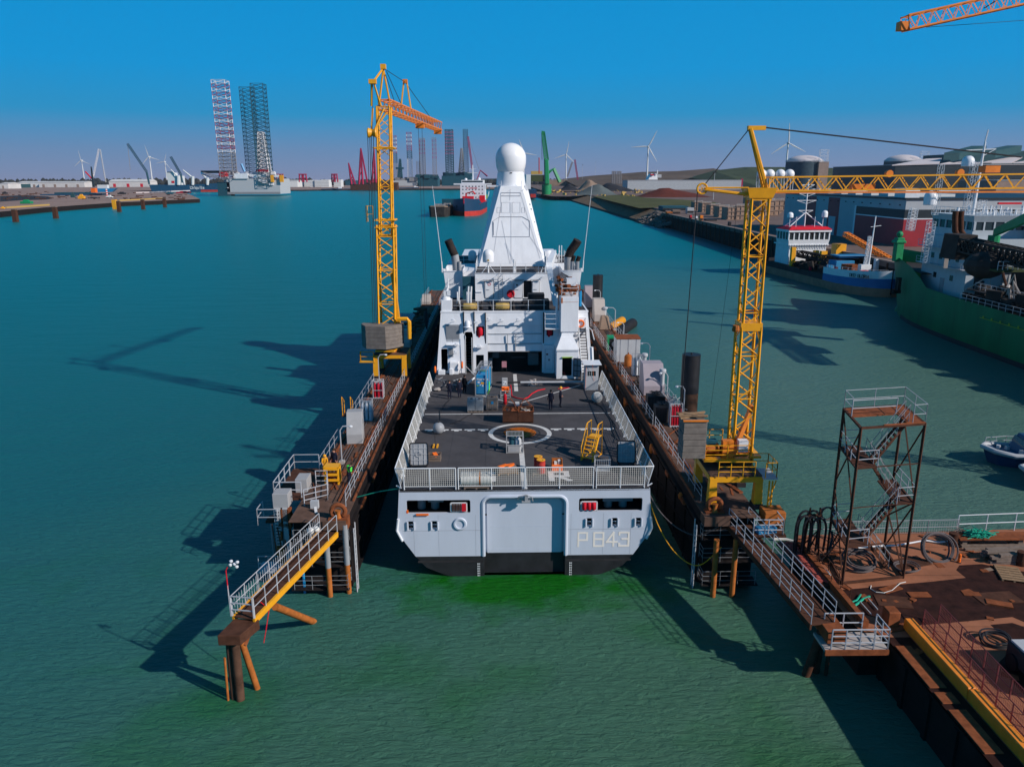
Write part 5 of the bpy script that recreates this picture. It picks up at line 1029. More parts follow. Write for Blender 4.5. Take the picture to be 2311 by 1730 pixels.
rack(Vector((13.9,78.9,5)),'rack of white gas bottles with a hose on the starboard wing','white_paint',2.1,3);rack(Vector((14.3,61.5,5)),'rack of dark red gas bottles on the starboard wing near the crane','bottle_red',1.9,4)
lamp_post(Vector((15.3,79.6,5)),'goose-neck post behind the white starboard gas rack',3.4,-.9);lamp_post(Vector((15.2,62.8,5)),'goose-neck post behind the dark red starboard gas rack',3.2,-.7);lamp_post(Vector((15.0,104,5)),'goose-neck post by the canvas crate',3.2,-1.2);lamp_post(Vector((15.0,96,5)),'goose-neck post by the corrugated hoses',2.6,-.8);lamp_post(Vector((15.0,121,5)),'goose-neck post by the far mauve hood',3.2,-.9);lamp_post(Vector((15.4,70.6,5)),'short goose-neck post between the mauve hood and the big black pile',2.4,-.7)
hood(Vector((14.2,72.2,5)),'large mauve ventilation hood next to the big black pile',2.0,2.6,3.0,'mauve_grey')
t=T('rock_heap','heap of grey rope and shackles on the starboard wing','heap',Vector((13.9,75.2,5)));b=MB();random.seed(14)
for i in range(40):b.sphere((random.gauss(0,.45),random.gauss(0,.8),random.random()*.4),random.uniform(.08,.22),6,4)
b.build('lump','rock',t);t.children[0]['kind']='stuff'
for k,(x,y,lb) in enumerate(((13.5,66.6,'black steel crate behind the red starboard gas rack'),(13.6,63.3,'black hose-filled crate left of the red starboard gas rack'))):
 t=T('black_crate',lb,'crate',Vector((x,y,5)),group='black crates on the starboard wing');MB().box(-.75,.75,-.5,.8,0,1.35).build('box','dark_metal',t,bevel=.03);b=MB()
 for i in range(6):b.box(-.78+i*.3,-.72+i*.3,-.55,-.5,.1,1.3)
 b.box(-.8,.8,-.55,-.5,1.25,1.38).build('rib','dark_metal',t);b=MB();random.seed(k)
 for i in range(9):b.path([(random.uniform(-.6,.6),random.uniform(-.3,.7),1.4+random.random()*.2) for _ in range(4)],.04,4)
 b.build('hose','hose_black',t)
b=MB();random.seed(15)
for i in range(14):b.path([(14.6+random.uniform(-.3,1.0),64+random.uniform(-1,5),5.1+random.random()*1.3) for _ in range(3)],.05,4)
b.build('pipe_tangle','grey_metal',kind='stuff',label='tangle of grey pipes on the starboard wing beside the big black pile',cat='pipes')
def pile(x,y,top,r,label,rusty):
 t=T('mooring_pile',label,'pile',Vector((x,y,-2)),group='round black piles beyond the starboard wing');MB().tube((0,0,rusty+2),(0,0,top+2),r,28).build('sleeve','pile_black',t,smooth=True);MB().tube((0,0,0),(0,0,rusty+2.05),r-.02,28).build('pile_shaft','dock_rust',t,smooth=True);MB().lathe((0,0,top+2),[(.08,0),(.08,.15)],8).build('lifting_eye','dark_metal',t)
p=D(1533,811,63.5);pile(p.x+1.2,64.2,p.z+.3,.78,'big near black pile beside the starboard wing',7.3);p=D(1337,622,121);pile(p.x+1.0,122,p.z,.8,'far black pile behind the mauve hood',1.0)
for (a,c,mk,lb,r) in (((1376,741),(1404,723),'safety_yellow','yellow corrugated floating hose alongside the starboard wing',.75),((1388,757),(1428,729),'dark_metal','dark grey corrugated floating hose alongside the starboard wing',.9)):
 A=P(*a,.5);B=P(*c,.5);d=(B-A);n_=int(d.length/.35);b=MB()
 for i in range(n_):b.tube(A+d*i/n_,A+d*(i+.62)/n_,r,14)
 b.tube(A,B,r*.88,14).build('floating_hose',mk,smooth=True,label=lb,cat='hose',group='corrugated floating hoses')
# ------------------------------------------------------------ yellow dock cranes
def crane(label,cx,cy,pz,wt,ztop,jd,jlen,cw,portal,front):
 t=thing('tower_crane',label,'crane',(cx,cy,5),0,'yellow tower cranes')
 x0,x1,y0,y1=portal;b=MB()
 for x in (x0,x1):
  for y in (y0,y1):b=MB();b.taper(x-.28,x+.28,y-.28,y+.28,5.15,x-.22,x+.22,y-.22,y+.22,pz);b.build('portal_leg','crane_yellow',t);MB().box(x-.3,x+.3,y-.45,y+.45,5.0,5.3).build('wheel_bogie','dark_metal',t)
 b=MB();b.box(x0-.25,x1+.25,y0-.2,y0+.15,pz-.25,pz+.1).box(x0-.25,x1+.25,y1-.15,y1+.2,pz-.25,pz+.1).box(x0-.2,x0+.15,y0+.15,y1-.15,pz-.25,pz+.1).box(x1-.15,x1+.2,y0+.15,y1-.15,pz-.25,pz+.1).build('portal_beam','crane_yellow',t)
 MB().box(x0-.2,x1+.2,y0-.15,y1+.15,pz+.11,pz+.17).build('portal_deck','dock_plate',t)
 MB().lathe((cx,cy,pz+.17),[(1.0,0),(1.0,.3),(.8,.35),(.8,.6)],24).build('slew_ring','rust_orange',t)
 zb=pz+.75
 b=MB();u=Vector((*jd,0)).normalized();v=Vector((-u.y,u.x,0));Cn=Vector((cx,cy,0));pt=lambda a,c,z:Cn+u*a+v*c+Vector((0,0,z))
 b.hexa([pt(-2.6,-1,zb-.15),pt(1.2,-1,zb-.15),pt(1.2,1,zb-.15),pt(-2.6,1,zb-.15),pt(-2.6,-1,zb),pt(1.2,-1,zb),pt(1.2,1,zb),pt(-2.6,1,zb)]).build('turntable','crane_yellow',t)
 return t,pt,zb,u,v,Cn
# port crane, jib pointing away over the ship
cx,cy=-12.35,80.2
t,pt,zb,u,v,Cn=crane('tall yellow tower crane on the port wing, jib pointing away',cx,cy,7.4,1.7,32,(2.9,27),27,0,(-13.75,-10.75,78.5,81.8),1)
A=Vector((-12.55,79.9,zb));B=Vector((-12.25,79.9,20.8));Tp=Vector((-11.95,79.9,32.2))
b=MB();truss(b,A,B,1.7,1.7,11,.115,.065,side=(1,0,0),kind='v',ties=3);b.build('lower_tower','crane_yellow',t);b=MB();truss(b,B-Vector((0,0,1)),Tp,1.25,1.25,13,.095,.05,side=(1,0,0),kind='v',ties=4);b.build('upper_tower','crane_yellow',t)
b=MB()
for z in (20.6,21.3,28.3):c_=A.lerp(Tp,(z-zb)/(32.2-zb));b.path([c_+Vector((a*.98,c*.98,0)) for a,c in ((-1,-1),(1,-1),(1,1),(-1,1))],.09,4,True)
b.build('tower_collar','crane_yellow',t,loose=True);b=MB();c_=B+Vector((-1.2,-.4,.3));rail(b,[c_,c_+Vector((-.7,0,0)),c_+Vector((-.7,.8,0))],1.6,2,.8,.035);b.build('tower_gallery','crane_yellow',t)
b=MB();R0,R1=Vector((-12.0,80.4,32.45)),Vector((-9.0,107.2,32.1));truss(b,R0,R1,1.15,.95,34,.085,.045,kind='v');b.build('jib','crane_orange',t)
b=MB();ap=D(865,154,80.2);rm=D(841,187,78.6);low=D(840,300,78.8)
for q in ((R0+Vector((-.5,0,0))),(R0+Vector((.55,.6,0)))):b.tube(q,ap,.1,5)
b.tube(rm,ap,.1,5)
for dx in (-.35,.35):b.tube(rm+Vector((dx*.3,0,0)),Vector((-12.6+dx*1.3,79.2,32.2)),.09,5);b.tube(low+Vector((dx*.3,0,0)),Vector((-12.4+dx*1.6,79.3,32.0)),.09,5)
b.tube(low,Vector((-11.6,79.2,31.6)),.09,5).build('a_frame','crane_yellow',t)
MB().lathe(low-Vector((.45,0,0)),[(.42,0),(.48,.1),(.3,.45),(.48,.8),(.42,.9)],14,ax=0).build('guide_sheave','crane_yellow',t,smooth=True);MB().box(ap.x-.25,ap.x+.25,ap.y-.3,ap.y+.3,ap.z-.1,ap.z+.35).nx().box(rm.x-.35,rm.x+.35,rm.y-.3,rm.y+.3,rm.z-.1,rm.z+.3).build('sheave_box','crane_yellow',t)
sp0=R0.lerp(R1,.34)+Vector((0,0,.5));sp1=D(914.5,186,sp0.y);b=MB()
for dx in (-.55,.55):b.tube(sp0+Vector((dx,0,0)),sp1+Vector((dx*.3,0,0)),.09,5)
b.build('jib_post','crane_yellow',t);MB().box(sp1.x-.25,sp1.x+.25,sp1.y-.2,sp1.y+.2,sp1.z-.1,sp1.z+.3).build('post_head','crane_orange',t)
b=MB()
for q,w_ in ((ap,sp1),(sp1,R0.lerp(R1,.87)+Vector((0,0,.5))),(ap+Vector((.2,0,-.6)),R0.lerp(R1,.22)+Vector((-.3,0,.5))),(ap+Vector((.3,0,-.3)),R0.lerp(R1,.25)+Vector((.2,0,.5)))):b.tube(q,w_,.035,4)
b.tube(rm,low,.03,4)
for dx in (-.45,-.25,-.1,.1):b.tube(low+Vector((dx,0,0)),Vector((-13.5+dx,79,zb+1)),.03,4)
b.build('stay_cable','dark_metal',t)
tr=R0.lerp(R1,.60)-Vector((0,0,.5));MB().box(tr.x-.5,tr.x+.5,tr.y-.6,tr.y+.6,tr.z-.55,tr.z-.05).build('trolley','crane_orange',t);MB().box(R1.x-.5,R1.x+.5,R1.y-.3,R1.y+.4,R1.z-1.0,R1.z-.3).build('jib_tip','crane_orange',t)
b=MB();hk=Vector((tr.x,tr.y,9));
for dx in (-.22,.22):b.tube(tr+Vector((dx,0,-.5)),hk+Vector((dx*.5,0,0)),.022,4)
b.build('hoist_cable','dark_metal',t);MB().lathe(hk-Vector((0,0,2.2)),[(.05,0),(.12,.3),(.32,1.0),(.3,1.9),(.12,2.3)],8).build('hook_block','dark_metal',t,smooth=True)
b=MB();zc=8.35;o_=[(-15.15,78.9),(-14.5,77.6),(-12.4,77.2),(-11.4,78.0),(-10.8,79.0),(-10.8,79.6),(-15.1,79.6)]
for i in range(6):b.prism([(x+random.uniform(-.02,.02),y) for x,y in o_],zc+i*.40,zc+i*.40+.385)
b.build('counterweight','concrete_weight',t,bevel=.02)
b=MB();b.hexa([Vector((-11.3,79.2,zb)),Vector((-10.9,79.2,zb)),Vector((-10.9,79.8,zb)),Vector((-11.3,79.8,zb)),Vector((-11.9,79.2,16)),Vector((-11.6,79.2,16)),Vector((-11.6,79.8,16)),Vector((-11.9,79.8,16))]);b.path([(-11.3,78.6,11.3),(-10.3,78.6,11.3),(-10.1,78.6,11.0),(-10.1,78.6,9.2)],.22,6).build('erection_ram','crane_yellow',t)
b=MB();rail(b,[(-15.3,78.6,6.9),(-15.3,78.2,6.9),(-13.9,78.2,6.9)],1.0,2,1.2,.04);b.box(-15.4,-13.8,78.2,79.2,6.75,6.9).build('access_balcony','crane_yellow',t)
# starboard crane, jib pointing right
t,pt,zb,u,v,Cn=crane('shorter yellow tower crane on the starboard wing, jib reaching out to the right',15.45,48.0,7.0,1.15,24,(1,0),30,0,(13.05,15.95,45.2,48.8),1)
A=Vector((15.5,48.0,zb));Tp=Vector((15.42,48.0,24.1));Bm=A.lerp(Tp,.52)
b=MB();truss(b,A,Bm,1.22,1.22,9,.10,.055,side=(1,0,0),kind='v',ties=3);b.build('lower_tower','crane_yellow',t);b=MB();truss(b,Bm,Tp,1.05,1.05,9,.09,.05,side=(1,0,0),kind='v',ties=4);b.build('upper_tower','crane_yellow',t)
b=MB();c_=Bm;b.box(c_.x-.68,c_.x+.68,c_.y-.68,c_.y+.68,c_.z-.25,c_.z+.25).build('tower_collar','crane_yellow',t);MB().lathe(Bm+Vector((-.95,-.5,-.3)),[(.2,0),(.25,.1),(.2,.4)],10).build('collar_sheave','rust_orange',t)
hz=24.15;b=MB();b.taper(14.72,16.15,47.4,48.6,hz,14.55,16.35,47.3,48.7,hz+.6).box(14.85,16.1,47.45,48.55,hz-.15,hz).build('slewing_head','crane_yellow',t)
b=MB();truss(b,(15.9,48,24.95),(52,48.0,25.3),.95,.82,56,.065,.038,kind='v');b.build('jib','crane_yellow',t)
MB().box(16,52,47.5,47.62,24.42,24.52).build('trolley_rail','crane_orange',t)
b=MB();ap=D(1693,290,48);
for dy in (-.3,.3):b.tube((15.85,48+dy,24.6),(ap.x,48+dy*.3,ap.z),.12,6)
b.box(ap.x-.15,ap.x+.9,47.85,48.15,ap.z-.1,ap.z+.15).build('a_frame','crane_yellow',t)
b=MB()
for dy in (-.35,.35):b.tube((14.7,48+dy,24.35),(12.15,48+dy*.5,24.65),.09,6);b.tube((14.7,48+dy,24.75),(12.15,48+dy*.5,24.75),.05,5)
b.build('rear_arm','crane_yellow',t);b=MB();wc=Vector((11.95,47.9,24.7));b.path([wc+Vector((.3*cos(a),0,.3*sin(a))) for a in [2*pi*i/18 for i in range(18)]],.06,6,True)
for i in range(6):a=pi*i/3;b.tube(wc,wc+Vector((.3*cos(a),0,.3*sin(a))),.025,4)
b.build('cable_wheel','crane_yellow',t)
b=MB();b.tube((ap.x+.9,48,ap.z+.05),(31.2,48,26.5),.045,5).tube((ap.x,48,ap.z+.05),(12.1,47.9,24.95),.035,4).tube((11.68,47.9,24.7),(11.3,47.6,9.8),.03,4).tube((14.2,48,23.5),(13.2,47.6,9.5),.012,3)
b.build('stay_cable','dark_metal',t)
for x,z in ((23.2,25.45),(27.5,25.5)):MB().lathe((x,47.7,z+.1),[(.22,0),(.22,.3)],10,ax=1).build('jib_sheave','crane_orange',t)
MB().box(21.0,22.4,47.7,48.2,24.55,24.95).nx().box(28.9,29.8,47.6,48.3,25.6,26.0).build('hoist_motor','crane_orange',t)
b=MB();random.seed(17)
for i in range(6):b.box(11.25+random.uniform(-.03,.03),12.75,46.2,47.6,7.9+i*.42,8.3+i*.42)
b.build('counterweight','concrete_weight',t,bevel=.02);MB().box(11.2,12.8,46.1,46.25,10.42,10.5).build('weight_clamp','crane_orange',t)
b=MB();random.seed(18)
for i in range(12):b.obox((12+random.uniform(-.5,.6),47+random.uniform(-.4,.5),10.45+random.random()*.15),.15,1.4,.1,random.uniform(1.0,2.0))
b.build('timber_on_weight','wood',t,loose=False)
MB().box(12.75,15.75,46.4,49,7.6,7.75).build('machine_deck','crane_yellow',t);b=MB();rail(b,[(12.8,49,7.75),(12.8,46.45,7.75),(15.7,46.45,7.75),(15.7,49,7.75)],.95,3,1.4,.03);rail(b,[(12.8,49,7.75),(14.6,49,7.75)],1.2,3,.9,.03);b.build('machine_rail','crane_yellow',t)
MB().lathe((12.9,47.1,8.25),[(.38,0),(.38,.08),(.25,.1),(.25,.8),(.38,.82),(.38,.9)],14,ax=0).build('winch_drum','rust_orange',t,smooth=True);MB().box(13.0,13.9,47.6,48.2,8.0,8.6).build('winch_motor','far_teal_steel',t);MB().box(14.0,14.7,46.7,47.2,7.75,8.9).build('switch_box','crane_orange',t);MB().box(15.0,15.6,46.6,47.1,8.2,8.95).build('white_box','white_paint',t)
MB().hexa([(14.6,46.9,7.8),(14.9,46.9,7.8),(14.9,47.3,7.8),(14.6,47.3,7.8),(15.9,47.5,11),(16.1,47.5,11),(16.1,47.9,11),(15.9,47.9,11)]).build('erection_ram','crane_orange',t)
b=MB();rail(b,[(13.3,44.9,7.17),(15.6,44.9,7.17)],1.0,3,.8,.03);rail(b,[(15.9,46.4,7.17),(16.9,46.4,7.17),(16.9,44.7,7.17),(16.2,44.7,7.17)],1.0,2,.8,.03);b.build('portal_rail','crane_yellow',t);MB().box(16.1,17,44.7,46.4,7.05,7.16).build('side_step','pale_grey',t)
b=MB();b.tube((16.45,44.6,5),(16.45,44.6,7.0),.06).tube((16.65,44.6,5),(16.65,44.6,7.0),.06).tube((16.9,44.7,7.0),(16.5,44.6,5.6),.04).build('ladder_post','crane_yellow',t)
p0,p1=D(2042,60,60),D(2400,-22,60)
b=MB();truss(b,p0+Vector((0,0,.2)),p0+(p1-p0)*2.4,1.15,.95,60,.075,.04,kind='v');t=thing('tower_crane','rusty orange crane jib entering the sky at the top right corner','crane',(p0.x+26,60,2.5));b.build('jib','crane_orange',t)
q_=p0+(p1-p0)*1.9;b=MB();truss(b,(q_.x,60,2.5),(q_.x,60,q_.z+6),1.6,1.6,30,.1,.06,side=(1,0,0));b.build('tower','crane_orange',t);MB().box(q_.x-3,q_.x+3,57,63,-2,2.4).build('foundation_block','tank_concrete',t,bevel=.1)
b=MB();b.tube(D(2090,62,60),D(2330,45,60),.02,3).tube((q_.x,60,q_.z+6),p0.lerp(p1,.5),.04,3).build('stay_cable','dark_metal',t);MB().box(p0.x-.5,p0.x+.2,59.7,60.3,p0.z-.3,p0.z+.3).build('jib_tip','crane_orange',t)
# ------------------------------------------------------------ gangways
def gangway(label,A,B,w,beam,grid,railh=1.1):
 A,B=Vector(A),Vector(B);t=thing('gangway',label,'gangway',tuple(A));d=(B-A);L_=d.length;dn=d.normalized();sd_=dn.cross(Vector((0,0,1))).normalized();Z_=Vector((0,0,1))
 b=MB()
 for s in (-1,1):a=A+sd_*s*w/2;c=B+sd_*s*w/2;b.hexa([a-sd_*.05-Z_*.34,a+sd_*.05-Z_*.34,c+sd_*.05-Z_*.34,c-sd_*.05-Z_*.34,a-sd_*.06,a+sd_*.06,c+sd_*.06,c-sd_*.06])
 b.build('side_beam',beam,t,loose=True);b=MB();n_=int(L_/.3)
 for i in range(n_):a=A+d*i/n_;c=A+d*(i+.93)/n_;b.hexa([a-sd_*w/2.2-Z_*.1,a+sd_*w/2.2-Z_*.1,c+sd_*w/2.2-Z_*.1,c-sd_*w/2.2-Z_*.1,a-sd_*w/2.2-Z_*.04,a+sd_*w/2.2-Z_*.04,c+sd_*w/2.2-Z_*.04,c-sd_*w/2.2-Z_*.04])
 b.build('walkway','rust_dark',t)
 for s in (-1,1):
  b=MB();rail(b,[A+sd_*s*w/2,B+sd_*s*w/2],railh,3 if not grid else 2,1.15,.024,5)
  if grid and s==-1:
   for i in range(int(L_/.22)):p_=A+sd_*s*w/2+d*i/int(L_/.22);b.tube(p_,p_+Z_*railh*.82,.014,4)
  b.build('railing','rail_grey',t)
 return t
A1,B1=Vector((-13.15,33.9,4.3)),Vector((-10.9,42.9,4.6))
t=gangway('long narrow gangway with yellow side beams running from the rusty pile to the port wing',A1,B1,1.15,'crane_yellow',True)
b=MB();rail(b,[A1+Vector((-.6,.1,0)),A1+Vector((.6,-.1,0))],1.1,3,1.2,.035);b.build('end_gate','rail_grey',t)
b=MB();b.hexa([(-14.0,32.6,3.55),(-12.9,32.6,3.55),(-12.4,34.0,3.55),(-13.7,34.1,3.55),(-14.0,32.6,4.1),(-12.9,32.6,4.1),(-12.4,34.0,4.1),(-13.7,34.1,4.1)]);t=thing('mooring_dolphin','rusty pile cluster carrying the outer end of the port gangway','pile',(-13.6,33.4,0));b.build('cap','rust_dark',t,bevel=.03)
MB().tube((-13.5,33.3,-1),(-13.45,33.3,3.6),.22,12).nx().tube((-13.85,33.4,-1),(-13.8,33.4,3.6),.16,10).build('pile_shaft','dock_rust',t,smooth=True);MB().tube((-12.8,34.3,-1),(-13.3,33.6,3.4),.16,10).nx().tube((-14.1,33.2,-1),(-14.05,33.3,2.4),.06,8).build('raking_pile','rust_orange',t,smooth=True);MB().tube((-13.1,33.6,2.9),(-12.7,34.6,4.0),.1,6).build('bracket','rust',t)
a,c=D(621,1368,36.2),P(704,1396,.15);MB().tube(a,c+Vector((.1,0,-.2)),.2,12).build('fender_log','rust_orange',smooth=True,label='rusty orange log slanting from the port gangway down to the water',cat='log')
t=T('lamp_post','red and white pole with a lamp cluster at the outer end of the port gangway','lamp post',A1+Vector((-.65,.1,.6)));MB().tube((0,0,-.6),(0,0,1.1),.03,6).build('post','rail_grey',t);MB().path([(0,0,.9),(0,0,1.9),(.1,0,2.1)],.03,6).build('red_pole','red',t);b=MB()
for x,z in ((.25,2.2),(.45,2.25),(.6,2.35),(.3,2.4),(.55,2.1)):b.lathe((x,0,z),[(.04,-.06),(.08,-.03),(.09,.04),(.03,.08)],8)
b.build('lamp_cluster','white_paint',t,smooth=True)
b=MB();b.path([A1+Vector((.6,.9,.3)),A1+Vector((.9,1.2,-.3)),A1+Vector((.75,.9,-1.3)),A1+Vector((.6,.8,-2.0))],.025,5).build('red_rope','red',label='thin red rope hanging from the port gangway',cat='rope')
b=MB();b.sphere((-11.8,42.2,4.95),.22,8,6);b.sphere((-11.5,42.4,4.95),.2,8,6);b.build('white_bundle','rope_white',label='white bundle on the port gangway top end',cat='bundle',smooth=True)
A2,B2=Vector((14.55,44.2,4.25)),Vector((16.15,34.6,3.3))
t=gangway('rusty gangway with pale railings from the starboard wing down to the quay platform',B2,A2,1.3,'rust_dark',False,1.15)
t=thing('landing_platform','pale railed landing platform over the water by the quay','platform',(17.3,34.2,0));MB().box(15.9,19.1,33.5,35.0,2.35,2.5).build('deck','locker_beige',t);MB().box(15.9,19.1,33.4,33.5,2.2,2.48).build('edge_beam','rust',t)
b=MB();rail(b,[(16.2,33.5,2.5),(19.05,33.5,2.5),(19.05,34.9,2.5)],1.1,3,.7,.035,5);rail(b,[(16.4,35.0,2.5),(18.4,35.0,2.5)],1.1,2,1,.035,5);b.build('railing','rail_grey',t)
MB().box(16.1,17.1,33.8,35.6,2.6,3.25).build('cross_beam','rust',t,bevel=.03)
for i,(x,y,X_,Y_) in enumerate(((15.5,34.9,16.3,34.9),(16.3,35.2,16.45,35.1),(16.75,34.9,16.8,34.9))):MB().tube((x,y,-1),(X_,Y_,2.7),(.22,.2,.1)[i],10).build('support_pile','rust_dark',t,smooth=True)
b=MB();rail(b,[(15.0,42.6,4.3),(16.8,42.6,4.3),(16.8,43.8,4.3)],1.0,3,.9,.035);t=thing('wing_landing','small railed landing with a blue sheet at the starboard wing end','landing',(15.9,43,4));b.build('railing','rail_grey',t);MB().box(14.9,17,42.5,44,4.15,4.3).build('deck','rust_dark',t);MB().obox((15.9,43.0,4.3),1.2,.5,.35,.2).build('blue_sheet','blue_paint',t)
MB().taper(16.0,17.3,43.6,44.8,4.0,16.0,17.3,43.6,44.8,5.3).build('orange_box','rust_orange',label='orange steel box at the corner of the starboard wing',cat='box',bevel=.03)
# ------------------------------------------------------------ near quay at the lower right
c1=lambda x,y:(x/3.16,y/3.16+150)
c2=lambda x,y:(x/4.14+700,y/4.14+120)
c3=lambda x,y:(x/4.424+1000,y/4.424+270)
c4=lambda x,y:(x/4.424+1450,y/4.424+270)
c5=lambda x,y:(x/4.798+1850,y/4.798+270)
c6=lambda x,y:(x/3.346+1650,y/3.346+450)
c7=lambda x,y:(x/3.45+1800,y/3.45+850)
c8=lambda x,y:(x/2.76+1600,y/2.76+1130)
cb=lambda x,y:(x/6.13+2000,y/6.13+250)
cd=lambda x,y:(x/5.914+2020,y/5.914+480)
QZ=2.5
def q7(x,y,z=QZ):return P(*c7(x,y),z)
def q8(x,y,z=QZ):return P(*c8(x,y),z)
ql=[(18.4,34.9),(19.45,34.9),(19.45,-30),(90,-30),(90,50.5),(34.5,46.9),(19.2,46.2),(18.0,44)]
MB().prism(ql,-2,QZ-.05).build('quay_wall','quay_wall',kind='structure')
MB().prism([(x+(.0),y) for x,y in ql],QZ-.046,QZ).build('quay_ground','quay_top',kind='structure')
def flat(name,pts,z,mk,**k):return MB().add([(p.x,p.y,z) for p in pts],[tuple(range(len(pts)))]).build(name,mk,**k)
flat('dark_ground',[q8(*p) for p in ((830,552),(1000,538),(1180,520),(1400,500),(1600,478),(1540,430),(1560,400),(1700,392),(1900,430),(2250,480),(2250,800),(1960,752),(1890,722),(1500,758),(1160,785),(1060,730),(940,700),(880,640))],QZ+.004,'quay_dark',kind='structure')  # darker brown ground patch with a sharp outline
flat('dark_ground',[q8(*p) for p in ((1752,770),(1890,758),(2300,900),(2300,1300),(1960,1200),(1850,1080),(1800,1010),(1905,905))],QZ+.004,'quay_dark',kind='structure')  # cast shadow painted as a dark patch on the ground
b=MB()
for i in range(26):b.box(19.33,19.45,34.4-i*2.2,34.7-i*2.2,-1,2.3)
b.build('quay_sheet_piling','quay_wall',kind='structure')
for k,(y0,y1) in enumerate(((30.4,33.7),(29.3,30.1),(26.2,28.9))):
 MB().box(19.5,20.32,y0,y1,2.505,2.56).build('quay_ledge','rust',label=('rust-brown fender plate at the foot of the quay edge, %s of three' % ('farthest','middle short one','nearest')[k]),cat='ledge',group='fender plates on the quay wall',bevel=.02)
MB().box(19.45,20.7,15,34.5,QZ-.1,QZ+.004).build('edge_dark_strip','quay_dark',kind='structure')  # flat strip; the shade in the gaps beside the beam is painted dark
t=thing('edge_beam','thick yellow steel beam along the quay edge, worn on top','beam',(21,30,QZ));
for y0,y1 in ((29.6,35.3),(15,29.55)):MB().box(20.72,21.2,y0,y1,QZ+.0,QZ+.62).build('beam_section','beam_orange',t,bevel=.04)
def mesh_fence(label,A,B,h=1.1):
 A,B=Vector(A),Vector(B);t=thing('mesh_fence',label,'fence',tuple(A),group='red mesh fences');b=MB();rail(b,[A,B],h,2,1.05,.03,5);b.build('post_frame','mesh_red',t);b=MB();net(b,A,B,.05,h,.13,.006);b.build('mesh_panel','mesh_red',t)
mesh_fence('red mesh fence nearest the yellow beam',(21.75,35.3,QZ),(21.6,25.8,QZ));mesh_fence('red mesh fence farther from the yellow beam',(22.85,35.8,QZ),(22.6,26.5,QZ))
# scaffold stair tower
FL,FR,BR=Vector((19.45,39.8,QZ)),Vector((23.35,40.5,QZ)),Vector((23.95,44.1,QZ));BL=FL+BR-FR;LH=2.4
t=thing('stair_tower','rusty open steel stair tower with four flights standing on the quay','stair tower',tuple(FL));ux,uy=(FR-FL),(BL-FL);Zv=Vector((0,0,1));tp=lambda u,v,z:FL+ux*u+uy*v+Zv*z;TH_=9.6
for u,v_ in ((0,0),(1,0),(1,1),(0,1)):MB().tube(tp(u,v_,0),tp(u,v_,TH_),.09,4).build('corner_post','rust_dark',t)
b=MB()
for (a,c) in (((0,0),(1,0)),((0,1),(1,1)),((0,0),(0,1)),((1,0),(1,1))):
 for z in (0.1,TH_-.05):b.tube(tp(*a,z),tp(*c,z),.085,4)
for z in (LH*2,):b.tube(tp(0,0,z),tp(1,0,z),.03,4)
b.tube(tp(0,0,LH*3),tp(1,0,LH*3),.04,4).tube(tp(0,0,LH),tp(1,0,LH),.04,4).tube(tp(0,0,LH),tp(0,1,LH),.07,4).tube(tp(0,0,LH*3),tp(0,1,LH*3),.07,4).tube(tp(1,0,LH*2),tp(1,1,LH*2),.07,4);b.build('horizontal_beam','rust_dark',t,loose=True)
b=MB()
for v_,u in (((0,1),0),((0,1),1)):
 for k in range(2):z=k*2*LH;b.tube(tp(u,0,z+.2),tp(u,1,z+2*LH-.2),.045,4);b.tube(tp(u,1,z+.2),tp(u,0,z+2*LH-.2),.045,4)
b.tube(tp(1,0,.2),tp(1,1,LH),.05,4).tube(tp(1,1,LH),tp(1,0,2*LH),.05,4);b.build('cross_brace','rust_dark',t,loose=True)
def slab(u0,u1,v0,v1,z,nm='landing',mk='rust_dark'):MB().hexa([tp(u0,v0,z-.08),tp(u1,v0,z-.08),tp(u1,v1,z-.08),tp(u0,v1,z-.08),tp(u0,v0,z),tp(u1,v0,z),tp(u1,v1,z),tp(u0,v1,z)]).build(nm,mk,t)
slab(0,.33,0,1,LH);slab(.72,1,0,1,LH*2);slab(0,.33,0,1,LH*3);slab(0,1,.55,1,LH*4,mk='rust');slab(.74,1,0,.55,LH*4,mk='rust')
for i,(ua,uc,va) in enumerate(((.86,.32,.34),(.30,.80,.12),(.76,.30,.34),(.30,.78,.12))):
 z0,z1=LH*i,LH*(i+1);b=MB()
 for v_ in (va,va+.22):a,c=tp(ua,v_,z0),tp(uc,v_,z1);b.hexa([a-Zv*.12,c-Zv*.12,c-Zv*.12+uy*.01,a-Zv*.12+uy*.01,a+Zv*.12,c+Zv*.12,c+Zv*.12+uy*.01,a+Zv*.12+uy*.01])
 for k in range(10):f=(k+.5)/10;a=tp(ua+(uc-ua)*f,va,z0+(z1-z0)*f);d=(ux*.028 if uc > ua else -ux*.028);b.hexa([a-d-Zv*.02,a+d-Zv*.02,a+d+uy*.22-Zv*.02,a-d+uy*.22-Zv*.02,a-d+Zv*.02,a+d+Zv*.02,a+d+uy*.22+Zv*.02,a-d+uy*.22+Zv*.02])
 b.build('stair_flight','rust_dark',t);b=MB()
 for v_ in (va,va+.22):
  b.tube(tp(ua,v_,z0+1),tp(uc,v_,z1+1),.022,4).tube(tp(ua,v_,z0+.5),tp(uc,v_,z1+.5),.018,4)
  for k in range(4):f=k/3;a=tp(ua+(uc-ua)*f,v_,z0+(z1-z0)*f);b.tube(a,a+Zv,.018,4)
 b.build('stair_handrail','grey_metal',t)
b=MB()
for z in (LH,LH*3):rail(b,[tp(.33,0,z),tp(0,0,z),tp(0,1,z),tp(.33,1,z)],1.0,2,1.3,.025)
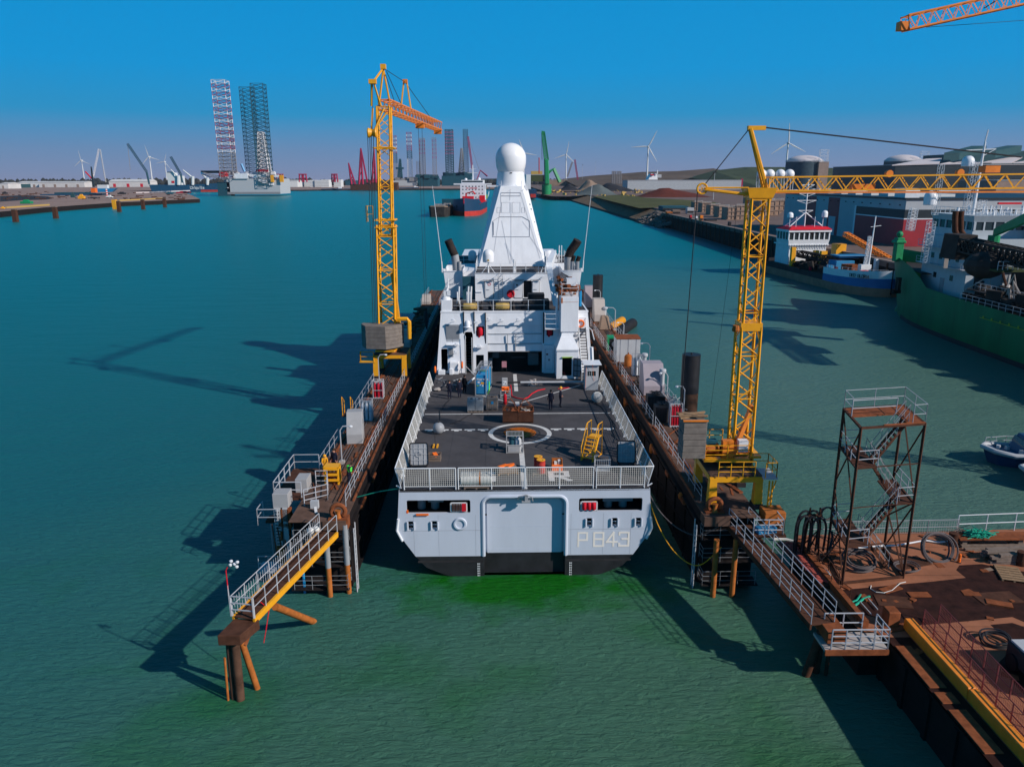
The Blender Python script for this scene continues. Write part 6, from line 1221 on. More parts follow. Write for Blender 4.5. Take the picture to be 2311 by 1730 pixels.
b.nx();rail(b,[tp(.72,0,LH*2),tp(1,0,LH*2),tp(1,1,LH*2)],1.0,2,1.3,.025);b.nx();rail(b,[tp(.0,.55,TH_),tp(0,1,TH_),tp(1,1,TH_),tp(1,0,TH_),tp(.8,0,TH_)],1.1,2,1.6,.02);rail(b,[tp(.0,.55,TH_),tp(.72,.55,TH_)],.95,2,2.6,.03)
b.build('landing_rail','rail_grey',t);MB().tube(tp(.35,0,TH_+.02),tp(1,0,TH_+.02),.06,5).build('red_top_beam','rust',t)
# hoses and clutter round the tower
def coil(name,label,c,r,n,tilt,rz,mk,th=.05):
 from mathutils import Euler
 R=Euler((tilt,0,rz)).to_matrix();b=MB();random.seed(int(r*100));
 for i in range(n):
  rr=r*random.uniform(.78,1.08);o=Vector((random.uniform(-.1,.1),random.uniform(-.1,.1),random.uniform(-.2,.25)));b.path([Vector(c)+R@(o+Vector((rr*cos(a),rr*.85*sin(a),.03*sin(3*a)))) for a in [2*pi*k/24 for k in range(24)]],th,5,True)
 return b.build(name,mk,label=label,cat='hose',smooth=True)
pc=q7(1100,1420);coil('hose_coil','big coil of dark hose lying by the mesh fence right of the stair tower',pc+Vector((0,.3,.55)),1.15,7,1.0,.2,'hose_grey',.055)
coil('hose_coil','coil of dark hose heaped under the stair tower',(21.3,41.8,3.0),.95,7,.35,0,'hose_grey',.05);coil('hose_coil','flat loop of cable on the ground right of the stair tower foot',q7(840,1500)+Vector((0,0,.05)),.75,3,0,.3,'hose_grey',.035)
coil('hose_coil','black loops of hose in the dark at the right edge near the red fences',q8(1790,880)+Vector((0,0,.2)),.7,5,.2,0,'hose_black',.045)
t=thing('hose_hanger','rack hung with thick black hoses left of the stair tower','hose rack',(18.9,43.2,QZ));b=MB()
for k in range(7):x=18.2+k*.16;y=43.0+(k % 3)*.25;h=5.6+.25*sin(k*2);b.path([(x-.45,y,2.6)]+[(x-.45+.0,y,h-1.2)]+[(x-.45+.45-.45*cos(a),y,h-1.0+.75*sin(a)) for a in [pi*j/8 for j in range(9)]]+[(x+.45,y,h-1.4),(x+.5,y+.2,2.9)],.075,6)
b.build('hose','hose_black',t,smooth=True);b=MB();b.tube((18.4,43.2,QZ),(18.6,43.2,5.8),.06,4).tube((19.4,43.2,QZ),(19.2,43.2,5.8),.06,4).tube((18.5,43.2,5.3),(19.3,43.2,5.3),.1,6).tube((18.2,42.6,QZ),(19.3,43.2,4.4),.05,4).tube((18.2,43.8,QZ),(19.3,43.2,4.4),.05,4).build('rack_frame','rust_dark',t)
b=MB()
for k in range(6):b.path([(19.9+.42*cos(a)+k*.03,43.9,5.1+.42*sin(a)) for a in [2*pi*j/16 for j in range(16)]],.05,5,True)
b.build('hose_loop','hose_grey',t,smooth=True);b=MB()
for k in range(6):b.path([(19.1+k*.12,42.4+k*.1,2.55),(19.5+k*.14,42.1,3.4+.2*k),(19.9,42.7+k*.1,4.3)],.045,5)
b.build('hanging_hose','hose_black',t)
t=thing('tile_ramp','brick-red chequered ramp plate at the left edge of the quay','ramp',(18,42,QZ));b=MB();A_,B_=Vector((17.35,44.7,2.75)),Vector((18.05,39.6,2.75))
for i in range(14):
 for j in range(5):
  a=A_.lerp(B_,i/14)+Vector((j*.2,(j % 2)*.1,0));b.box(a.x,a.x+.19,a.y-.35,a.y,2.72,2.78+.01*((i+j) % 2))
b.build('tile','tile_red',t);MB().hexa([(17.3,44.8,2.5),(18.5,44.8,2.5),(19.1,39.3,2.5),(18.0,39.3,2.5),(17.3,44.8,2.7),(18.5,44.8,2.7),(19.1,39.3,2.7),(18.0,39.3,2.7)]).build('base_plate','rust_dark',t)
MB().hexa([(18.45,44.6,2.55),(18.75,44.6,2.55),(18.9,35.3,2.55),(18.6,35.3,2.55),(18.45,44.6,2.95),(18.75,44.6,2.95),(18.9,35.3,2.95),(18.6,35.3,2.95)]).build('side_girder','rust',t)
b=MB();rail(b,[(18.9,43.5,QZ),(19.1,39.5,QZ)],1.0,2,1.4,.025);rail(b,[(18.6,39.4,QZ),(19.0,37.8,QZ)],.9,1,.8,.02);b.build('ramp_rail','rust_dark',t)
b=MB();b.path([P(*p,.12) for p in ((1745,1216),(1775,1217),(1800,1224),(1822,1234))],.12,8).build('floating_boom','rope_white',label='short white floating boom on the water behind the red ramp',cat='boom',smooth=True)
def fence_seg(label,A,B,h,mk,step=.12):
 A,B=Vector(A),Vector(B);t=thing('quay_fence',label,'fence',tuple(A));b=MB();rail(b,[A,B],h,2,1.9,.03,5);b.build('post_frame',mk,t)
 if step:b=MB();net(b,A,B,.1,h*.9,step,.010);b.build('mesh_panel',mk,t)
fence_seg('grey mesh fence along the far quay edge behind the stair tower',(19.6,46.0,QZ),(29.9,46.3,QZ),1.0,'grey_metal',.16);fence_seg('white tubular railing along the far quay edge at the right',(29.9,46.4,QZ),(44,47.4,QZ),1.25,'white_paint',0)
b=MB();b.path([q7(*p)+Vector((0,0,.12)) for p in ((470,1345),(620,1330),(760,1325),(880,1305),(990,1285),(1100,1300),(1220,1290))],.055,6).build('white_pipe','white_paint',label='white pipe running along the ground at the mesh fence',cat='pipe',smooth=True)
t=thing('steel_shelf','rusty steel plate lying on beams by the white railing','shelf',tuple(q7(1500,1300)));a=q7(1270,1330);MB().box(a.x-.1,a.x+4.6,a.y+.0,a.y+1.0,QZ+.5,QZ+.6).build('plate','rust',t);MB().box(a.x,a.x+4.4,a.y-.1,a.y+.1,QZ,QZ+.2).nx().box(a.x,a.x+3.6,a.y-.5,a.y-.3,QZ,QZ+.18).nx().box(a.x+.2,a.x+.5,a.y+.2,a.y+.9,QZ,QZ+.5).nx().box(a.x+3.8,a.x+4.1,a.y+.2,a.y+.9,QZ,QZ+.5).build('support_beam','old_wood',t)
b=MB();random.seed(44);c_=q7(1415,1245,QZ+.6)+Vector((0,.1,0))
for i in range(70):b.path([c_+Vector((random.gauss(0,.42),random.gauss(0,.2),abs(random.gauss(.15,.2)))) for _ in range(3)],.03,4)
b.build('green_net','net_green',label='heap of teal green net on the railing',cat='net',smooth=False)
b=MB();c_=q7(1300,1230,QZ+.4)
for i in range(40):b.path([c_+Vector((random.gauss(0,.3),random.gauss(0,.15),abs(random.gauss(.1,.2)))) for _ in range(3)],.02,4)
b.build('brown_net','old_wood',label='brown frayed net left of the teal one',cat='net')
t=T('warning_post','small orange warning post on the quay','bollard',q7(1256,1445));MB().lathe((0,0,0),[(.09,0),(.09,.25),(.06,.28),(.09,.31),(.09,.55),(.03,.6)],10).build('post','orange',t,smooth=True);MB().lathe((0,0,0),[(.13,0),(.13,.04)],10).build('foot','dark_metal',t)
t=thing('timber_stack','stack of old timber baulks near the right edge of the quay','timber',tuple(q7(1620,1440)));random.seed(51);b=MB();c_=q7(1620,1440)
for k in range(4):
 for j in range(3):b.obox(c_+Vector((random.uniform(-.2,.4),j*.4-.2,k*.17)),random.uniform(1.6,2.6),.3,.15,random.uniform(-.12,.12))
b.build('baulk','old_wood',t)
t=T('pallet','pale wooden pallet lying at the right edge of the quay','pallet',q7(1690,1600),radians(-18));pallet_mb(1.3,1.9).build('planks','wood',t);pallet_mb
b=MB();random.seed(52)
for i in range(10):b.obox(q7(random.uniform(1480,1763),random.uniform(1300,1460)),random.uniform(.6,2.2),random.uniform(.08,.3),random.uniform(.04,.12),random.uniform(-.5,.5))
b.build('plank_litter','old_wood',kind='stuff',label='loose planks and scrap scattered near the right quay edge',cat='planks')
b=MB();b.path([q8(*p)+Vector((0,0,.06)) for p in ((885,668),(910,655),(930,640),(960,615),(1000,600))],.07,5);b.path([q8(*p)+Vector((0,0,.08)) for p in ((880,640),(920,625),(945,590))],.05,5).build('green_rope','net_green',label='tangle of green rope on the dark ground beside the girder',cat='rope',smooth=True)
MB().tube(q8(940,635)+Vector((0,0,.1)),q8(1010,715)+Vector((0,0,.1)),.03,4).build('steel_rod','rail_grey',label='left of two pale rods by the green rope',cat='rod',group='two pale rods');MB().tube(q8(990,615)+Vector((0,0,.1)),q8(1050,685)+Vector((0,0,.1)),.03,4).build('steel_rod','rail_grey',label='right of two pale rods by the green rope',cat='rod',group='two pale rods')
b=MB();b.path([q8(*p)+Vector((0,0,.04)) for p in ((1225,507),(1190,515),(1140,560),(1090,575),(1040,570),(1005,550),(1010,530))],.025,5).build('pale_rope','rope_white',label='pale rope curling over the dark ground in front of the stair tower',cat='rope')
p_=q8(1150,790);MB().box(p_.x-.35,p_.x+.3,p_.y,p_.y+.7,QZ,QZ+.9).build('mooring_post','rust',label='rusty square mooring post between ramp end and yellow beam',cat='post',bevel=.05)
t=thing('quay_machine','dark machine with pale top plates at the right edge behind the fences','machine',(25.6,30.6,QZ));MB().box(24.2,27.5,29.2,32.4,QZ+.3,QZ+1.2).build('chassis','dark_metal',t,bevel=.05);MB().box(24.3,25.8,30.4,32.3,QZ+1.2,QZ+1.3).nx().box(26,27.4,29.4,30.2,QZ+1.2,QZ+1.35).build('top_plate','pale_grey',t);MB().lathe((24.1,29.8,QZ+.4),[(.4,0),(.4,.3)],14,ax=0).nx().lathe((24.1,31.8,QZ+.4),[(.4,0),(.4,.3)],14,ax=0).build('wheel','rubber',t)
MB().obox(q7(1490,1500)+Vector((0,0,.01)),.5,.3,.02,.3).build('cardboard','sand_pile',label='small tan sheet lying near the pallet',cat='sheet');MB().obox(q8(1215,945,1.62),.5,.3,.04,.2).build('white_sack','rope_white',label='white sack lying on the fender ledge',cat='sack')
MB().path([q8(690,445)+Vector((0,0,.3)),q8(730,470)+Vector((0,0,.3)),q8(745,495)+Vector((0,0,.35))],.12,5).build('plastic_wrap','rope_white',label='crumpled white plastic on the girder left of the stair tower',cat='plastic',smooth=True)
random.seed(77);b=MB()
for i in range(70):
 x,y=random.uniform(19.2,34),random.uniform(30,46);s_=random.random()
 if 20.6 < x < 23.2 and y < 36:continue
 b.obox((x,y,QZ+.006),.08+s_*.5,.1+s_*s_*1.4,random.uniform(.01,.09),random.random()*3)
b.build('quay_litter','rust',kind='stuff',label='small rusty scraps and plates strewn over the quay',cat='scrap')
for k,(x,y,w_,d_,a_) in enumerate(((24.6,42.3,2.4,1.2,.3),(21.5,37.9,1.8,1.2,-.2),(27.5,38.2,2.4,1.2,.1))):MB().obox((x,y,QZ+.01),w_,d_,.03,a_).build('steel_plate','rust_dark',label=('loose steel plate on the ground right of the stair tower','loose steel plate in front of the stair tower','loose steel plate in the middle of the dark quay ground')[k],cat='plate')
for k,(x,y) in enumerate(((28.6,44.6),(31.3,42.0))):t=T('oil_drum',('rusty drum beside the hose coil at the fence','rusty drum next to the timber baulks')[k],'drum',(x,y,QZ));MB().lathe((0,0,0),[(.28,0),(.29,.02),(.28,.3),(.3,.32),(.28,.6),(.29,.88),(.2,.89)],14).build('barrel','rust_dark',t,smooth=True);MB().lathe((0,0,.86),[(.27,0),(.27,.02)],14).build('lid','rust',t)
for i in range(9):
 y=30+i*1.8;b=MB().box(19.5,40,y,y+.015,QZ+.0045,QZ+.007) if i==0 else b.box(18.6 if y > 35 else 20.8,40,y,y+.015,QZ+.0045,QZ+.007)
b.build('quay_joint','quay_wall',kind='structure')
# work boats at the right edge
def workboat(label,loc,rz,L_=11,W_=4.2):
 t=T('work_boat',label,'boat',loc,rz,'work boats at the right edge');pl=lambda k,z:[(L_/2*k,0,z+.35),(L_*.42*k,W_*.32*k,z+.2),(L_*.25*k,W_*.48*k,z),(-L_*.4*k,W_*.5*k,z),(-L_/2*k,W_*.36*k,z),(-L_/2*k,-W_*.36*k,z),(-L_*.4*k,-W_*.5*k,z),(L_*.25*k,-W_*.48*k,z),(L_*.42*k,-W_*.32*k,z+.2)]
 MB().loft([pl(.85,-.4),pl(1,1.1)],closed=True).build('hull','tug_blue',t);MB().path(pl(1.0,1.15),.24,8,True).build('gunwale','pale_grey',t,smooth=True);MB().taper(-1.8,1.6,-1.2,1.2,1.1,-1.5,.9,-1,1,2.6).build('wheelhouse','tug_blue',t,bevel=.05);MB().taper(-1.82,1.3,-1.22,1.22,1.8,-1.72,1.1,-1.1,1.1,2.35).build('window_band','glass',t)
 MB().box(-4.3,-3.4,-.9,-.2,1.12,1.3).nx().box(-4.3,-3.4,.3,1.0,1.12,1.3).build('deck_hatch','rust_orange',t);b=MB();rail(b,[(-2,-1.6,1.2),(1.5,-1.7,1.2),(3.6,-1.0,1.2)],.8,2,1.2,.03);b.tube((.2,0,2.6),(.2,0,4.2),.05).build('rail_and_mast','rail_grey',t);b=MB();random.seed(3)
 for i in range(12):b.obox((random.uniform(-2.5,3),random.uniform(-1.4,1.4),1.12),.3,.3,random.uniform(.2,.6),random.random()*3)
 b.build('deck_gear','pale_grey',t,loose=True)
p_=P(2262,1058,0);workboat('dark blue work boat with pale gunwale at the right edge of the picture',p_+Vector((3.4,1.4,0)),radians(172),8.5,3.4);p_=P(2330,1110,0);workboat('second dark work boat half outside the frame below the first',p_+Vector((3.6,0,0)),radians(150),8,3.4)
# ------------------------------------------------------------ green dredger
dr=thing('dredger_ship','large green-hulled dredger moored at the right with dark dredging gear on deck','ship',(79,100,0));CXD=79.3
def dsec(y,hw,zt,rake=0.):return [(CXD-hw,y+rake,zt),(CXD-hw*1.0,y+rake*.6,zt*.55),(CXD-hw*.99,y,.3),(CXD-hw*.9,y,-1.5),(CXD+hw*.9,y,-1.5),(CXD+hw*.99,y,.3),(CXD+hw,y+rake*.6,zt*.55),(CXD+hw,y+rake,zt)]
secs=[dsec(20,8.8,6.9),dsec(100,8.8,6.9),dsec(120,8.5,7.1),dsec(129,8.0,7.3),dsec(132,7.7,8.6),dsec(136,7.0,10.0,.8),dsec(141,5.6,10.6,2),dsec(145.5,3.9,11.0,3.5),dsec(148.6,2.0,11.3,5),dsec(150,.3,11.6,6)]
MB().loft(secs).build('hull','dredger_green',dr,smooth=True)
MB().prism([(CXD-8.5,20),(CXD+8.5,20),(CXD+8.2,120),(CXD+7,131),(CXD-7,131),(CXD-8.2,120)],6.3,6.4).prism([(CXD-7.2,132.5),(CXD+7.2,132.5),(CXD+5,142),(CXD,152),(CXD-5,142)],9.2,9.3).build('main_deck','dredger_dark',dr)
b=MB();b.box(CXD-8.86,CXD-8.8,60,112,5.2,5.28);
for i in range(26):b.box(CXD-8.88,CXD-8.82,61+i*2,61.3+i*2,5.28,5.6)
b.build('side_stripe','yellow_green',dr);MB().sphere((78.3,148.6,.0),1.7,16,10,1).build('bulbous_bow','dredger_green',dr,smooth=True)
HX0,HX1=74.4,84.5;BZ=D(*cb(390,1410),135).z
MB().box(HX0-.6,HX1,122.5,136,6.4,BZ-3.6).build('deckhouse','dredger_house',dr)
b=MB();zb_=BZ-3.6
b.taper(HX0,HX1,123.5,135.5,zb_,HX0,HX1,123.5,135.5,zb_+1.3).taper(HX0,HX1,123.5,135.5,zb_+2.6,HX0-.3,HX1+.3,123.1,136,BZ);b.box(HX0+.3,HX1-.3,123.8,135.2,zb_+1.3,zb_+2.6)
for i in range(7):b.box(HX0,HX0+.35,123.5+i*2-.15,123.65+i*2,zb_+1.3,zb_+2.6).box(HX0+i*1.65,HX0+.25+i*1.65,123.5,123.85,zb_+1.3,zb_+2.6)
br=b.build('bridge','dredger_house',dr);MB().box(HX0+.15,HX1-.15,123.65,135.35,zb_+1.32,zb_+2.58).build('window_band','glass',br);MB().box(82,92,121,131,BZ-1.6,BZ-1.2).nx().box(83,90,122.5,130,BZ-6,BZ-1.6).build('bridge_wing','dredger_house',dr)
MB().box(83.4,86.6,122.4,122.5,BZ-3.2,BZ-2.2).nx().box(84,86.2,122.38,122.5,BZ-5.0,BZ-4.2).nx().box(HX0+.8,HX0+2.2,122.4,122.5,8,11).build('window','glass',dr)
b=MB()
for y,z in ((125,13.4),(127.5,13.4),(130,13.4),(132.5,13.4),(126,10.2),(131,10.2)):b.box(HX0-.66,HX0-.6,y,y+.9,z-1.4,z-.5).nx()
for x,z in ((76,13.2),(78.2,13.2),(76,9.8)):b.box(x,x+.9,122.44,122.5,z-1.4,z-.5).nx()
b.build('porthole','glass',dr);MB().box(HX0-.68,HX0-.6,128.4,129.6,6.6,9).nx().box(79.6,80.8,122.42,122.5,9,11.4).build('door','grey_metal',dr);b=MB();b.box(HX0-1.8,HX0-.6,122.4,136,11.0,11.12).box(HX0-1.8,HX0-.6,122.4,136,13.9,14.0);rail(b,[(HX0-1.75,122.4,11.1),(HX0-1.75,136,11.1)],1,2,1.4,.04);rail(b,[(HX0-1.75,122.4,14),(HX0-1.75,136,14)],1,2,1.4,.04);rail(b,[(HX0-1.7,121.9,11.1),(82,121.9,11.1)],1,2,1.4,.04);b.box(HX0-1.8,82,121.8,122.5,11,11.1).build('house_gallery','rail_grey',dr)
MB().loft([[(p[0]-.03,p[1],.75),(p[0]-.03,p[1],-.3)] for p in [q[2] for q in secs[:7]]],caps=False).build('boot_topping','pile_black',dr);b=MB();random.seed(73)
for i in range(22):y=random.uniform(74,118);h=random.uniform(1.5,5.5);b.tube((random.uniform(73,85),y,6.4),(random.uniform(73,85),y+random.uniform(-6,6),6.4+h),random.uniform(.1,.4),6)
b.build('deck_strut','rust_dark',dr);dr.children[-1]['kind']='stuff'
p_=D(*c5(1190,925),129);dome(MB(),(p_.x,p_.y,p_.z),1.0,2.3).build('satellite_dome','dome_white',dr,smooth=True);p_=D(*cb(1125,770),128);dome(MB(),(p_.x,p_.y,p_.z),.95,1.7).build('satellite_dome','dome_white',dr,smooth=True)
b=MB();m0,m1=D(*cb(1210,1330),127),D(*cb(1270,430),127);b.tube((m0.x,127,BZ),(m0.x+.3,127,m1.z),.28,8,.15);truss(b,(m0.x-1.0,127.3,BZ),(m0.x-.7,127.3,m1.z-3),.8,.8,14,.04,.02,side=(1,0,0),kind='v',ties=2);z=m1.z-1.3;b.tube((m0.x-2.6,127,z),(m0.x+2.2,127,z+.2),.08,5).tube((m0.x,127,z-1),(m0.x+2.2,127,z+.2),.06,4).tube((m0.x+.3,127,m1.z),(m0.x+.5,127,m1.z+1.8),.12,5);truss(b,(m0.x+1.6,127.5,BZ),(m0.x+1.7,127.5,m1.z-9),.8,.8,9,.04,.02,side=(1,0,0),kind='v');b.tube((m0.x-6,127,BZ+3.8),(m0.x-1,127,BZ+3.8),.08,4);truss(b,(m0.x-6.2,127,BZ),(m0.x-6.2,127,BZ+8),.7,.7,8,.035,.02,side=(1,0,0),kind='v');b.build('radar_mast','white_paint',dr)
b=MB();rail(b,[(HX0,135,BZ),(HX0,123.4,BZ),(HX1,123.4,BZ)],1.1,2,1.5,.05);random.seed(61)
for i in range(26):x,y=random.uniform(HX0+.5,HX1-.5),random.uniform(124,134);b.tube((x,y,BZ),(x,y,BZ+random.uniform(.5,1.8)),random.uniform(.05,.25),6)
b.build('roof_fitting','white_paint',dr);dr.children[-1]['kind']='stuff';MB().box(78.6,82.3,124.6,125,BZ+1.7,BZ+2.0).build('radar_bar','red',dr)
for (x0,y0,x1,y1,Y_) in ((305,1350,390,1656,121),(500,1530,640,2100,119)):
 a,c=D(*cb(x0,y1),Y_),D(*cb(x1,y0),Y_);b=MB();truss(b,((a.x+c.x)/2,Y_,a.z),((a.x+c.x)/2+.2,Y_,c.z),1.0,.8,14,.045,.022,side=(1,0,0),kind='v',ties=1);b.build('ladder_tower','white_paint',dr)
b=MB()   # curved brown exhaust pair
for dx in (0,1.7):a=[D(*cd(*p),118) for p in ((810+dx*45,-20),(800+dx*45,60),(800+dx*45,240),(830+dx*50,300),(930+dx*40,390))];b.path(a,.42,10)
b.build('dredge_pipe','rust_dark',dr,smooth=True,loose=True)
b=MB()
for k in range(4):a=[D(*cd(*p),119) for p in ((690+k*16,300),(700+k*14,320),(650+k*14,740))];b.path(a,.12,5)
b.build('service_pipe','locker_beige',dr,loose=True);MB().box(80,82.6,117,121,7,13.2).nx().box(82.4,84,116,121,7,10).build('pump_tower','dredger_dark',dr,bevel=.1)
b=MB();A_,B_=D(*cd(900,420),114),D(*cd(1800,640),92);truss(b,A_,B_+Vector((3,0,-.5)),2.0,1.8,16,.2,.12);b.hexa([A_+Vector(v_) for v_ in ((-1.5,-1,-2.2),(1.8,-1,-2.2),(1.8,3,-2.2),(-1.5,3,-2.2),(-1.2,-1,1.4),(1.5,-1,1.4),(1.5,3,1.4),(-1.2,3,1.4))]);b.tube(A_+Vector((0,0,-.3)),B_+Vector((3,0,-.8)),.55,12);b.build('suction_ladder','dredger_dark',dr)
b=MB();random.seed(70)
for i in range(130):
 x,y=random.uniform(71.6,86),random.uniform(72,121);h=random.uniform(.4,3.2);b.obox((x,y,6.4+random.random()*.6),random.uniform(.3,2.2),random.uniform(.4,3),h,random.random()*.5,random.uniform(-.15,.15))
b.build('deck_machinery','dredger_dark',dr);dr.children[-1]['kind']='stuff'
b=MB()
for i in range(40):
 x,y=random.uniform(72,85),random.uniform(74,120);b.path([(x,y,7),(x+random.uniform(-2,2),y+random.uniform(-2,2),9.5+random.random()*2),(x+random.uniform(-3,3),y+random.uniform(-3,3),7.5)],random.uniform(.08,.25),6)
b.build('deck_piping','locker_beige',dr);dr.children[-1]['kind']='stuff'
t2=MB();t2.sphere(tuple(D(*cd(1200,700),104)),2.6,10,8,.7);t2.build('grab_bucket','dredger_dark',dr,smooth=False);p_=D(*cd(1440,740),102);MB().box(p_.x-2,p_.x+2,100,104,p_.z-.3,p_.z).build('gallery','hill_grass',dr);b=MB();rail(b,[(p_.x-2,100,p_.z),(p_.x+2,100,p_.z)],1.1,2,.7,.05);rail(b,[(CXD-8.6,62,6.9),(CXD-8.6,118,6.9)],1.05,2,1.6,.045);rail(b,[(CXD-6.5,62,8.6),(CXD-6.5,118,8.6)],1.05,2,1.3,.045);b.build('deck_rail','rail_grey',dr);MB().box(CXD-7.2,CXD-6.4,62,119,8.4,8.55).build('side_walkway','dark_metal',dr)
b=MB()
for i in range(46):b.box(CXD-8.2,CXD-7.6,66+i*1.15,66.5+i*1.15,7.3,8.1)
b.build('tyre','rubber',dr,loose=True)
b=MB();A_,B_=D(*cd(1330,275),112),D(*cd(1900,30),100);d_=(B_-A_);b.hexa([A_+Vector((0,-.4,-.4)),B_+Vector((0,-.4,-.4)),B_+Vector((0,.4,-.4)),A_+Vector((0,.4,-.4)),A_+Vector((0,-.4,.6)),B_+Vector((0,-.4,1.0)),B_+Vector((0,.4,1.0)),A_+Vector((0,.4,.6))]);b.tube(A_-Vector((0,0,.3)),A_-Vector((0,0,6)),.8,10);b.build('deck_crane','green_paint',dr)
p_=D(*cd(30,560),146);MB().box(p_.x-.7,p_.x+.7,145.2,146.6,10,p_.z+3.2).taper(p_.x-1.0,p_.x+1.0,145,147,p_.z+2.2,p_.x-.9,p_.x+.9,145,147,p_.z+2.7).build('bow_post','green_paint',dr,bevel=.1);MB().sphere((p_.x,146,p_.z+3.8),.6,10,8).build('post_light','green_paint',dr)
b=MB();b.obox((CXD-6.9,140.6,5.0),.6,.8,2.6,.2).obox((CXD-7.2,140.4,4.7),1.6,.5,.6,.2).build('anchor','dredger_dark',dr)
# ------------------------------------------------------------ river dredger with white wheelhouse
dg=thing('coastal_dredger','blue and white bowed river dredger with red-roofed white wheelhouse, DEO GLORIA on its bow','ship',(81.6,191,0),radians(6),local=True);dg.scale=(1.12,1,1)
def dgs(y,hw,zt):return [(-hw,y,zt),(-hw,y,zt*.7),(-hw,y,1.9),(-hw*.96,y,-.6),(hw*.96,y,-.6),(hw,y,1.9),(hw,y,zt*.7),(hw,y,zt)]
ss=[dgs(28,5.6,3.6),dgs(24,6.2,3.4),dgs(-2,6.2,3.2),dgs(-8,6.2,3.3)];bw=[dgs(-8,6.2,5.0),dgs(-13,6.2,5.1),dgs(-18,5.5,5.3),dgs(-22,3.9,5.5),dgs(-24.3,1.6,5.7),dgs(-24.8,.1,5.8)]
MB().loft(ss).build('hull','deo_hull',dg);allb=ss[:-1]+bw
for nm,a,c,mk,se in (('bow_band',0,1,'white_paint',bw),('bow_side',1,2,'deo_blue',bw),('boot_topping',2,3,'deo_boot',allb)):
 b=MB();o_=.03 if nm !='boot_topping' else .05
 ex=lambda p:(p[0]+(o_ if p[0] > 0 else -o_),p[1]-o_*(p[1] < -20),p[2]);b.loft([[ex(q[a]),ex(q[c])] for q in se],caps=False);b.loft([[ex(q[7-a]),ex(q[7-c])] for q in se],caps=False);b.build(nm,mk,dg,smooth=True)
MB().prism([(-6,24),(6,24),(6,-14),(3.6,-21.5),(-3.6,-21.5),(-6,-14)],2.9,3.1).build('deck','rust_dark',dg);MB().prism([(-5.9,-9),(5.9,-9),(5.9,-14),(3.6,-21.5),(-3.6,-21.5),(-5.9,-14)],4.2,4.3).build('foredeck','dock_plate',dg)
b=MB();letters(b,'DEO GLORIA',(-5.62,-18.5,4.0),(1.6,-4.0,0),(0,0,1),.62,.2);b.build('ship_name','cladding_dark',dg)
b=MB();b.box(-4.6,4.6,14,22,3.1,8.2).box(-5,5,13.6,22.4,8.1,8.4).taper(-4.9,4.9,13.8,21,8.4,-5.1,5.1,13.6,21,9.6).taper(-5.3,5.3,13.4,21,11.6,-5.3,5.3,13.4,21,12.2);b.box(-4.7,4.7,14.3,20.6,9.6,11.6)
for i in range(9):x=-5.0+i*1.25;b.box(x-.12,x+.12,13.7,14.2,9.6,11.6)
for i in range(5):y=14+i*1.7;b.box(-5.1,-4.8,y-.12,y+.12,9.6,11.6).box(4.8,5.1,y-.12,y+.12,9.6,11.6)
wh=b.build('wheelhouse','white_paint',dg);MB().box(-4.95,4.95,14.0,20.8,9.62,11.58).build('window_band','glass',wh);MB().taper(-5.4,5.4,13.2,21.2,12.21,-4.4,4.4,14,20.5,12.9).build('red_roof','red',wh);b=MB()
for i in range(16):b.tube((-4.8+i*.62,13.55,8.3),(-4.4+i*.62,13.55,7.5),.06,4)
b.build('awning_strut','grey_metal',wh);MB().box(-2.5,-1.8,13.95,14.0,5.5,6.3).nx().box(1.0,1.8,13.95,14.0,5.5,6.3).build('porthole','glass',wh)
b=MB();b.tube((0,17,12.8),(0,17,25),.16,6).tube((-4,16,13),(0,17,16.5),.14,5).tube((4,16,13),(0,17,16.5),.14,5).tube((-4,19,13),(0,17,16.5),.12,5)
for z,w_ in ((16.6,1.8),(19.2,2.4),(21,2.0),(23.2,1.6)):b.tube((-w_,17,z+.4),(w_,17,z+.4),.09,5).tube((-w_,17,z+.4),(0,17,z-.4),.06,4).tube((w_,17,z+.4),(0,17,z-.4),.06,4)
for x in (-4.6,-3.0,1.6,3.6):b.tube((x,15,12.9),(x,15,15.5),.09,5)
b.build('signal_mast','white_paint',dg);dome(MB(),(-4.6,15,15.3),.7,1.4).build('satellite_dome','dome_white',dg,smooth=True);dome(MB(),(3.9,15,15.3),.7,1.8).build('satellite_dome','dome_white',dg,smooth=True)
b=MB();truss(b,(5.0,6,11.5),(8.0,-9,6.5),1.2,1.0,14,.14,.09);b.build('excavator_boom','crane_orange',dg);MB().box(3.2,5.6,6,8.5,5.5,9).nx().box(-1.2,.2,4,5,3.1,7.5).build('boom_seat','crane_yellow',dg)
b=MB();random.seed(80)
for i in range(60):b.obox((random.uniform(-5.3,5.3),random.uniform(-8,13),3.1),random.uniform(.4,2.4),random.uniform(.4,2.5),random.uniform(.4,2.2),random.random()*3,random.uniform(-.3,.3))
b.build('dredging_gear','dredger_dark',dg);dg.children[-1]['kind']='stuff'
b=MB();truss(b,(-3,12,6.2),(2,-6,5.4),1.4,1.4,12,.2,.12);b.tube((-3,12,5.6),(2,-6,4.6),.5,10).build('suction_pipe','dredger_dark',dg);MB().box(-3.2,1.0,-7.4,-3.8,3.1,6.2).nx().taper(-2.0,3.0,-7,-3,6.8,-2.8,4.4,-7.6,-3,7.4).nx().box(-4.8,-3.4,-7.2,-6,3.1,5.2).build('crane_cab','blue_paint',dg,bevel=.1)
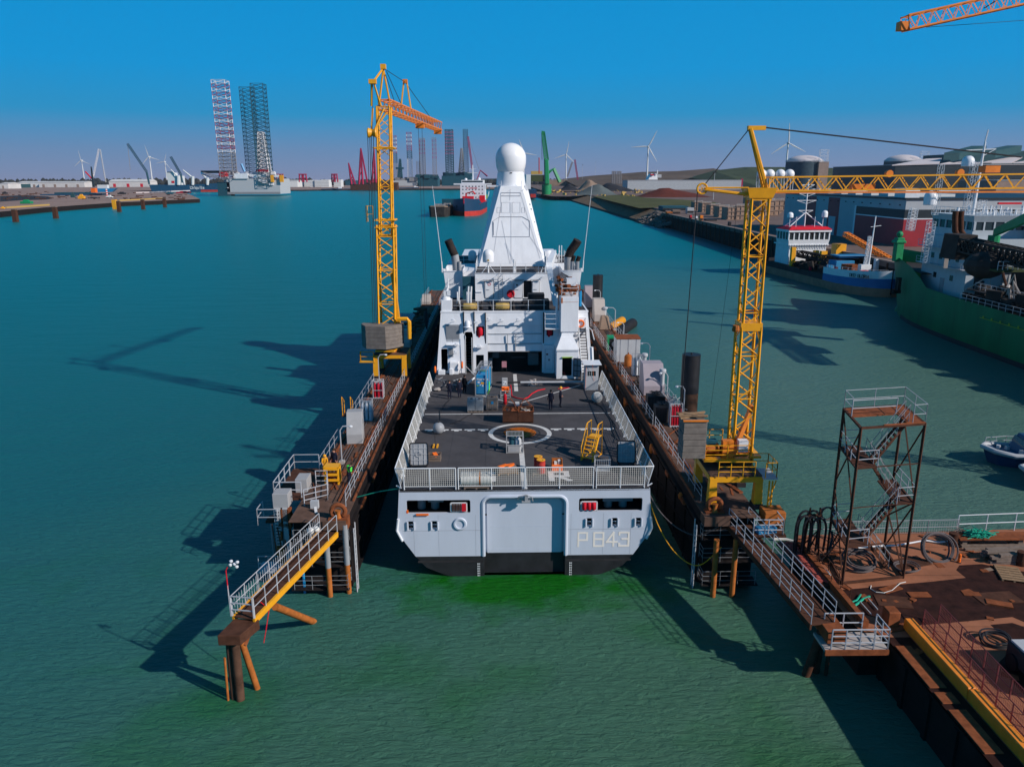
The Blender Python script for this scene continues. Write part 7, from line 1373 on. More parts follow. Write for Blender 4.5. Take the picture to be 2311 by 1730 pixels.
b=MB();rail(b,[(-6,-9.2,4.3),(-6,-13.5,4.3),(-3.8,-21.3,4.3),(0,-23,4.3)],1.4,2,1.6,.05);b.build('bow_rail','rail_grey',dg);b=MB();b.tube((0,-15,4.3),(.4,-15,17),.2,6,.12).tube((-.4,-15,14.6),(1.8,-15,14.9),.07,4);truss(b,(-.8,-15,4.3),(-.4,-15,12.5),.5,.5,8,.05,.04,side=(1,0,0));b.build('foremast','white_paint',dg);MB().box(-2,.2,-16,-14.6,4.3,6.2).nx().box(2.2,3.2,-14,-13,4.3,7.2).build('deck_locker','white_paint',dg);MB().lathe((-2.6,-18.5,4.3),[(.5,0),(.8,.9)],12).nx().lathe((-4.8,-11,4.3),[(.3,0),(.3,.9)],10).nx().lathe((-5.4,0,3.1),[(.3,0),(.3,.9)],10).build('red_bollard','red',dg);MB().box(-3.6,-1.0,-12.8,-10.6,4.3,5.9).nx().box(.6,3.0,-12.5,-10.5,4.3,5.2).build('hold_cover','rust',dg)
MB().box(-5.6,-4.6,10,11,3.1,8).nx().box(-.5,.6,9,10,3.1,7.2).build('yellow_post','crane_yellow',dg)
# ------------------------------------------------------------ right-hand shore
RQ=7.0
MB().add([(86.3,150,-2),(86.3,430,-2),(86.3,430,RQ-.02),(86.3,150,RQ-.02)],[(0,1,2,3)]).box(86.35,90,20,430,-2,RQ-.05).build('far_quay_wall','quay_wall',kind='structure')
MB().prism([(86.3,20),(900,20),(1400,700),(1700,2600),(60,2600),(60,1240),(108,1230),(104,1050),(98,1000),(96,470),(88,432),(86.3,430)],RQ-1.2,RQ-.04).build('shore_ground','apron',kind='structure')
b=MB()
for i in range(40):b.box(86.1,86.3,152+i*7,152.6+i*7,-1,RQ-.3)
b.build('fender_timber','rust_dark',kind='structure',label='vertical timber fenders on the far quay wall')
MB().box(86.2,87.2,20,431,RQ-.03,RQ+.25).build('quay_kerb','tank_concrete',kind='structure')
bank=MB();pts=[(80.5,425),(77.8,476),(76,700),(75.3,903),(76,1000),(80,1060),(104,1100)];top=[(90,432),(97,476),(97,700),(98,903),(99,1000),(106,1045),(112,1090)]
low=[(x+3,y) for x,y in pts]
bank.loft([[(x,y,-.6) for x,y in pts],[(x+2.5,y,1.2) for x,y in pts]],caps=False);bank.build('weed_band','weed',kind='structure')
MB().loft([[(x+2.4,y,1.1) for x,y in pts],[(x-3,y,RQ-1.2) for x,y in top],[(x+4,y,RQ+.05) for x,y in top]],caps=False).build('embankment','embankment',kind='structure')
b=MB();random.seed(90)
for i in range(260):y=random.uniform(405,470);t_=random.random();b.obox((80+t_*12-max(0,(y-440))*.06+(430-y)*.05*(y < 430),y,-.3+t_*6),random.uniform(.8,2.4),random.uniform(.8,2.4),random.uniform(.5,1.4),random.random()*3,random.uniform(-.5,.5))
b.build('rubble','rock',kind='stuff',label='grey rock rubble where the quay wall meets the grassy bank',cat='rubble')
flat('grass_field',[P(*c3(*p),RQ) for p in ((1500,768),(1720,752),(1890,756),(2010,780),(2400,800),(2750,830),(2750,872),(2330,866),(2080,880),(1960,885),(1800,845),(1620,800))],RQ+.03,'field',kind='structure')
def heap(label,px,cc,base,depth,mk,peak=.5,z=RQ,n=14):
 (x0,y0),(x1,y1)=px;A_=P(*cc(x0,base),z);B_=P(*cc(x1,base),z);C_=D(*cc((x0+x1)/2,y0),(A_.y+B_.y)/2+depth*.5);h=C_.z-z;b=MB();ns=9;random.seed(int(x0));secs=[]
 for j in range(ns+1):
  v_=j/ns;row=[]
  for i in range(n+1):u=i/n;e_=max(0,min(u/peak,(1-u)/(1-peak)))*max(0,min(v_*2.2,(1-v_)*2.2,1));row.append((A_.x+(B_.x-A_.x)*u,A_.y+(B_.y-A_.y)*u+depth*v_,z+h*min(1,e_*1.15)**.9*random.uniform(.9,1.05)))
  secs.append(row)
 b.loft(secs,caps=False);b.build('material_heap',mk,label=label,cat='heap',group='bulk heaps on the far shore',smooth=True)
heap('broad grey gravel heap on the far shore',((1330,648),(1750,0)),c3,752,45,'gravel_pile',.55);heap('tan sand heap behind the grey gravel one',((1370,598),(1630,0)),c3,700,70,'sand_pile',.4)
heap('black coal heap left of the gravel',((1180,640),(1370,0)),c3,705,60,'coal',.5);heap('long black coal heap right of the gravel',((1560,632),(1960,0)),c3,715,90,'coal',.3);heap('dark red ore heap in front of the shed',((2000,682),(2720,0)),c3,775,60,'ore_red',.35)
def building(label,cc,x0,y0,x1,base,z,depth,wall,roofm='pale_grey',gable=0.,group=None,name='warehouse'):
 A_=P(*cc(x0,base),z);B_=D(*cc(x1,y0),A_.y);t=thing(name,label,'building',tuple(A_),group=group);w_=B_.x-A_.x;h=B_.z-z
 MB().box(A_.x,B_.x,A_.y,A_.y+depth,z-1,z+h).build('wall',wall,t)
 if gable:MB().add([(A_.x-.5,A_.y-.5,z+h),(B_.x+.5,A_.y-.5,z+h),(B_.x+.5,A_.y+depth/2,z+h+gable),(A_.x-.5,A_.y+depth/2,z+h+gable),(A_.x-.5,A_.y+depth,z+h),(B_.x+.5,A_.y+depth,z+h)],[(0,1,2,3),(3,2,5,4),(0,3,4),(1,5,2)]).build('roof',roofm,t)
 else:MB().box(A_.x-.4,B_.x+.4,A_.y-.4,A_.y+depth+.4,z+h,z+h+.5).build('roof',roofm,t)
 return t,A_,B_
# white warehouse with red bands
t=thing('warehouse','large white cladded warehouse with dark red bands behind the river dredger','building',(109,214,RQ));Xw,Yw,Ye=109.,213.,306.;z1=D(*c5(715,870),Yw).z
MB().box(Xw,Xw+70,Yw,Ye,RQ-.5,z1).build('wall','cladding_white',t);MB().box(Xw-.3,Xw+70,Yw-.3,Ye,z1,z1+.5).build('roof','cladding_dark',t)
def wy(px):r=ray(px,500);return Xw/(r.x/r.y)
b=MB()
for a,c in ((1816,1838),(1866,1891)):b.box(Xw-.08,Xw,wy(c),wy(a),RQ,z1-.4).nx()
b.build('red_band','cladding_red',t);y0_=wy(1929);b=MB();b.box(Xw-.12,Xw+30,Yw-.12,y0_,RQ,z1-5.2).build('red_base','cladding_red',t);MB().box(Xw-.1,Xw+30,Yw-.1,y0_,z1-4.9,z1-2.6).build('dark_strip','cladding_dark',t);MB().box(Xw-.16,Xw+30,Yw-.16,y0_,z1-5.2,z1-4.9).build('white_trim','white_paint',t)
MB().box(Xw-.14,Xw,wy(1885),wy(1870),RQ,z1-6.5).nx().box(Xw-.14,Xw,wy(1840)+1,wy(1833),RQ,RQ+2.4).build('door','pale_grey',t);MB().box(Xw-.16,Xw,y0_-.3,y0_+.8,RQ,z1-2.4).build('door_frame','white_paint',t)
for i in range(8):y=Yw+12+i*11;MB().box(Xw+6,Xw+20,y,y+6,z1+.5,z1+1.3).build('skylight','container_white',t)
for i in range(16):y=Yw+3+i*5.8;b=MB();b.box(Xw-.3,Xw,y-.15,y+.15,z1-1.6,z1-1.3);b.build('wall_lamp','dark_metal',t)
MB().box(Xw+1,Xw+5,Yw+3,Yw+9,z1+.5,z1+3).build('roof_cabin','white_paint',t)
t,A_,B_=building('long dark green storage hall with pale roof panels on the far right',cb,75,745,2600,1190,RQ,150,'cladding_dark','roof_pink',0.);A_w,zt_=A_,B_.z
w_=B_.x-A_.x
for f_,bk_ in ((((80,749),(730,728)),((560,662),(770,655))),(((735,735),(1460,718)),((1090,668),(1240,700))),(((1300,722),(1740,716)),((1600,646),(1890,640))),(((1760,716),(2400,712)),((1930,690),(2400,670)))):
 a,c=[D(*cb(*p),A_.y-1) for p in f_];d_,e_=[D(*cb(*p),A_.y+60) for p in bk_];MB().add([a,c,e_,d_,a-Vector((0,0,.8)),c-Vector((0,0,.8)),e_-Vector((0,0,.8)),d_-Vector((0,0,.8))],[(0,1,2,3),(4,5,6,7),(0,1,5,4)]).build('roof_panel','roof_pink',t)
for x0,y0,x1,y1 in ((790,680,1170,580),(1290,650,1660,575)):a,c=D(*cb(x0,y0),A_.y+20),D(*cb(x1,y1),A_.y+60);b=MB();d_=Vector((4,0,0));b.hexa([a,a+d_*4,c+d_*4,c,a+Vector((0,0,7)),a+d_*4+Vector((0,0,7)),c+d_*4+Vector((0,0,7)),c+Vector((0,0,7))]);b.build('roof_vent','cladding_teal',t)
a,c=D(*cb(900,600),A_.y+110),D(*cb(2700,520),A_.y+110);MB().hexa([Vector((a.x,a.y,zt_)),Vector((c.x,a.y,zt_)),Vector((c.x,a.y+60,zt_)),Vector((a.x,a.y+60,zt_)),a,c,c+Vector((0,60,0)),a+Vector((0,60,0))]).build('rear_roof','cladding_teal',t)
building('beige yard building with ribbed walls right of the dredger mast',cb,1500,965,2300,1220,RQ,60,'tank_concrete','pale_grey');building('grey-blue ribbed hut behind the green dredger bridge',cb,1440,1360,1640,1520,RQ,12,'cladding_teal','white_paint');building('beige block below the ribbed hut',cb,1420,1520,1620,1640,RQ,8,'locker_beige','locker_beige')
b=MB();a,c=P(*cb(1350,1230),RQ),P(*cb(2500,1300),RQ);a.z=c.z=RQ+6;truss(b,D(*cb(1340,1235),260),D(*cb(2400,1240),250),3,2.2,26,.15,.1);truss(b,D(*cb(1470,1340),235),D(*cb(2300,1330),225),2.4,3.2,16,.2,.12);b.build('conveyor_bridge','pale_grey',label='pale lattice conveyor bridge behind the green dredger',cat='conveyor')
# storage tanks
def tank(label,cc,x0,x1,ytop,ydome,Y_,dark):
 a,c=D(*cc(x0,ytop),Y_),D(*cc(x1,ytop),Y_);r=(c.x-a.x)/2;hz_=D(*cc((x0+x1)/2,ydome),Y_).z-a.z;cx_=(a.x+c.x)/2;t=thing('storage_tank',label,'tank',(cx_,Y_+r,RQ),group='large domed storage tanks')
 MB().lathe((cx_,Y_+r,RQ-1),[(r,0),(r,a.z-RQ+1)],40).build('tank_wall',dark,t,smooth=True);MB().lathe((cx_,Y_+r,a.z),[(r*.98*cos(q),hz_*sin(q)) for q in [pi/2*i/7 for i in range(7)]]+[(.01,hz_)],32).build('dome_roof','roof_pink',t,smooth=True)
 b=MB();rail(b,[(cx_+r*1.0*cos(q),Y_+r+r*1.0*sin(q),a.z) for q in [2*pi*i/20 for i in range(21)]],2.5,2,12,.3);truss(b,(cx_+r*.65,Y_-1,a.z-1),(cx_+r*.65,Y_-1,a.z+18),r*.45,5,4,.35,.15,side=(1,0,0),kind='v',ties=1);b.build('roof_gallery','white_paint',t)
 MB().box(cx_+r*.4,cx_+r*.95,Y_-3,Y_+6,RQ,a.z).build('service_tower','tank_concrete',t)
tank('domed LNG-style storage tank behind the crane jib, with rooftop gallery',c4,1505,1865,420,350,1250,'tank_dark');tank('domed storage tank half hidden behind the dark green hall',cb,110,600,700,600,1500,'tank_dark')
bpy.data.objects['storage_tank']['label']='domed gas storage tank above the yellow crane jib, with rooftop gallery'
for i,(x,lb) in enumerate(((1190,'leftmost of the four white gas spheres, behind the crane strut'),(1272,'second white gas sphere from the left'),(1376,'third white gas sphere from the left'),(1468,'rightmost gas sphere, next to the domed tank'))):
 c_=D(*c4(x,545),1050);t=T('gas_sphere',lb,'tank',(c_.x,c_.y,RQ),0,'white gas spheres');r=D(*c4(x+48,545),1050).x-c_.x;MB().sphere((0,0,c_.z-RQ),r,20,12).build('sphere','dome_white',t,smooth=True);b=MB()
 for k in range(8):q=2*pi*k/8;b.tube((r*.9*cos(q),r*.9*sin(q),0),(r*.9*cos(q),r*.9*sin(q),c_.z-RQ),.5,5)
 b.build('support_leg','pale_grey',t)
# wind turbines
def turbine_proto():
 t=thing('wind_turbine','white three-bladed wind turbine','wind turbine',(0,0,0),0,'wind turbines on the horizon',local=True);MB().lathe((0,0,0),[(2.6,0),(1.5,103)],14).build('tower','container_white',t,smooth=True);MB().box(-2,2,-4,7,102.5,107).build('nacelle','container_white',t,bevel=.5);rot=MB().lathe((0,-4,105),[(2,0),(1.6,-2),(.2,-3.2)],12,ax=1).build('hub','container_white',t,smooth=True)
 for k in range(3):
  a=2*pi*k/3;d_=Vector((sin(a),0,cos(a)));n_=Vector((cos(a),0,-sin(a)));c0=Vector((0,-5.2,105));b=MB();b.loft([[c0+d_*2-n_*1.0+Vector((0,.4,0)),c0+d_*2+n_*1.0,c0+d_*2+Vector((0,-.4,0))],[c0+d_*12-n_*1.2+Vector((0,.4,0)),c0+d_*12+n_*2.3,c0+d_*12+Vector((0,-.4,0))],[c0+d_*43-n_*.4+Vector((0,.1,0)),c0+d_*43+n_*.4,c0+d_*43+Vector((0,-.1,0))]],closed=True);b.build('blade','container_white',t)
 return t
tp_=turbine_proto();first=True
for px,hy,rot,lb in ((1463,331,28,'tall wind turbine above the red ore heap, one blade pointing up right'),(1779,323,-3,'wind turbine behind the yellow crane strut, one blade straight up'),(1278,349,12,'wind turbine right of the green harbour crane'),(1182,345,-20,'wind turbine mostly hidden behind the white mast dome'),(184,362,-8,'leftmost wind turbine, left of the white crawler crane'),(337,354,-14,'wind turbine behind the banana carrier superstructure'),(372,365,20,'wind turbine just right of the banana carrier superstructure')):
 dist=(105-25.3+5)/(404-hy)*1727*1.033;c_=D(px,hy,dist*.97);o=tp_ if first else dup(tp_);first=False;o.location=(c_.x,c_.y,c_.z-105);o['label']=lb
 o.rotation_euler=(0,0,radians(-8))
 for ch in o.children:
  if ch.name.startswith('blade') or ch.name.startswith('hub'):ch.matrix_local=Matrix.Translation((0,0,105)) @ Matrix.Rotation(radians(rot),4,'Y') @ Matrix.Translation((0,0,-105))
for o in [o for o in bpy.data.objects if o.get('label','').find('banana carrier') >=0]:o['label']=o['label'].replace('banana carrier','blue cargo ship')
# hills
def ridge(name,pts,Y_,depth,mk,base=RQ):
 b=MB();fr=[];tp2=[];bk=[];random.seed(5)
 for (x,y) in pts:q=D(x,y,Y_);fr.append((q.x,Y_-depth,base));tp2.append((q.x,Y_,q.z));bk.append((q.x,Y_+depth,base))
 b.loft([fr,tp2,bk],caps=False).build(name,mk,kind='structure')
ridge('hill',[(1270,404),(1330,397),(1400,392),(1450,388),(1530,386),(1610,380),(1640,386),(1700,384)],2300,500,'hill_brown');ridge('hill',[(1560,402),(1610,385),(1680,377),(1760,377),(1850,379),(2000,379),(2150,376),(2400,370),(2600,370)],1900,550,'hill_grass')
b=MB();random.seed(6)
# tree lines on the horizon
def trees(name,x0,x1,Y_,h0,h1,lb,n=220):
 b=MB();random.seed(x0)
 for i in range(n):q=D(x0+(x1-x0)*(i+random.random())/n,404,Y_);h=random.uniform(h0,h1);w_=random.uniform(6,16);b.lathe((q.x,Y_+random.uniform(-40,40),2),[(w_*.6,0),(w_,h*.4),(w_*.7,h*.8),(.3,h)],6)
 b.build(name,'tree_line',kind='stuff',label=lb,cat='trees')
trees('tree_line',-60,700,3300,18,34,'low dark line of trees on the left horizon',260);trees('tree_line',700,1330,3300,16,26,'low dark line of trees on the middle horizon',240)
# sheds on the right shore
building('long pale grey shed behind the ore heap with white sign',c3,1840,605,2980,700,RQ,60,'cladding_white','pale_grey');building('long grey low building under the green hill',c4,1000,600,1700,660,RQ,30,'far_grey_steel','far_grey_steel');building('tan shed behind the green harbour crane',c3,1050,600,1240,660,RQ,60,'sand_pile','pale_grey')
for i,(x0,x1,mk,lb) in enumerate(((870,1005,'bright_blue','blue container row beside the crane head'),(1125,1220,'blue_paint','darker blue container block right of the crane tower'),(980,1005,'far_magenta','tall dark pink panel behind the crane tower'),(500,560,'far_teal_steel','dark teal box left of the crane cable wheel'))):
 a,c=P(*c4(x0,690),RQ),D(*c4(x1,655 if i !=2 else 590),P(*c4(x0,690),RQ).y);MB().box(a.x,c.x,a.y,a.y+8,RQ,c.z).build('container_block',mk,label=lb,cat='container')
# steel pontoon shells in a row on the quay
def shell(px,base,hgt,lb,k):
 p_=P(*c4(px,base),RQ);s_=(D(*c4(px,base-hgt),p_.y).z-RQ);t=T('hull_block',lb,'steel block',p_,radians(0),'brown curved hull blocks in a row on the quay');b=MB();pr=[(0,.06),(.25,.0),(.62,.03),(.85,.14),(1,.35),(1,.5),(.96,1)];
 w_=s_*1.15;d_=s_*1.6;b.loft([[(-w_*.5+w_*x*.95,0,s_*z) for x,z in ((0,0),(.55,.0),(.85,.2),(1.0,.55),(1.0,1.0),(0,1))],[(-w_*.5+w_*x*.95,d_,s_*z) for x,z in ((0,0),(.55,.0),(.85,.2),(1.0,.55),(1.0,1.0),(0,1))]],closed=True);b.build('shell_plate','shell_brown',t);b=MB()
 for i in range(4):x=-w_*.42+i*w_*.28;b.box(x-.15*s_/8,x+.15*s_/8,-.25,0,s_*.08,s_*.98)
 for z in (.3,.62,.95):b.box(-w_*.48,w_*.4,-.3,0,s_*z,s_*(z+.05))
 b.build('stiffener','tank_concrete',t);b=MB();rail(b,[(-w_*.45,0,s_),(w_*.4,0,s_),(w_*.4,d_,s_)],s_*.12,2,s_*.3,.12);b.build('top_rail','locker_beige',t)
for k,(px,base,h,lb) in enumerate(((560,905,85,'farthest brown curved hull block at the left end of the row'),(640,925,95,'second brown hull block from the left end of the row'),(725,950,100,'third brown hull block from the left'),(815,975,110,'fourth brown hull block from the left'),(910,1000,125,'fifth brown hull block from the left'),(1000,1000,140,'nearest brown hull block, just left of the crane tower'),(1245,960,150,'brown ribbed hull block right of the crane tower'),(1340,955,150,'rightmost brown hull block, next to the warehouse wall'),(1120,900,120,'brown hull block seen through the crane tower lattice'))):shell(px,base,h,lb,k)
for i,(x,y,w_,h_,mk,lb) in enumerate(((270,945,60,25,'rust_orange','orange steel piece at the quay corner'),(340,940,80,40,'old_wood','brown stack at the quay corner'),(480,940,70,60,'pale_grey','grey cabin at the start of the hull blocks'),(330,905,260,40,'far_teal_steel','long teal barrier at the quay corner'),(590,1015,35,60,'crane_orange','orange mooring post on the far quay edge'),(540,1005,22,40,'white_paint','white cabinet on the far quay edge'),(483,995,22,40,'red','small red box on the far quay edge'),(690,1010,110,14,'dark_metal','low dark plate stack on the far quay'),(875,1060,28,40,'dark_metal','dark bollard on the far quay near the crane tower'))):
 a=P(*c4(x-w_/2,y),RQ);c=D(*c4(x+w_/2,y-h_),a.y);t=T('quay_object',lb,'equipment',a);MB().box(0,c.x-a.x,0,(c.x-a.x)*.8+1,0,c.z-RQ).build('body',mk,t,bevel=.1);MB().box(.1,c.x-a.x-.1,-.15,0,(c.z-RQ)*.15,(c.z-RQ)*.5).build('panel','dark_metal',t)
b=MB();random.seed(91)
for i in range(230):
 x,y=c4(random.uniform(1100,2212),random.uniform(600,735));q=P(x,y,RQ);s_=random.uniform(1,5);b.obox(q,s_*2,s_,s_*.7,random.random()*3)
b.build('yard_clutter','pale_grey',kind='stuff',label='pale parked vehicles and clutter in the yard behind the crane jib',cat='clutter')
b=MB()
for i in range(80):
 x,y=c3(random.uniform(1080,2212),random.uniform(700,765));q=P(x,y,RQ);s_=random.uniform(.6,2.2);b.obox(q,s_*2,s_,s_*.9,random.random()*3)
b.build('yard_machinery','ochre',kind='stuff',label='small yellow machines between the heaps on the far shore',cat='machinery')
for px,y0,y1,cc,lb in ((1388,660,450,c3,'lamp mast left of the sand heap'),(1518,645,425,c3,'lamp mast with flat head behind the sand heap'),(705,800,530,c4,'lamp mast left of the yellow crane head'),(1130,690,540,c4,'lamp mast right of the yellow crane strut'),(600,690,520,c5,'lamp mast left of the dark green hall')):
 a=P(*cc(px,y0),RQ);c=D(*cc(px,y1),a.y);t=T('lamp_mast',lb,'lamp mast',a,0,'tall yard lamp masts');MB().tube((0,0,0),(0,0,c.z-RQ),.35,6,.2).build('mast','pale_grey',t);MB().box(-1.8,1.8,-.6,.6,c.z-RQ,c.z-RQ+.7).build('lamp_head','dark_metal',t)
# pier with the green harbour crane
pz=5.;pa,pb=P(*c3(940,775),0),P(*c3(1290,820),0)
MB().prism([(pa.x,pa.y+10),(pb.x-20,pb.y+60),(110,930),(150,1300),(40,1300)],pz-.6,pz).build('pier_deck','apron',kind='structure');b=MB()
for i in range(12):f=(i+.5)/12;b.tube((pa.x+(pb.x-pa.x)*f*.8,pa.y+12+(pb.y+60-pa.y)*f*.8,-2),(pa.x+(pb.x-pa.x)*f*.8,pa.y+12+(pb.y+60-pa.y)*f*.8,pz-.6),.9,6).nx()
b.build('pier_pile','tank_concrete',kind='structure')
Yg=1060;g=lambda x,y:D(*c3(x,y),Yg);a=g(1040,700);t=thing('harbour_crane','tall bright green harbour crane on the pier right of the mast dome','crane',(a.x,Yg,pz));MB().lathe((g(1040,0).x,Yg,pz),[(6.5,0),(6.5,g(0,650).z-pz)],20).build('crane_base','green_paint',t,smooth=True)
MB().taper(g(1018,0).x,g(1066,0).x,Yg-8,Yg+8,g(0,650).z,g(1012,0).x,g(1052,0).x,Yg-8,Yg+8,g(0,400).z).build('crane_column','green_paint',t,bevel=1);b=MB();truss(b,g(1033,405),g(1000,130),5.5,5,16,.6,.3,w2=4,h2=4,side=(1,0,0));b.build('crane_mast','green_paint',t);MB().hexa([g(982,150),g(1016,150),g(1016,150)+Vector((0,8,0)),g(982,150)+Vector((0,8,0)),g(985,112),g(1016,118),g(1016,118)+Vector((0,8,0)),g(985,112)+Vector((0,8,0))]).build('mast_head','green_paint',t)
b=MB();b.path([g(1050,530),g(1105,492),g(1165,625)],2.6,4).build('knuckle_boom','green_paint',t);MB().box(g(880,0).x,g(1010,0).x,Yg-6,Yg+10,g(0,620).z,g(0,555).z).build('counterweight_house','hill_grass',t);b=MB();b.tube(g(985,130),g(988,400),.35,3).tube(g(1012,130),g(1045,400),.35,3).build('stay_cable','dark_metal',t)
t=thing('moored_ship','white and dark moored ship partly hidden behind the mast and green crane','ship',(g(870,0).x,1000,0));gg=lambda x,y:D(*c3(x,y),1000);MB().loft([[gg(800,785),gg(930,785),gg(935,700),gg(800,690)],[p+Vector((0,90,0)) for p in (gg(800,785),gg(930,785),gg(935,700),gg(800,690))]],closed=True).build('hull','tanker_blue',t);MB().box(gg(808,0).x,gg(880,0).x,1010,1030,gg(0,700).z,gg(0,550).z).build('superstructure','white_paint',t);MB().box(gg(885,0).x,gg(1000,0).x,1012,1025,gg(0,550).z,gg(0,515).z).build('deck_gear','ochre',t);MB().tube(gg(958,540),gg(958,380),.7,5).build('mast','boot_red',t)
MB().box(gg(875,0).x,gg(930,0).x,999.5,1001,gg(0,780).z,gg(0,745).z).build('boot_topping','boot_red',t)
for px,y0,x1,y1,lb in ((1240,570,1290,425,'slanting dark crawler crane boom right of the turbine'),(1345,600,1315,400,'thin purple crane boom right of the dark one')):
 a,c=D(*c3(px,y0),1500),D(*c3(x1,y1),1500);b=MB();truss(b,a,c,2.6,2.6,14,.35,.25);b.build('crawler_crane','far_grey_steel' if px < 1300 else 'rig_purple',label=lb,cat='crane')
t=thing('power_station','group of dark pylons on the far shore behind the coal heaps','pylons',tuple(D(*c3(1740,650),1300)));
for x in (1697,1717,1748,1768):b=MB();a,c=D(*c3(x,640),1300),D(*c3(x,515),1300);truss(b,a,c,3,3,6,.45,.25,side=(1,0,0));b.build('pylon','far_grey_steel',t)
t=thing('moored_ferry','white ship with red stripe rising behind the long pale shed','ship',tuple(D(*c3(2130,600),900)));q9=lambda x,y:D(*c3(x,y),900);MB().taper(q9(2075,0).x,q9(2170,0).x,900,920,q9(0,605).z,q9(2105,0).x,q9(2160,0).x,902,918,q9(0,545).z).build('superstructure','white_paint',t);MB().box(q9(2090,0).x,q9(2130,0).x,899,901,q9(0,560).z,q9(0,550).z).build('red_stripe','red',t);MB().tube(q9(2138,545),q9(2138,505),.8,5).build('mast','white_paint',t);MB().box(q9(2165,0).x,q9(2210,0).x,902,915,q9(0,585).z,q9(0,553).z).build('funnel_block','pale_grey',t)
# ------------------------------------------------------------ middle distance ships
def rotP(o,a):return Matrix.Rotation(a,3,'Z')
bowp=P(1048,488,0);stp=P(1092,474,0);hd=Vector((4,90,0));ang=math.atan2(-hd.x,hd.y)
tk=thing('tanker_ship','blue-hulled tanker with red boot topping and white bridge, bow towards us','ship',tuple(bowp),ang,local=True);tk.scale=(1.35,1,1)
def ts(y,hw,zt,a,c):return [(-hw,y,zt),(-hw,y,3.4),(-hw*.97,y,-.5)][a:c],[(hw,y,zt),(hw,y,3.4),(hw*.97,y,-.5)][a:c]
stn=[(-1.5,.2,12.5),(2,2.6,12),(7,5.4,11.6),(14,7.2,11.2),(22,7.8,8.5),(80,7.8,8.2),(95,7.2,8.4)]
for nm,a,c,mk in (('hull',0,2,'tanker_blue'),('boot_topping',1,3,'boot_red')):
 b=MB();b.loft([ts(*s_,a,c)[0] for s_ in stn],caps=False);b.loft([ts(*s_,a,c)[1] for s_ in stn],caps=False)
 if a==0:b.quad((-7.2,95,8.4),(7.2,95,8.4),(7.2,95,-.5),(-7.2,95,-.5))
 b.build(nm,mk,tk,smooth=True)
MB().prism([(x,y) for x,y in ((-7,14),(0,0),(7,14))],10.6,10.8).prism([(-7.6,14),(7.6,14),(7.6,94),(-7.6,94)],8.0,8.2).build('deck','boot_red',tk)
b=MB();b.box(-7.2,7.2,70,84,8.2,21).box(-11,11,70,74,21,22).box(-6.5,6.5,70.5,82,22,24.6);th_=b.build('superstructure','ship_white',tk);MB().box(-6,6,70.3,70.5,22.9,24).build('bridge_window','glass',th_);b=MB()
for z in (11,14,17,19.3):
 for i in range(7):b.box(-6+i*1.9,-5.3+i*1.9,69.9,70,z,z+.8)
b.build('window','glass',th_,loose=True);b=MB();letters(b,'NO SMOKING',(-3.6,69.98,18.0),(1,0,0),(0,0,1),.8,.2);b.build('lettering','red',th_)
b=MB();b.tube((0,74,24.6),(0,74,36),.5,6,.3).tube((-3,74,30),(3,74,30),.25,4).tube((-2,74,33),(2,74,33),.2,4).build('mast','white_paint',tk);dome(MB(),(3.8,73,24.6),.9,1.9).build('satellite_dome','dome_white',tk,smooth=True);dome(MB(),(-4,73,24.6),.8,1.5).build('satellite_dome','dome_white',tk,smooth=True)
b=MB();random.seed(95)
for i in range(40):b.obox((random.uniform(-6.6,6.6),random.uniform(16,68),8.2),random.uniform(.4,1.6),random.uniform(.4,3),random.uniform(.4,2.4))
b.path([(-1,30,8),(-1,30,15),(3,28,16.5),(4,28,14.5)],.5,6).box(-3,3,28,34,8.2,13).box(4.5,7.4,60,68,8.2,13).build('deck_piping','red',tk);tk.children[-1]['kind']='stuff';b=MB();rail(b,[(-7.7,70,8.3),(-7.7,22,8.3)],1.2,2,3,.08);rail(b,[(7.7,70,8.3),(7.7,22,8.3)],1.2,2,3,.08);b.build('deck_rail','red',tk);MB().box(-1.2,1.2,85,90,8,20).build('funnel','blue_paint',tk);MB().box(-4.5,-3.4,4.6,5.2,5.5,7.5).build('anchor','dark_metal',tk)
MB().taper(5.6,7.6,86,92,10,5.4,7.6,87,92,13).build('lifeboat','yellow_green',tk)
bg=P(985,490,0);t=T('bunker_barge','dark barge with a cream bow band moored left of the tanker','barge',bg+Vector((1.0,3,0)),ang*1.0);sec=lambda y,hw,z:[(-hw,y,z),(-hw*.92,y,-.5),(hw*.92,y,-.5),(hw,y,z)]
MB().loft([sec(-3,4.8,7.6),sec(1,6.6,7.2),sec(8,7,6.6),sec(75,7,6.2)]).build('hull','dredger_dark',t);MB().loft([[(-7.05,6,6.9),(-7.05,6,6.2)],[(-6.7,1,7.3),(-6.7,1,6.5)],[(-4.9,-3.1,7.7),(-4.9,-3.1,6.9)],[(4.9,-3.1,7.7),(4.9,-3.1,6.9)],[(6.7,1,7.3),(6.7,1,6.5)]],caps=False).build('bow_band','sand_pile',t);b=MB();random.seed(96)
for i in range(40):b.obox((random.uniform(-6,6),random.uniform(5,70),6.4),random.uniform(.3,2),random.uniform(.4,4),random.uniform(.3,1.6))
b.build('deck_piping','far_grey_steel',t);t.children[-1]['kind']='stuff';MB().box(-5,5,62,70,6.3,10.5).build('wheelhouse','far_teal_steel',t)
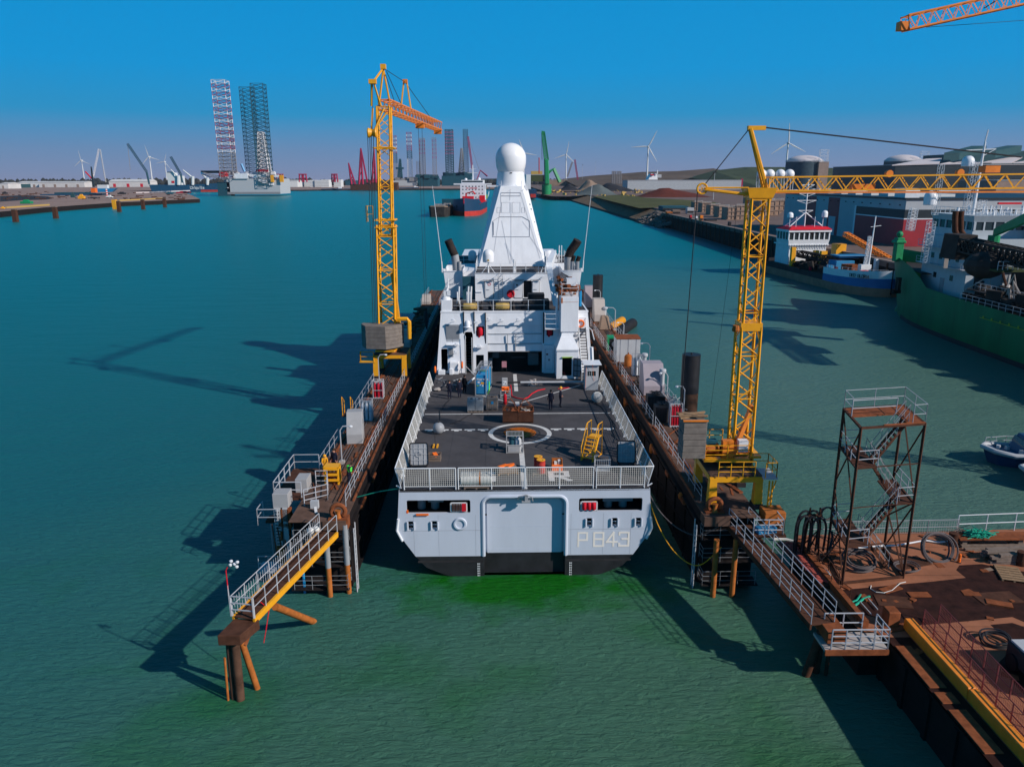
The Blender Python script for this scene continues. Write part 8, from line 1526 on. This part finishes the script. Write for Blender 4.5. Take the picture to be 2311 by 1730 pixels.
# ------------------------------------------------------------ jack-up rigs
def leg(t,top,bot,Y_,wpx,bands,n=22,base='far_grey_steel'):
 k_=.026 if wpx > 18 else .032
 A_=D(*bot,Y_);B_=D(*top,Y_);mx_=(A_.x+B_.x)/2;w_=wpx/1727*Y_*1.03;seg=(B_.z-A_.z)/n;mats={}
 for i in range(n):
  f=(i+.5)/n;mk=base
  for f0,f1,m_ in bands:
   if f0 <=f < f1:mk=m_[i % len(m_)] if isinstance(m_,tuple) else m_
  truss(mats.setdefault(mk,MB()),(mx_,Y_,A_.z+seg*i),(mx_,Y_,A_.z+seg*(i+1)),w_,w_,1,w_*k_,w_*k_*.62,side=(1,0,0))
 lo=None
 for mk,b in mats.items():o=b.build('leg' if lo is None else 'painted_section',mk,t if lo is None else lo);lo=lo or o
Yj=1270;J=lambda x,y,Y_=Yj:D(*c1(x,y),Y_)
t=thing('jackup_rig','large jack-up drilling rig with one red and white leg and two dark legs','oil rig',(J(1800,930).x,Yj,0))
a,c=J(1625,928),J(1992,800);MB().box(a.x,c.x,Yj,Yj+60,a.z+4,c.z).build('hull','pale_grey',t);MB().box(a.x,c.x,Yj-.4,Yj,a.z+3.5,a.z+7).build('hull_stripe','far_grey_steel',t)
leg(t,c1(1562,100),c1(1640,800),Yj+5,27,[(.28,1,('rig_purple','rig_white')),(0,.28,'far_grey_steel')],26,'rig_purple');leg(t,c1(1640,350),c1(1675,780),Yj+55,8,[],20);leg(t,c1(1755,150),c1(1808,780),Yj+50,22,[],22,'far_teal_steel');leg(t,c1(1835,125),c1(1905,850),Yj+5,25,[],24,'far_teal_steel')
b=MB();truss(b,J(1895,860,Yj+15),J(1860,470,Yj+15),22,18,12,1.2,.8,w2=8,h2=8);b.build('derrick','rig_white',t);b=MB();random.seed(97)
for i in range(110):x,y=random.uniform(1600,1985),random.uniform(765,870);q=J(x,y,Yj+random.uniform(-3,40));s_=random.uniform(1,5.5);b.obox(q,s_*1.6,s_,s_,0)
b.build('topside_modules','rig_white',t);t.children[-1]['kind']='stuff';a,c=J(1415,760),J(1590,742);MB().box(a.x,c.x,Yj+10,Yj+40,a.z,c.z).build('helideck','cladding_dark',t);b=MB();truss(b,J(1450,765),J(1600,800),6,4,6,.4,.25);b.build('helideck_strut','far_grey_steel',t)
MB().box(J(1485,0).x,J(1525,0).x,Yj,Yj+20,J(0,790).z,J(0,757).z).nx().box(J(1765,0).x,J(1850,0).x,Yj-3,Yj+3,J(0,755).z,J(0,740).z).build('red_module','red',t);MB().box(J(1600,0).x,J(1700,0).x,Yj-2,Yj+20,J(0,805).z,J(0,768).z).nx().box(J(1740,0).x,J(1830,0).x,Yj,Yj+20,J(0,800).z,J(0,775).z).build('cabin_block','ship_white',t);MB().box(J(1870,0).x,J(1890,0).x,Yj-4,Yj,J(0,830).z,J(0,780).z).nx().box(J(1937,0).x,J(1962,0).x,Yj-4,Yj,J(0,830).z,J(0,780).z).build('yellow_jack','crane_yellow',t);b=MB();b.tube(J(1745,750),J(1722,695),2,5).tube(J(1500,790),J(1435,760),1.5,4).build('deck_crane','bright_blue',t)
a=J(1590,900);MB().box(a.x-8,a.x+12,Yj,Yj+20,-1,J(0,830).z).build('spud_can','far_teal_steel',t)
def midrig(lb,legs,hullpx,Y_,hm,extra=None):
 (x0,y0,x1,y1)=hullpx;a,c=D(*c2(x0,y1),Y_),D(*c2(x1,y0),Y_);t=thing('jackup_rig',lb,'oil rig',((a.x+c.x)/2,Y_,0),group='laid-up rigs across the basin');MB().box(a.x,c.x,Y_,Y_+70,max(a.z,1),c.z).build('hull',hm,t);b=MB();random.seed(int(x0))
 for i in range(26):q=D(*c2(random.uniform(x0,x1),y0+2),Y_+random.uniform(0,40));s_=random.uniform(3,10);b.obox(q-Vector((0,0,1)),s_*1.4,s_,s_)
 b.build('topside_modules','far_grey_steel' if hm !='far_teal_steel' else 'far_teal_steel',t);t.children[-1]['kind']='stuff'
 for (xt,yt,xb,yb,w_,bands,mk,n_) in legs:leg(t,c2(xt,yt),c2(xb,yb),Y_+10,w_,bands,n_,mk)
 return t
RW=(('rig_purple','rig_white'))
midrig('jack-up rig with two slim pink-white legs right of the yellow tower crane',[(780,770,800,1175,9,[(.6,1,('rig_white','rig_purple')),(.38,.6,'far_teal_steel')],'far_grey_steel',22),(918,740,940,1195,9.5,[(.75,1,('rig_white','rig_purple')),(.62,.75,'rig_purple'),(.45,.62,'far_teal_steel')],'rig_white',24)],(770,1190,980,1240),1950,'pale_grey')
midrig('dark jack-up rig with two greyish pink legs in the middle distance',[(1037,795,1060,1165,11,[(.6,1,('rig_purple','far_grey_steel'))],'far_grey_steel',20),(1156,790,1167,1175,8,[(.5,1,('rig_purple','far_grey_steel'))],'far_grey_steel',20),(1008,1010,1010,1180,6,[],'far_grey_steel',8)],(990,1165,1190,1245),2000,'far_teal_steel')
midrig('dark jack-up rig with a broad red-topped leg and a blue leg',[(1298,715,1305,1140,16,[(.45,1,('rig_purple','far_teal_steel'))],'far_teal_steel',26),(1448,712,1460,1160,9.5,[],'far_teal_steel',26)],(1230,1145,1500,1240),1900,'far_teal_steel')
for x0,y0,x1,y1,w_,lb,mk in ((840,1160,840,990,10,'small dark derrick between the slim rig legs','far_teal_steel'),(1415,1140,1415,890,14,'pale tapering derrick left of the blue rig leg','far_grey_steel')):
 a,c=D(*c2(x0,y0),1930),D(*c2(x1,y1),1930);b=MB();truss(b,a,c,w_,w_,9,1.2,.8,w2=3,h2=3,side=(1,0,0));b.box(a.x-w_*.9,a.x+w_*.9,1925,1940,a.z+(c.z-a.z)*.45,a.z+(c.z-a.z)*.55) if x0==840 else None;b.build('derrick',mk,label=lb,cat='derrick')
# magenta sheerleg cranes
def sheer(lb,ft,head,back,Y_,tie=None):
 q=lambda x,y:D(*c2(x,y),Y_);t=thing('sheerleg_crane',lb,'crane',tuple(q(*ft)),group='magenta lifting cranes across the basin');b=MB();h=q(*head)
 for dx in (-14,22):b.tube(q(ft[0]+dx,ft[1]),h,2.6,4,1.4)
 for k in range(5):f=k/5;b.tube(q(ft[0]-14,ft[1]).lerp(h,f),q(ft[0]+22,ft[1]).lerp(h,f+.18),1.2,3)
 b.build('a_frame','far_magenta',t)
 if back:b=MB();b.tube(q(*back),h if not tie else q(*tie),2.4,4);b.build('back_leg','far_magenta',t)
 if tie:b=MB();b.tube(q(*tie),h,.7,3).build('stay_cable','far_teal_steel',t)
 a=q(ft[0]-25,ft[1]+30);MB().box(a.x,a.x+60,Y_,Y_+30,1,q(0,ft[1]).z).build('pontoon','rust_dark',t)
sheer('tall magenta sheerleg crane left of the yellow tower crane',(470,1225),(472,888),(535,1210),1800);sheer('magenta sheerleg crane just behind the yellow tower crane',(592,1210),(596,888),None,1820);sheer('smaller magenta crane with a cable to the tall one',(400,1225),(358,1025),None,1790)
for px,w_,y0,y1,cc,lb in ((228,26,1205,1130,c2,'small magenta gantry frame left of the sheerlegs'),(1997,24,805,768,c1,'small magenta frame right of the big rig'),(2160,26,825,768,c1,'second small magenta frame farther right of the big rig')):
 a,c=D(*cc(px-w_,y0),1850),D(*cc(px+w_,y1),1850);t=T('gantry_frame',lb,'gantry',(a.x,1850,a.z),0,'small magenta gantry frames');W_,H_=c.x-a.x,c.z-a.z;b=MB()
 for x in (0,W_*.4,W_*.6,W_):b.tube((x*.8+W_*.1,0,H_),(x,0,0),1.6,4)
 b.box(0,W_,-2,2,H_*.9,H_*1.05).box(0,W_,-2,2,H_*.45,H_*.55).build('frame','far_magenta',t)
# red crane right of the rigs, behind the tanker
a,c,e_=D(*c2(1475,780),1900),D(*c2(1515,1080),1900),D(*c2(1580,1090),1900);t=thing('offshore_crane','purple lattice crane boom with thin stay behind the tanker mast','crane',tuple(c));b=MB();truss(b,c,a,3.4,3.4,16,.6,.4);b.build('boom','rig_purple',t);b=MB();b.tube(a,e_,.4,3).build('stay_cable','far_grey_steel',t);b=MB();b.path([D(*c2(*p),1900) for p in ((1560,1180),(1590,1095),(1656,1150))],2.2,4).build('folded_jib','rig_purple',t)
# ------------------------------------------------------------ left shore
LZ=4.0
pf_=[(-30,1040),(0,1035),(320,1005),(860,968),(1300,950),(1425,945)];pb_=[(1375,922),(1330,905),(1000,888),(700,880),(300,872),(-60,880)]
PT=[P(*c1(*p),LZ) for p in pf_+pb_];MB().prism([(p.x,p.y) for p in PT],-1.5,LZ-.05).build('peninsula_wall','quay_wall',kind='structure');MB().prism([(p.x,p.y) for p in PT],LZ-.045,LZ).build('peninsula_ground','far_ground',kind='structure')
def lp(x,y,z=LZ):return P(*c1(x,y),z)
for i,(x,y) in enumerate(((105,1110),(392,1085),(846,1038),(1018,1020),(1173,1005))):
 p_=P(*c1(x,y),0);t=T('mooring_dolphin',('wooden dolphin nearest the left edge','second wooden dolphin from the left','wooden dolphin under the yellow end frame','fourth wooden dolphin from the left','wooden dolphin nearest the tip of the peninsula')[i],'dolphin',p_,0,'brown dolphins off the left peninsula');h=D(*c1(x,y-88*(1-.07*i)),p_.y).z;MB().taper(-1.4,1.4,0,2.6,-1,-1.2,1.2,0.2,2.6,h).build('timber_pile','rust_dark',t);MB().box(-1.5,1.5,.1,2.8,h,h+.4).build('cap','old_wood',t)
def ybeam(x0,y0,x1,y1,lb):
 a,c=lp(x0,y0),lp(x1,y1);d_=(c-a).normalized();n_=Vector((-d_.y,d_.x,0))*.6;z_=Vector((0,0,1.3));b=MB();b.hexa([a-n_,c-n_,c+n_,a+n_,a-n_+z_,c-n_+z_,c+n_+z_,a+n_+z_]);return b.build('fender_beam','ochre',label=lb,cat='beam',group='long yellow beams on the left peninsula')
ybeam(45,1012,350,992,'long yellow beam at the left edge of the picture');ybeam(850,960,1160,945,'long yellow beam towards the tip of the peninsula');a=lp(822,985);MB().taper(a.x-1.8,a.x+1.8,a.y-2,a.y+2,-1,a.x-2.2,a.x+1.2,a.y-2,a.y+2,D(*c1(820,950),a.y).z).build('end_frame','crane_yellow',label='upright yellow steel frame at the beam end above the third dolphin',cat='frame')
def lbox(cc,x0,y0,x1,y1,z,dp,name,mk,lb,cat,gable=0,par=None):
 a=P(*cc(x0,y1),z);c=D(*cc(x1,y0),a.y);t=T(name,lb,cat,(a.x,a.y,z));w_,h=c.x-a.x,c.z-z;MB().box(0,w_,0,dp,0,h).build('wall' if cat=='building' else 'body',mk,t)
 if cat=='building':MB().add([(-1,-1,h),(w_+1,-1,h),(w_+1,dp*.5,h+gable+.5),(-1,dp*.5,h+gable+.5),(-1,dp,h),(w_+1,dp,h)],[(0,1,2,3),(3,2,5,4),(0,3,4),(1,5,2)]).build('roof','shed_white',t);b=MB();k=max(1,min(6,int(w_/35)))
 if cat=='building':
  for i in range(k):b.box(w_*(i+.3)/k,w_*(i+.5)/k,-.3,0,0,h*.6).nx()
  b.build('door','tank_concrete' if 'red' not in lb else 'red',t)
 return t
# far left ground strip with sheds, containers, cranes
a=P(-200,428,0).y;MB().prism([(-3200,1790),(-560,1770),(-300,1900),(120,1900),(300,2200),(900,2500),(900,4200),(-4200,4200)],-1,2.2).build('far_shore','far_ground',kind='structure');MB().prism([(-3200,1782),(-558,1762),(-298,1892),(120,1892),(120,1900),(-300,1900),(-560,1770),(-3200,1790)],-1,2.6).build('far_quay_edge','quay_wall',kind='structure')
Z2=2.2
for x0,y0,x1,y1,mk,lb,g_ in ((0,836,55,872,'shed_white','small white shed at the far left edge',3),(50,838,135,866,'cladding_teal','dark green shed with red panel at far left',2),(130,828,290,862,'container_white','long white warehouse at far left',4),(280,826,600,862,'shed_white','long low cream warehouse in the left distance',3),(340,812,455,830,'container_white','low white roofed building behind the cream warehouse',2),(640,825,720,850,'cladding_teal','dark green shed behind the white and red post',2),(780,820,1065,860,'shed_white','wide white gabled warehouse with red doors',7),(960,812,1070,848,'container_white','white warehouse left of the blue cargo ship bridge',3),(1330,808,1480,835,'shed_white','white shed between the blue cargo ship and the rig',2),(1990,815,2120,860,'container_white','white container terminal building right of the rig',2)):
 lbox(c1,x0,y0,x1,y1,Z2,60,'warehouse',mk,lb,'building',g_)
# white rounded container stacks
for i,(x0,x1,y0,y1,cc) in enumerate(((0,40,1185,1250,c2),(44,100,1185,1250,c2),(104,172,1182,1252,c2),(222,285,1182,1250,c2),(2120,2165,818,858,c1),(2170,2212,812,858,c1))):
 t=lbox(cc,x0,y0,x1,y1,Z2,40,'container_stack','container_white',('leftmost tall white container stack left of the magenta cranes','second tall white container stack','third tall white container stack, the widest','white container stack between two magenta frames','small white stack right of the big rig','white stack beside the second magenta frame')[i],'containers')
 o=t.children[0];w_=max(v.co.x for v in o.data.vertices);h=max(v.co.z for v in o.data.vertices);b=MB()
 for k in range(1,5):b.box(0,w_,-.3,0,h*k/5-.3,h*k/5+.3)
 b.build('container_gap','far_grey_steel',t)
lbox(c2,175,1212,222,1232,Z2,20,'container_stack','orange','orange container row between white stacks','containers')
for i,(x0,x1,y0,y1) in enumerate(((330,430,1190,1235),(560,640,1190,1240),(640,760,1200,1240))):lbox(c2,x0,y0,x1,y1,Z2,40,'container_stack',('far_teal_steel','cladding_red','cladding_teal')[i],('dark mixed container block left of the sheerlegs','dark red container block under the sheerleg crane','dark teal block behind the yellow crane tower')[i],'containers')
for i,(x0,x1,y,lb) in enumerate(((100,290,1275,'low dark barge moored before the white container stacks'),(310,470,1270,'low dark barge before the sheerleg cranes'),(760,1010,1262,'long low dark barge with white wheelhouse below the slim-legged rig'))):
 a=P(*c2(x0,y+8),0);c=P(*c2(x1,y+8),0);t=T('river_barge',lb,'barge',a,0,'low barges across the basin');L_=c.x-a.x;MB().loft([[(0,0,3.5),(2,0,-.5),(L_-3,0,-.5),(L_,0,4.5)],[(0,12,3.5),(2,12,-.5),(L_-3,12,-.5),(L_,12,4.5)]],closed=True).build('hull','tanker_blue',t);MB().box(L_*.82,L_*.95,2,10,3.5,8).build('wheelhouse','ship_white',t);MB().box(L_*.1,L_*.78,1.5,10.5,3.4,5).build('hatch_cover','far_grey_steel',t)
# blue cargo ship
Yc=1700;K=lambda x,y:D(*c1(x,y),Yc);t=thing('cargo_ship','dark blue reefer cargo ship with white name lettering Chiquita, left of the rig','ship',(K(1280,0).x,Yc,0));z_=lambda y:K(1280,y).z
MB().ext([(K(960,0).x,z_(843)),(K(970,0).x,z_(875)),(K(980,0).x,-1),(K(1580,0).x,-1),(K(1605,0).x,z_(825)),(K(1380,0).x,z_(838)),(K(1200,0).x,z_(846))],lambda x,z:(x,Yc,z),lambda x,z:(x,Yc+24,z)).build('hull','far_blue_hull',t);MB().box(K(1340,0).x,K(1578,0).x,Yc-.3,Yc,-.5,z_(880)).build('boot_topping','boot_red',t)
b=MB();letters(b,'Chiquita',(K(1264,0).x,Yc-.1,z_(873)),(1,0,0),(0,0,1),5.2,.2);b.build('ship_name','container_white',t)
MB().box(K(1100,0).x,K(1200,0).x,Yc+2,Yc+22,z_(845),z_(780)).box(K(1095,0).x,K(1150,0).x,Yc+2,Yc+22,z_(780),z_(758)).build('superstructure','container_white',t);MB().box(K(1127,0).x,K(1148,0).x,Yc+1.6,Yc+2,z_(832),z_(816)).build('red_emblem','red',t);MB().box(K(1098,0).x,K(1140,0).x,Yc+6,Yc+16,z_(758),z_(750)).build('funnel_top','far_teal_steel',t)
for i,(xa,ya,xb,yb,mk) in enumerate(((1272,790,1218,735,'container_white'),(1375,795,1305,738,'container_white'),(1480,805,1435,762,'container_white'))):b=MB();b.tube(K(xa,ya),K(xb,yb),2.0,5,1.2).tube(K(xa,845),K(xa,ya-12),3,6).build('deck_crane',mk,t)
# cranes on the left shore
def lboom(lb,pts,r,mk,Y_=1500,w_=3.2,stay=None,name='harbour_crane'):
 q=[D(*c1(*p),Y_) for p in pts];t=thing(name,lb,'crane',tuple(q[0]));b=MB();truss(b,q[0],q[1],w_,w_,16,w_*.07,w_*.05);b.build('boom',mk,t)
 if len(q) > 2:b=MB();b.tube(q[0],q[2],1.8,5).build('tower',mk,t)
 if stay:b=MB();s_=[D(*c1(*p),Y_) for p in stay];b.path(s_,.5,3).build('stay_cable','far_grey_steel',t)
lboom('teal lattice harbour crane boom leaning left behind the blue cargo ship',[(1045,750),(910,552),(1065,840)],1,'far_teal_steel',1500,3.2,[(910,552),(930,740)]);lboom('short teal crane boom right of the cargo ship bridge',[(1290,770),(1218,645),(1300,830)],1,'far_teal_steel',1500,3.2)
lboom('white tall lattice crane mast leaning in the left distance',[(668,770),(705,590),(655,810)],1,'rig_white',1450,2.2,[(712,590),(752,825)]);lboom('thin white crane mast right of the white leaning one',[(755,825),(715,592)],1,'container_white',1450,1.2)
a,c=D(*c1(665,900),1000),D(*c1(650,715),1000);t=thing('mobile_crane','dark mobile crane with orange base near the peninsula','crane',tuple(a));MB().box(a.x-2.5,a.x+2.5,1000,1006,a.z,D(*c1(665,868),1000).z).build('base','orange',t);b=MB();b.tube(D(*c1(668,860),1000),D(*c1(650,715),1000),1.6,5,.8).build('tower','cladding_dark',t);b=MB();b.tube(D(*c1(655,800),1000),D(*c1(608,750),1000),.9,4).build('jib','red',t)
# items on the peninsula
def stripe_post():
 p_=lp(765,930);t=T('striped_post','red and white striped marker post on the peninsula','post',p_);h=D(*c1(762,873),p_.y).z-LZ;b=MB();b2=MB()
 for i in range(7):(b if i % 2 else b2).lathe((0,0,h*i/7),[(1.1,0),(1.1,h/7-.02)],8)
 b.build('red_band','red',t);b2.build('white_band','container_white',t)
stripe_post();p_=lp(782,938);t=T('parked_car','small white car parked by the striped post','car',p_);MB().box(-4,4,-1.5,1.5,.6,2).taper(-2,2.2,-1.4,1.4,2,-1.5,1.5,-1.2,1.2,3.4).build('body','container_white',t,bevel=.2);MB().box(-3,-2,-1.6,1.6,0,1).nx().box(2,3,-1.6,1.6,0,1).build('wheel','rubber',t)
for x,y,w_,h_,mk,lb in ((178,980,70,30,'green_paint','bright green container with a pale tarp on the peninsula'),(575,945,40,34,'crane_yellow','yellow digger on the peninsula'),(515,935,24,38,'cladding_teal','dark teal frame left of the yellow digger'),(862,912,50,18,'dark_metal','small dark machine in the middle of the peninsula'),(1205,912,44,16,'far_teal_steel','teal container near the peninsula tip'),(1300,905,90,16,'cladding_red','dark red row near the peninsula tip'),(660,942,70,10,'dark_metal','dark beam bundle right of the digger'),(15,1015,26,16,'safety_yellow','small yellow block at the left edge'),(30,910,30,18,'dark_metal','dark machine at the far left of the peninsula')):
 a=lp(x-w_/2,y);c=D(*c1(x+w_/2,y-h_),a.y);t=T('yard_item',lb,'equipment',a);W_,H_=c.x-a.x,c.z-LZ;MB().box(0,W_,0,W_*.5,0,H_*.6).build('base',mk,t,bevel=.2);MB().taper(W_*.2,W_*.8,0.5,W_*.4,H_*.6,W_*.35,W_*.7,1,W_*.3,H_).build('upper_part',mk,t)
flat('dark_stockpile',[lp(*p) for p in ((0,925),(180,918),(340,928),(388,940),(330,950),(150,955),(0,965))],LZ+.05,'coal',kind='structure')
b=MB();random.seed(98)
for i in range(120):p_=lp(random.uniform(0,1330),random.uniform(895,950));s_=random.uniform(.5,2.2);b.obox(p_,s_*random.uniform(1,6),s_,s_*.6,random.random()*3)
b.build('peninsula_clutter','rust_dark',kind='stuff',label='scattered dark pipes and scrap on the peninsula',cat='scrap')
a=D(*c1(275,870),1150);c=D(*c1(720,862),1150);t=T('flat_barge','long flat dark blue pontoon behind the peninsula','barge',(a.x,1150,0));MB().ext([(0,5.5),(3,-.5),(c.x-a.x-5,-.5),(c.x-a.x,6.5)],lambda x,z:(x,0,z),lambda x,z:(x,25,z)).build('hull','far_blue_hull',t);MB().box(20,(c.x-a.x)*.8,3,20,5.4,8).build('deck_cargo','far_teal_steel',t)
t=T('white_launch','small blue and white launch at the right end of the flat pontoon','boat',D(*c1(715,885),1140)-Vector((0,0,2)));MB().taper(-6,18,-3,3,0,-9,24,-4,4,5).build('hull','bright_blue',t);MB().box(-2,12,-3,3,5,10).build('cabin','container_white',t)
a,c=lp(970,905),lp(1345,890);MB().hexa([a,c,c+Vector((0,8,0)),a+Vector((0,8,0)),a+Vector((0,0,2)),c+Vector((0,0,2)),c+Vector((0,8,2)),a+Vector((0,8,2))]).build('pipe_stack','roof_pink',label='long pale pipe bundle across the peninsula end',cat='pipes')
building('flat grey quay building right of the tanker',c3,395,590,540,640,4,60,'cladding_teal','cladding_dark');
# ------------------------------------------------------------ air
b=MB().box(-5200,5200,-260,5400,-3.5,230);o=b.build('haze','dark_void',kind='stuff',label='thin pale haze over the whole harbour',cat='haze')
hm=bpy.data.materials.new('haze');hm.use_nodes=True;n=hm.node_tree;n.nodes.clear();a=n.nodes.new('ShaderNodeOutputMaterial');v=n.nodes.new('ShaderNodeVolumePrincipled');v.inputs['Color'].default_value=(.72,.84,1,1);v.inputs['Density'].default_value=.00003;v.inputs['Anisotropy'].default_value=.2;n.links.new(v.outputs[0],a.inputs['Volume']);o.data.materials[0]=hm
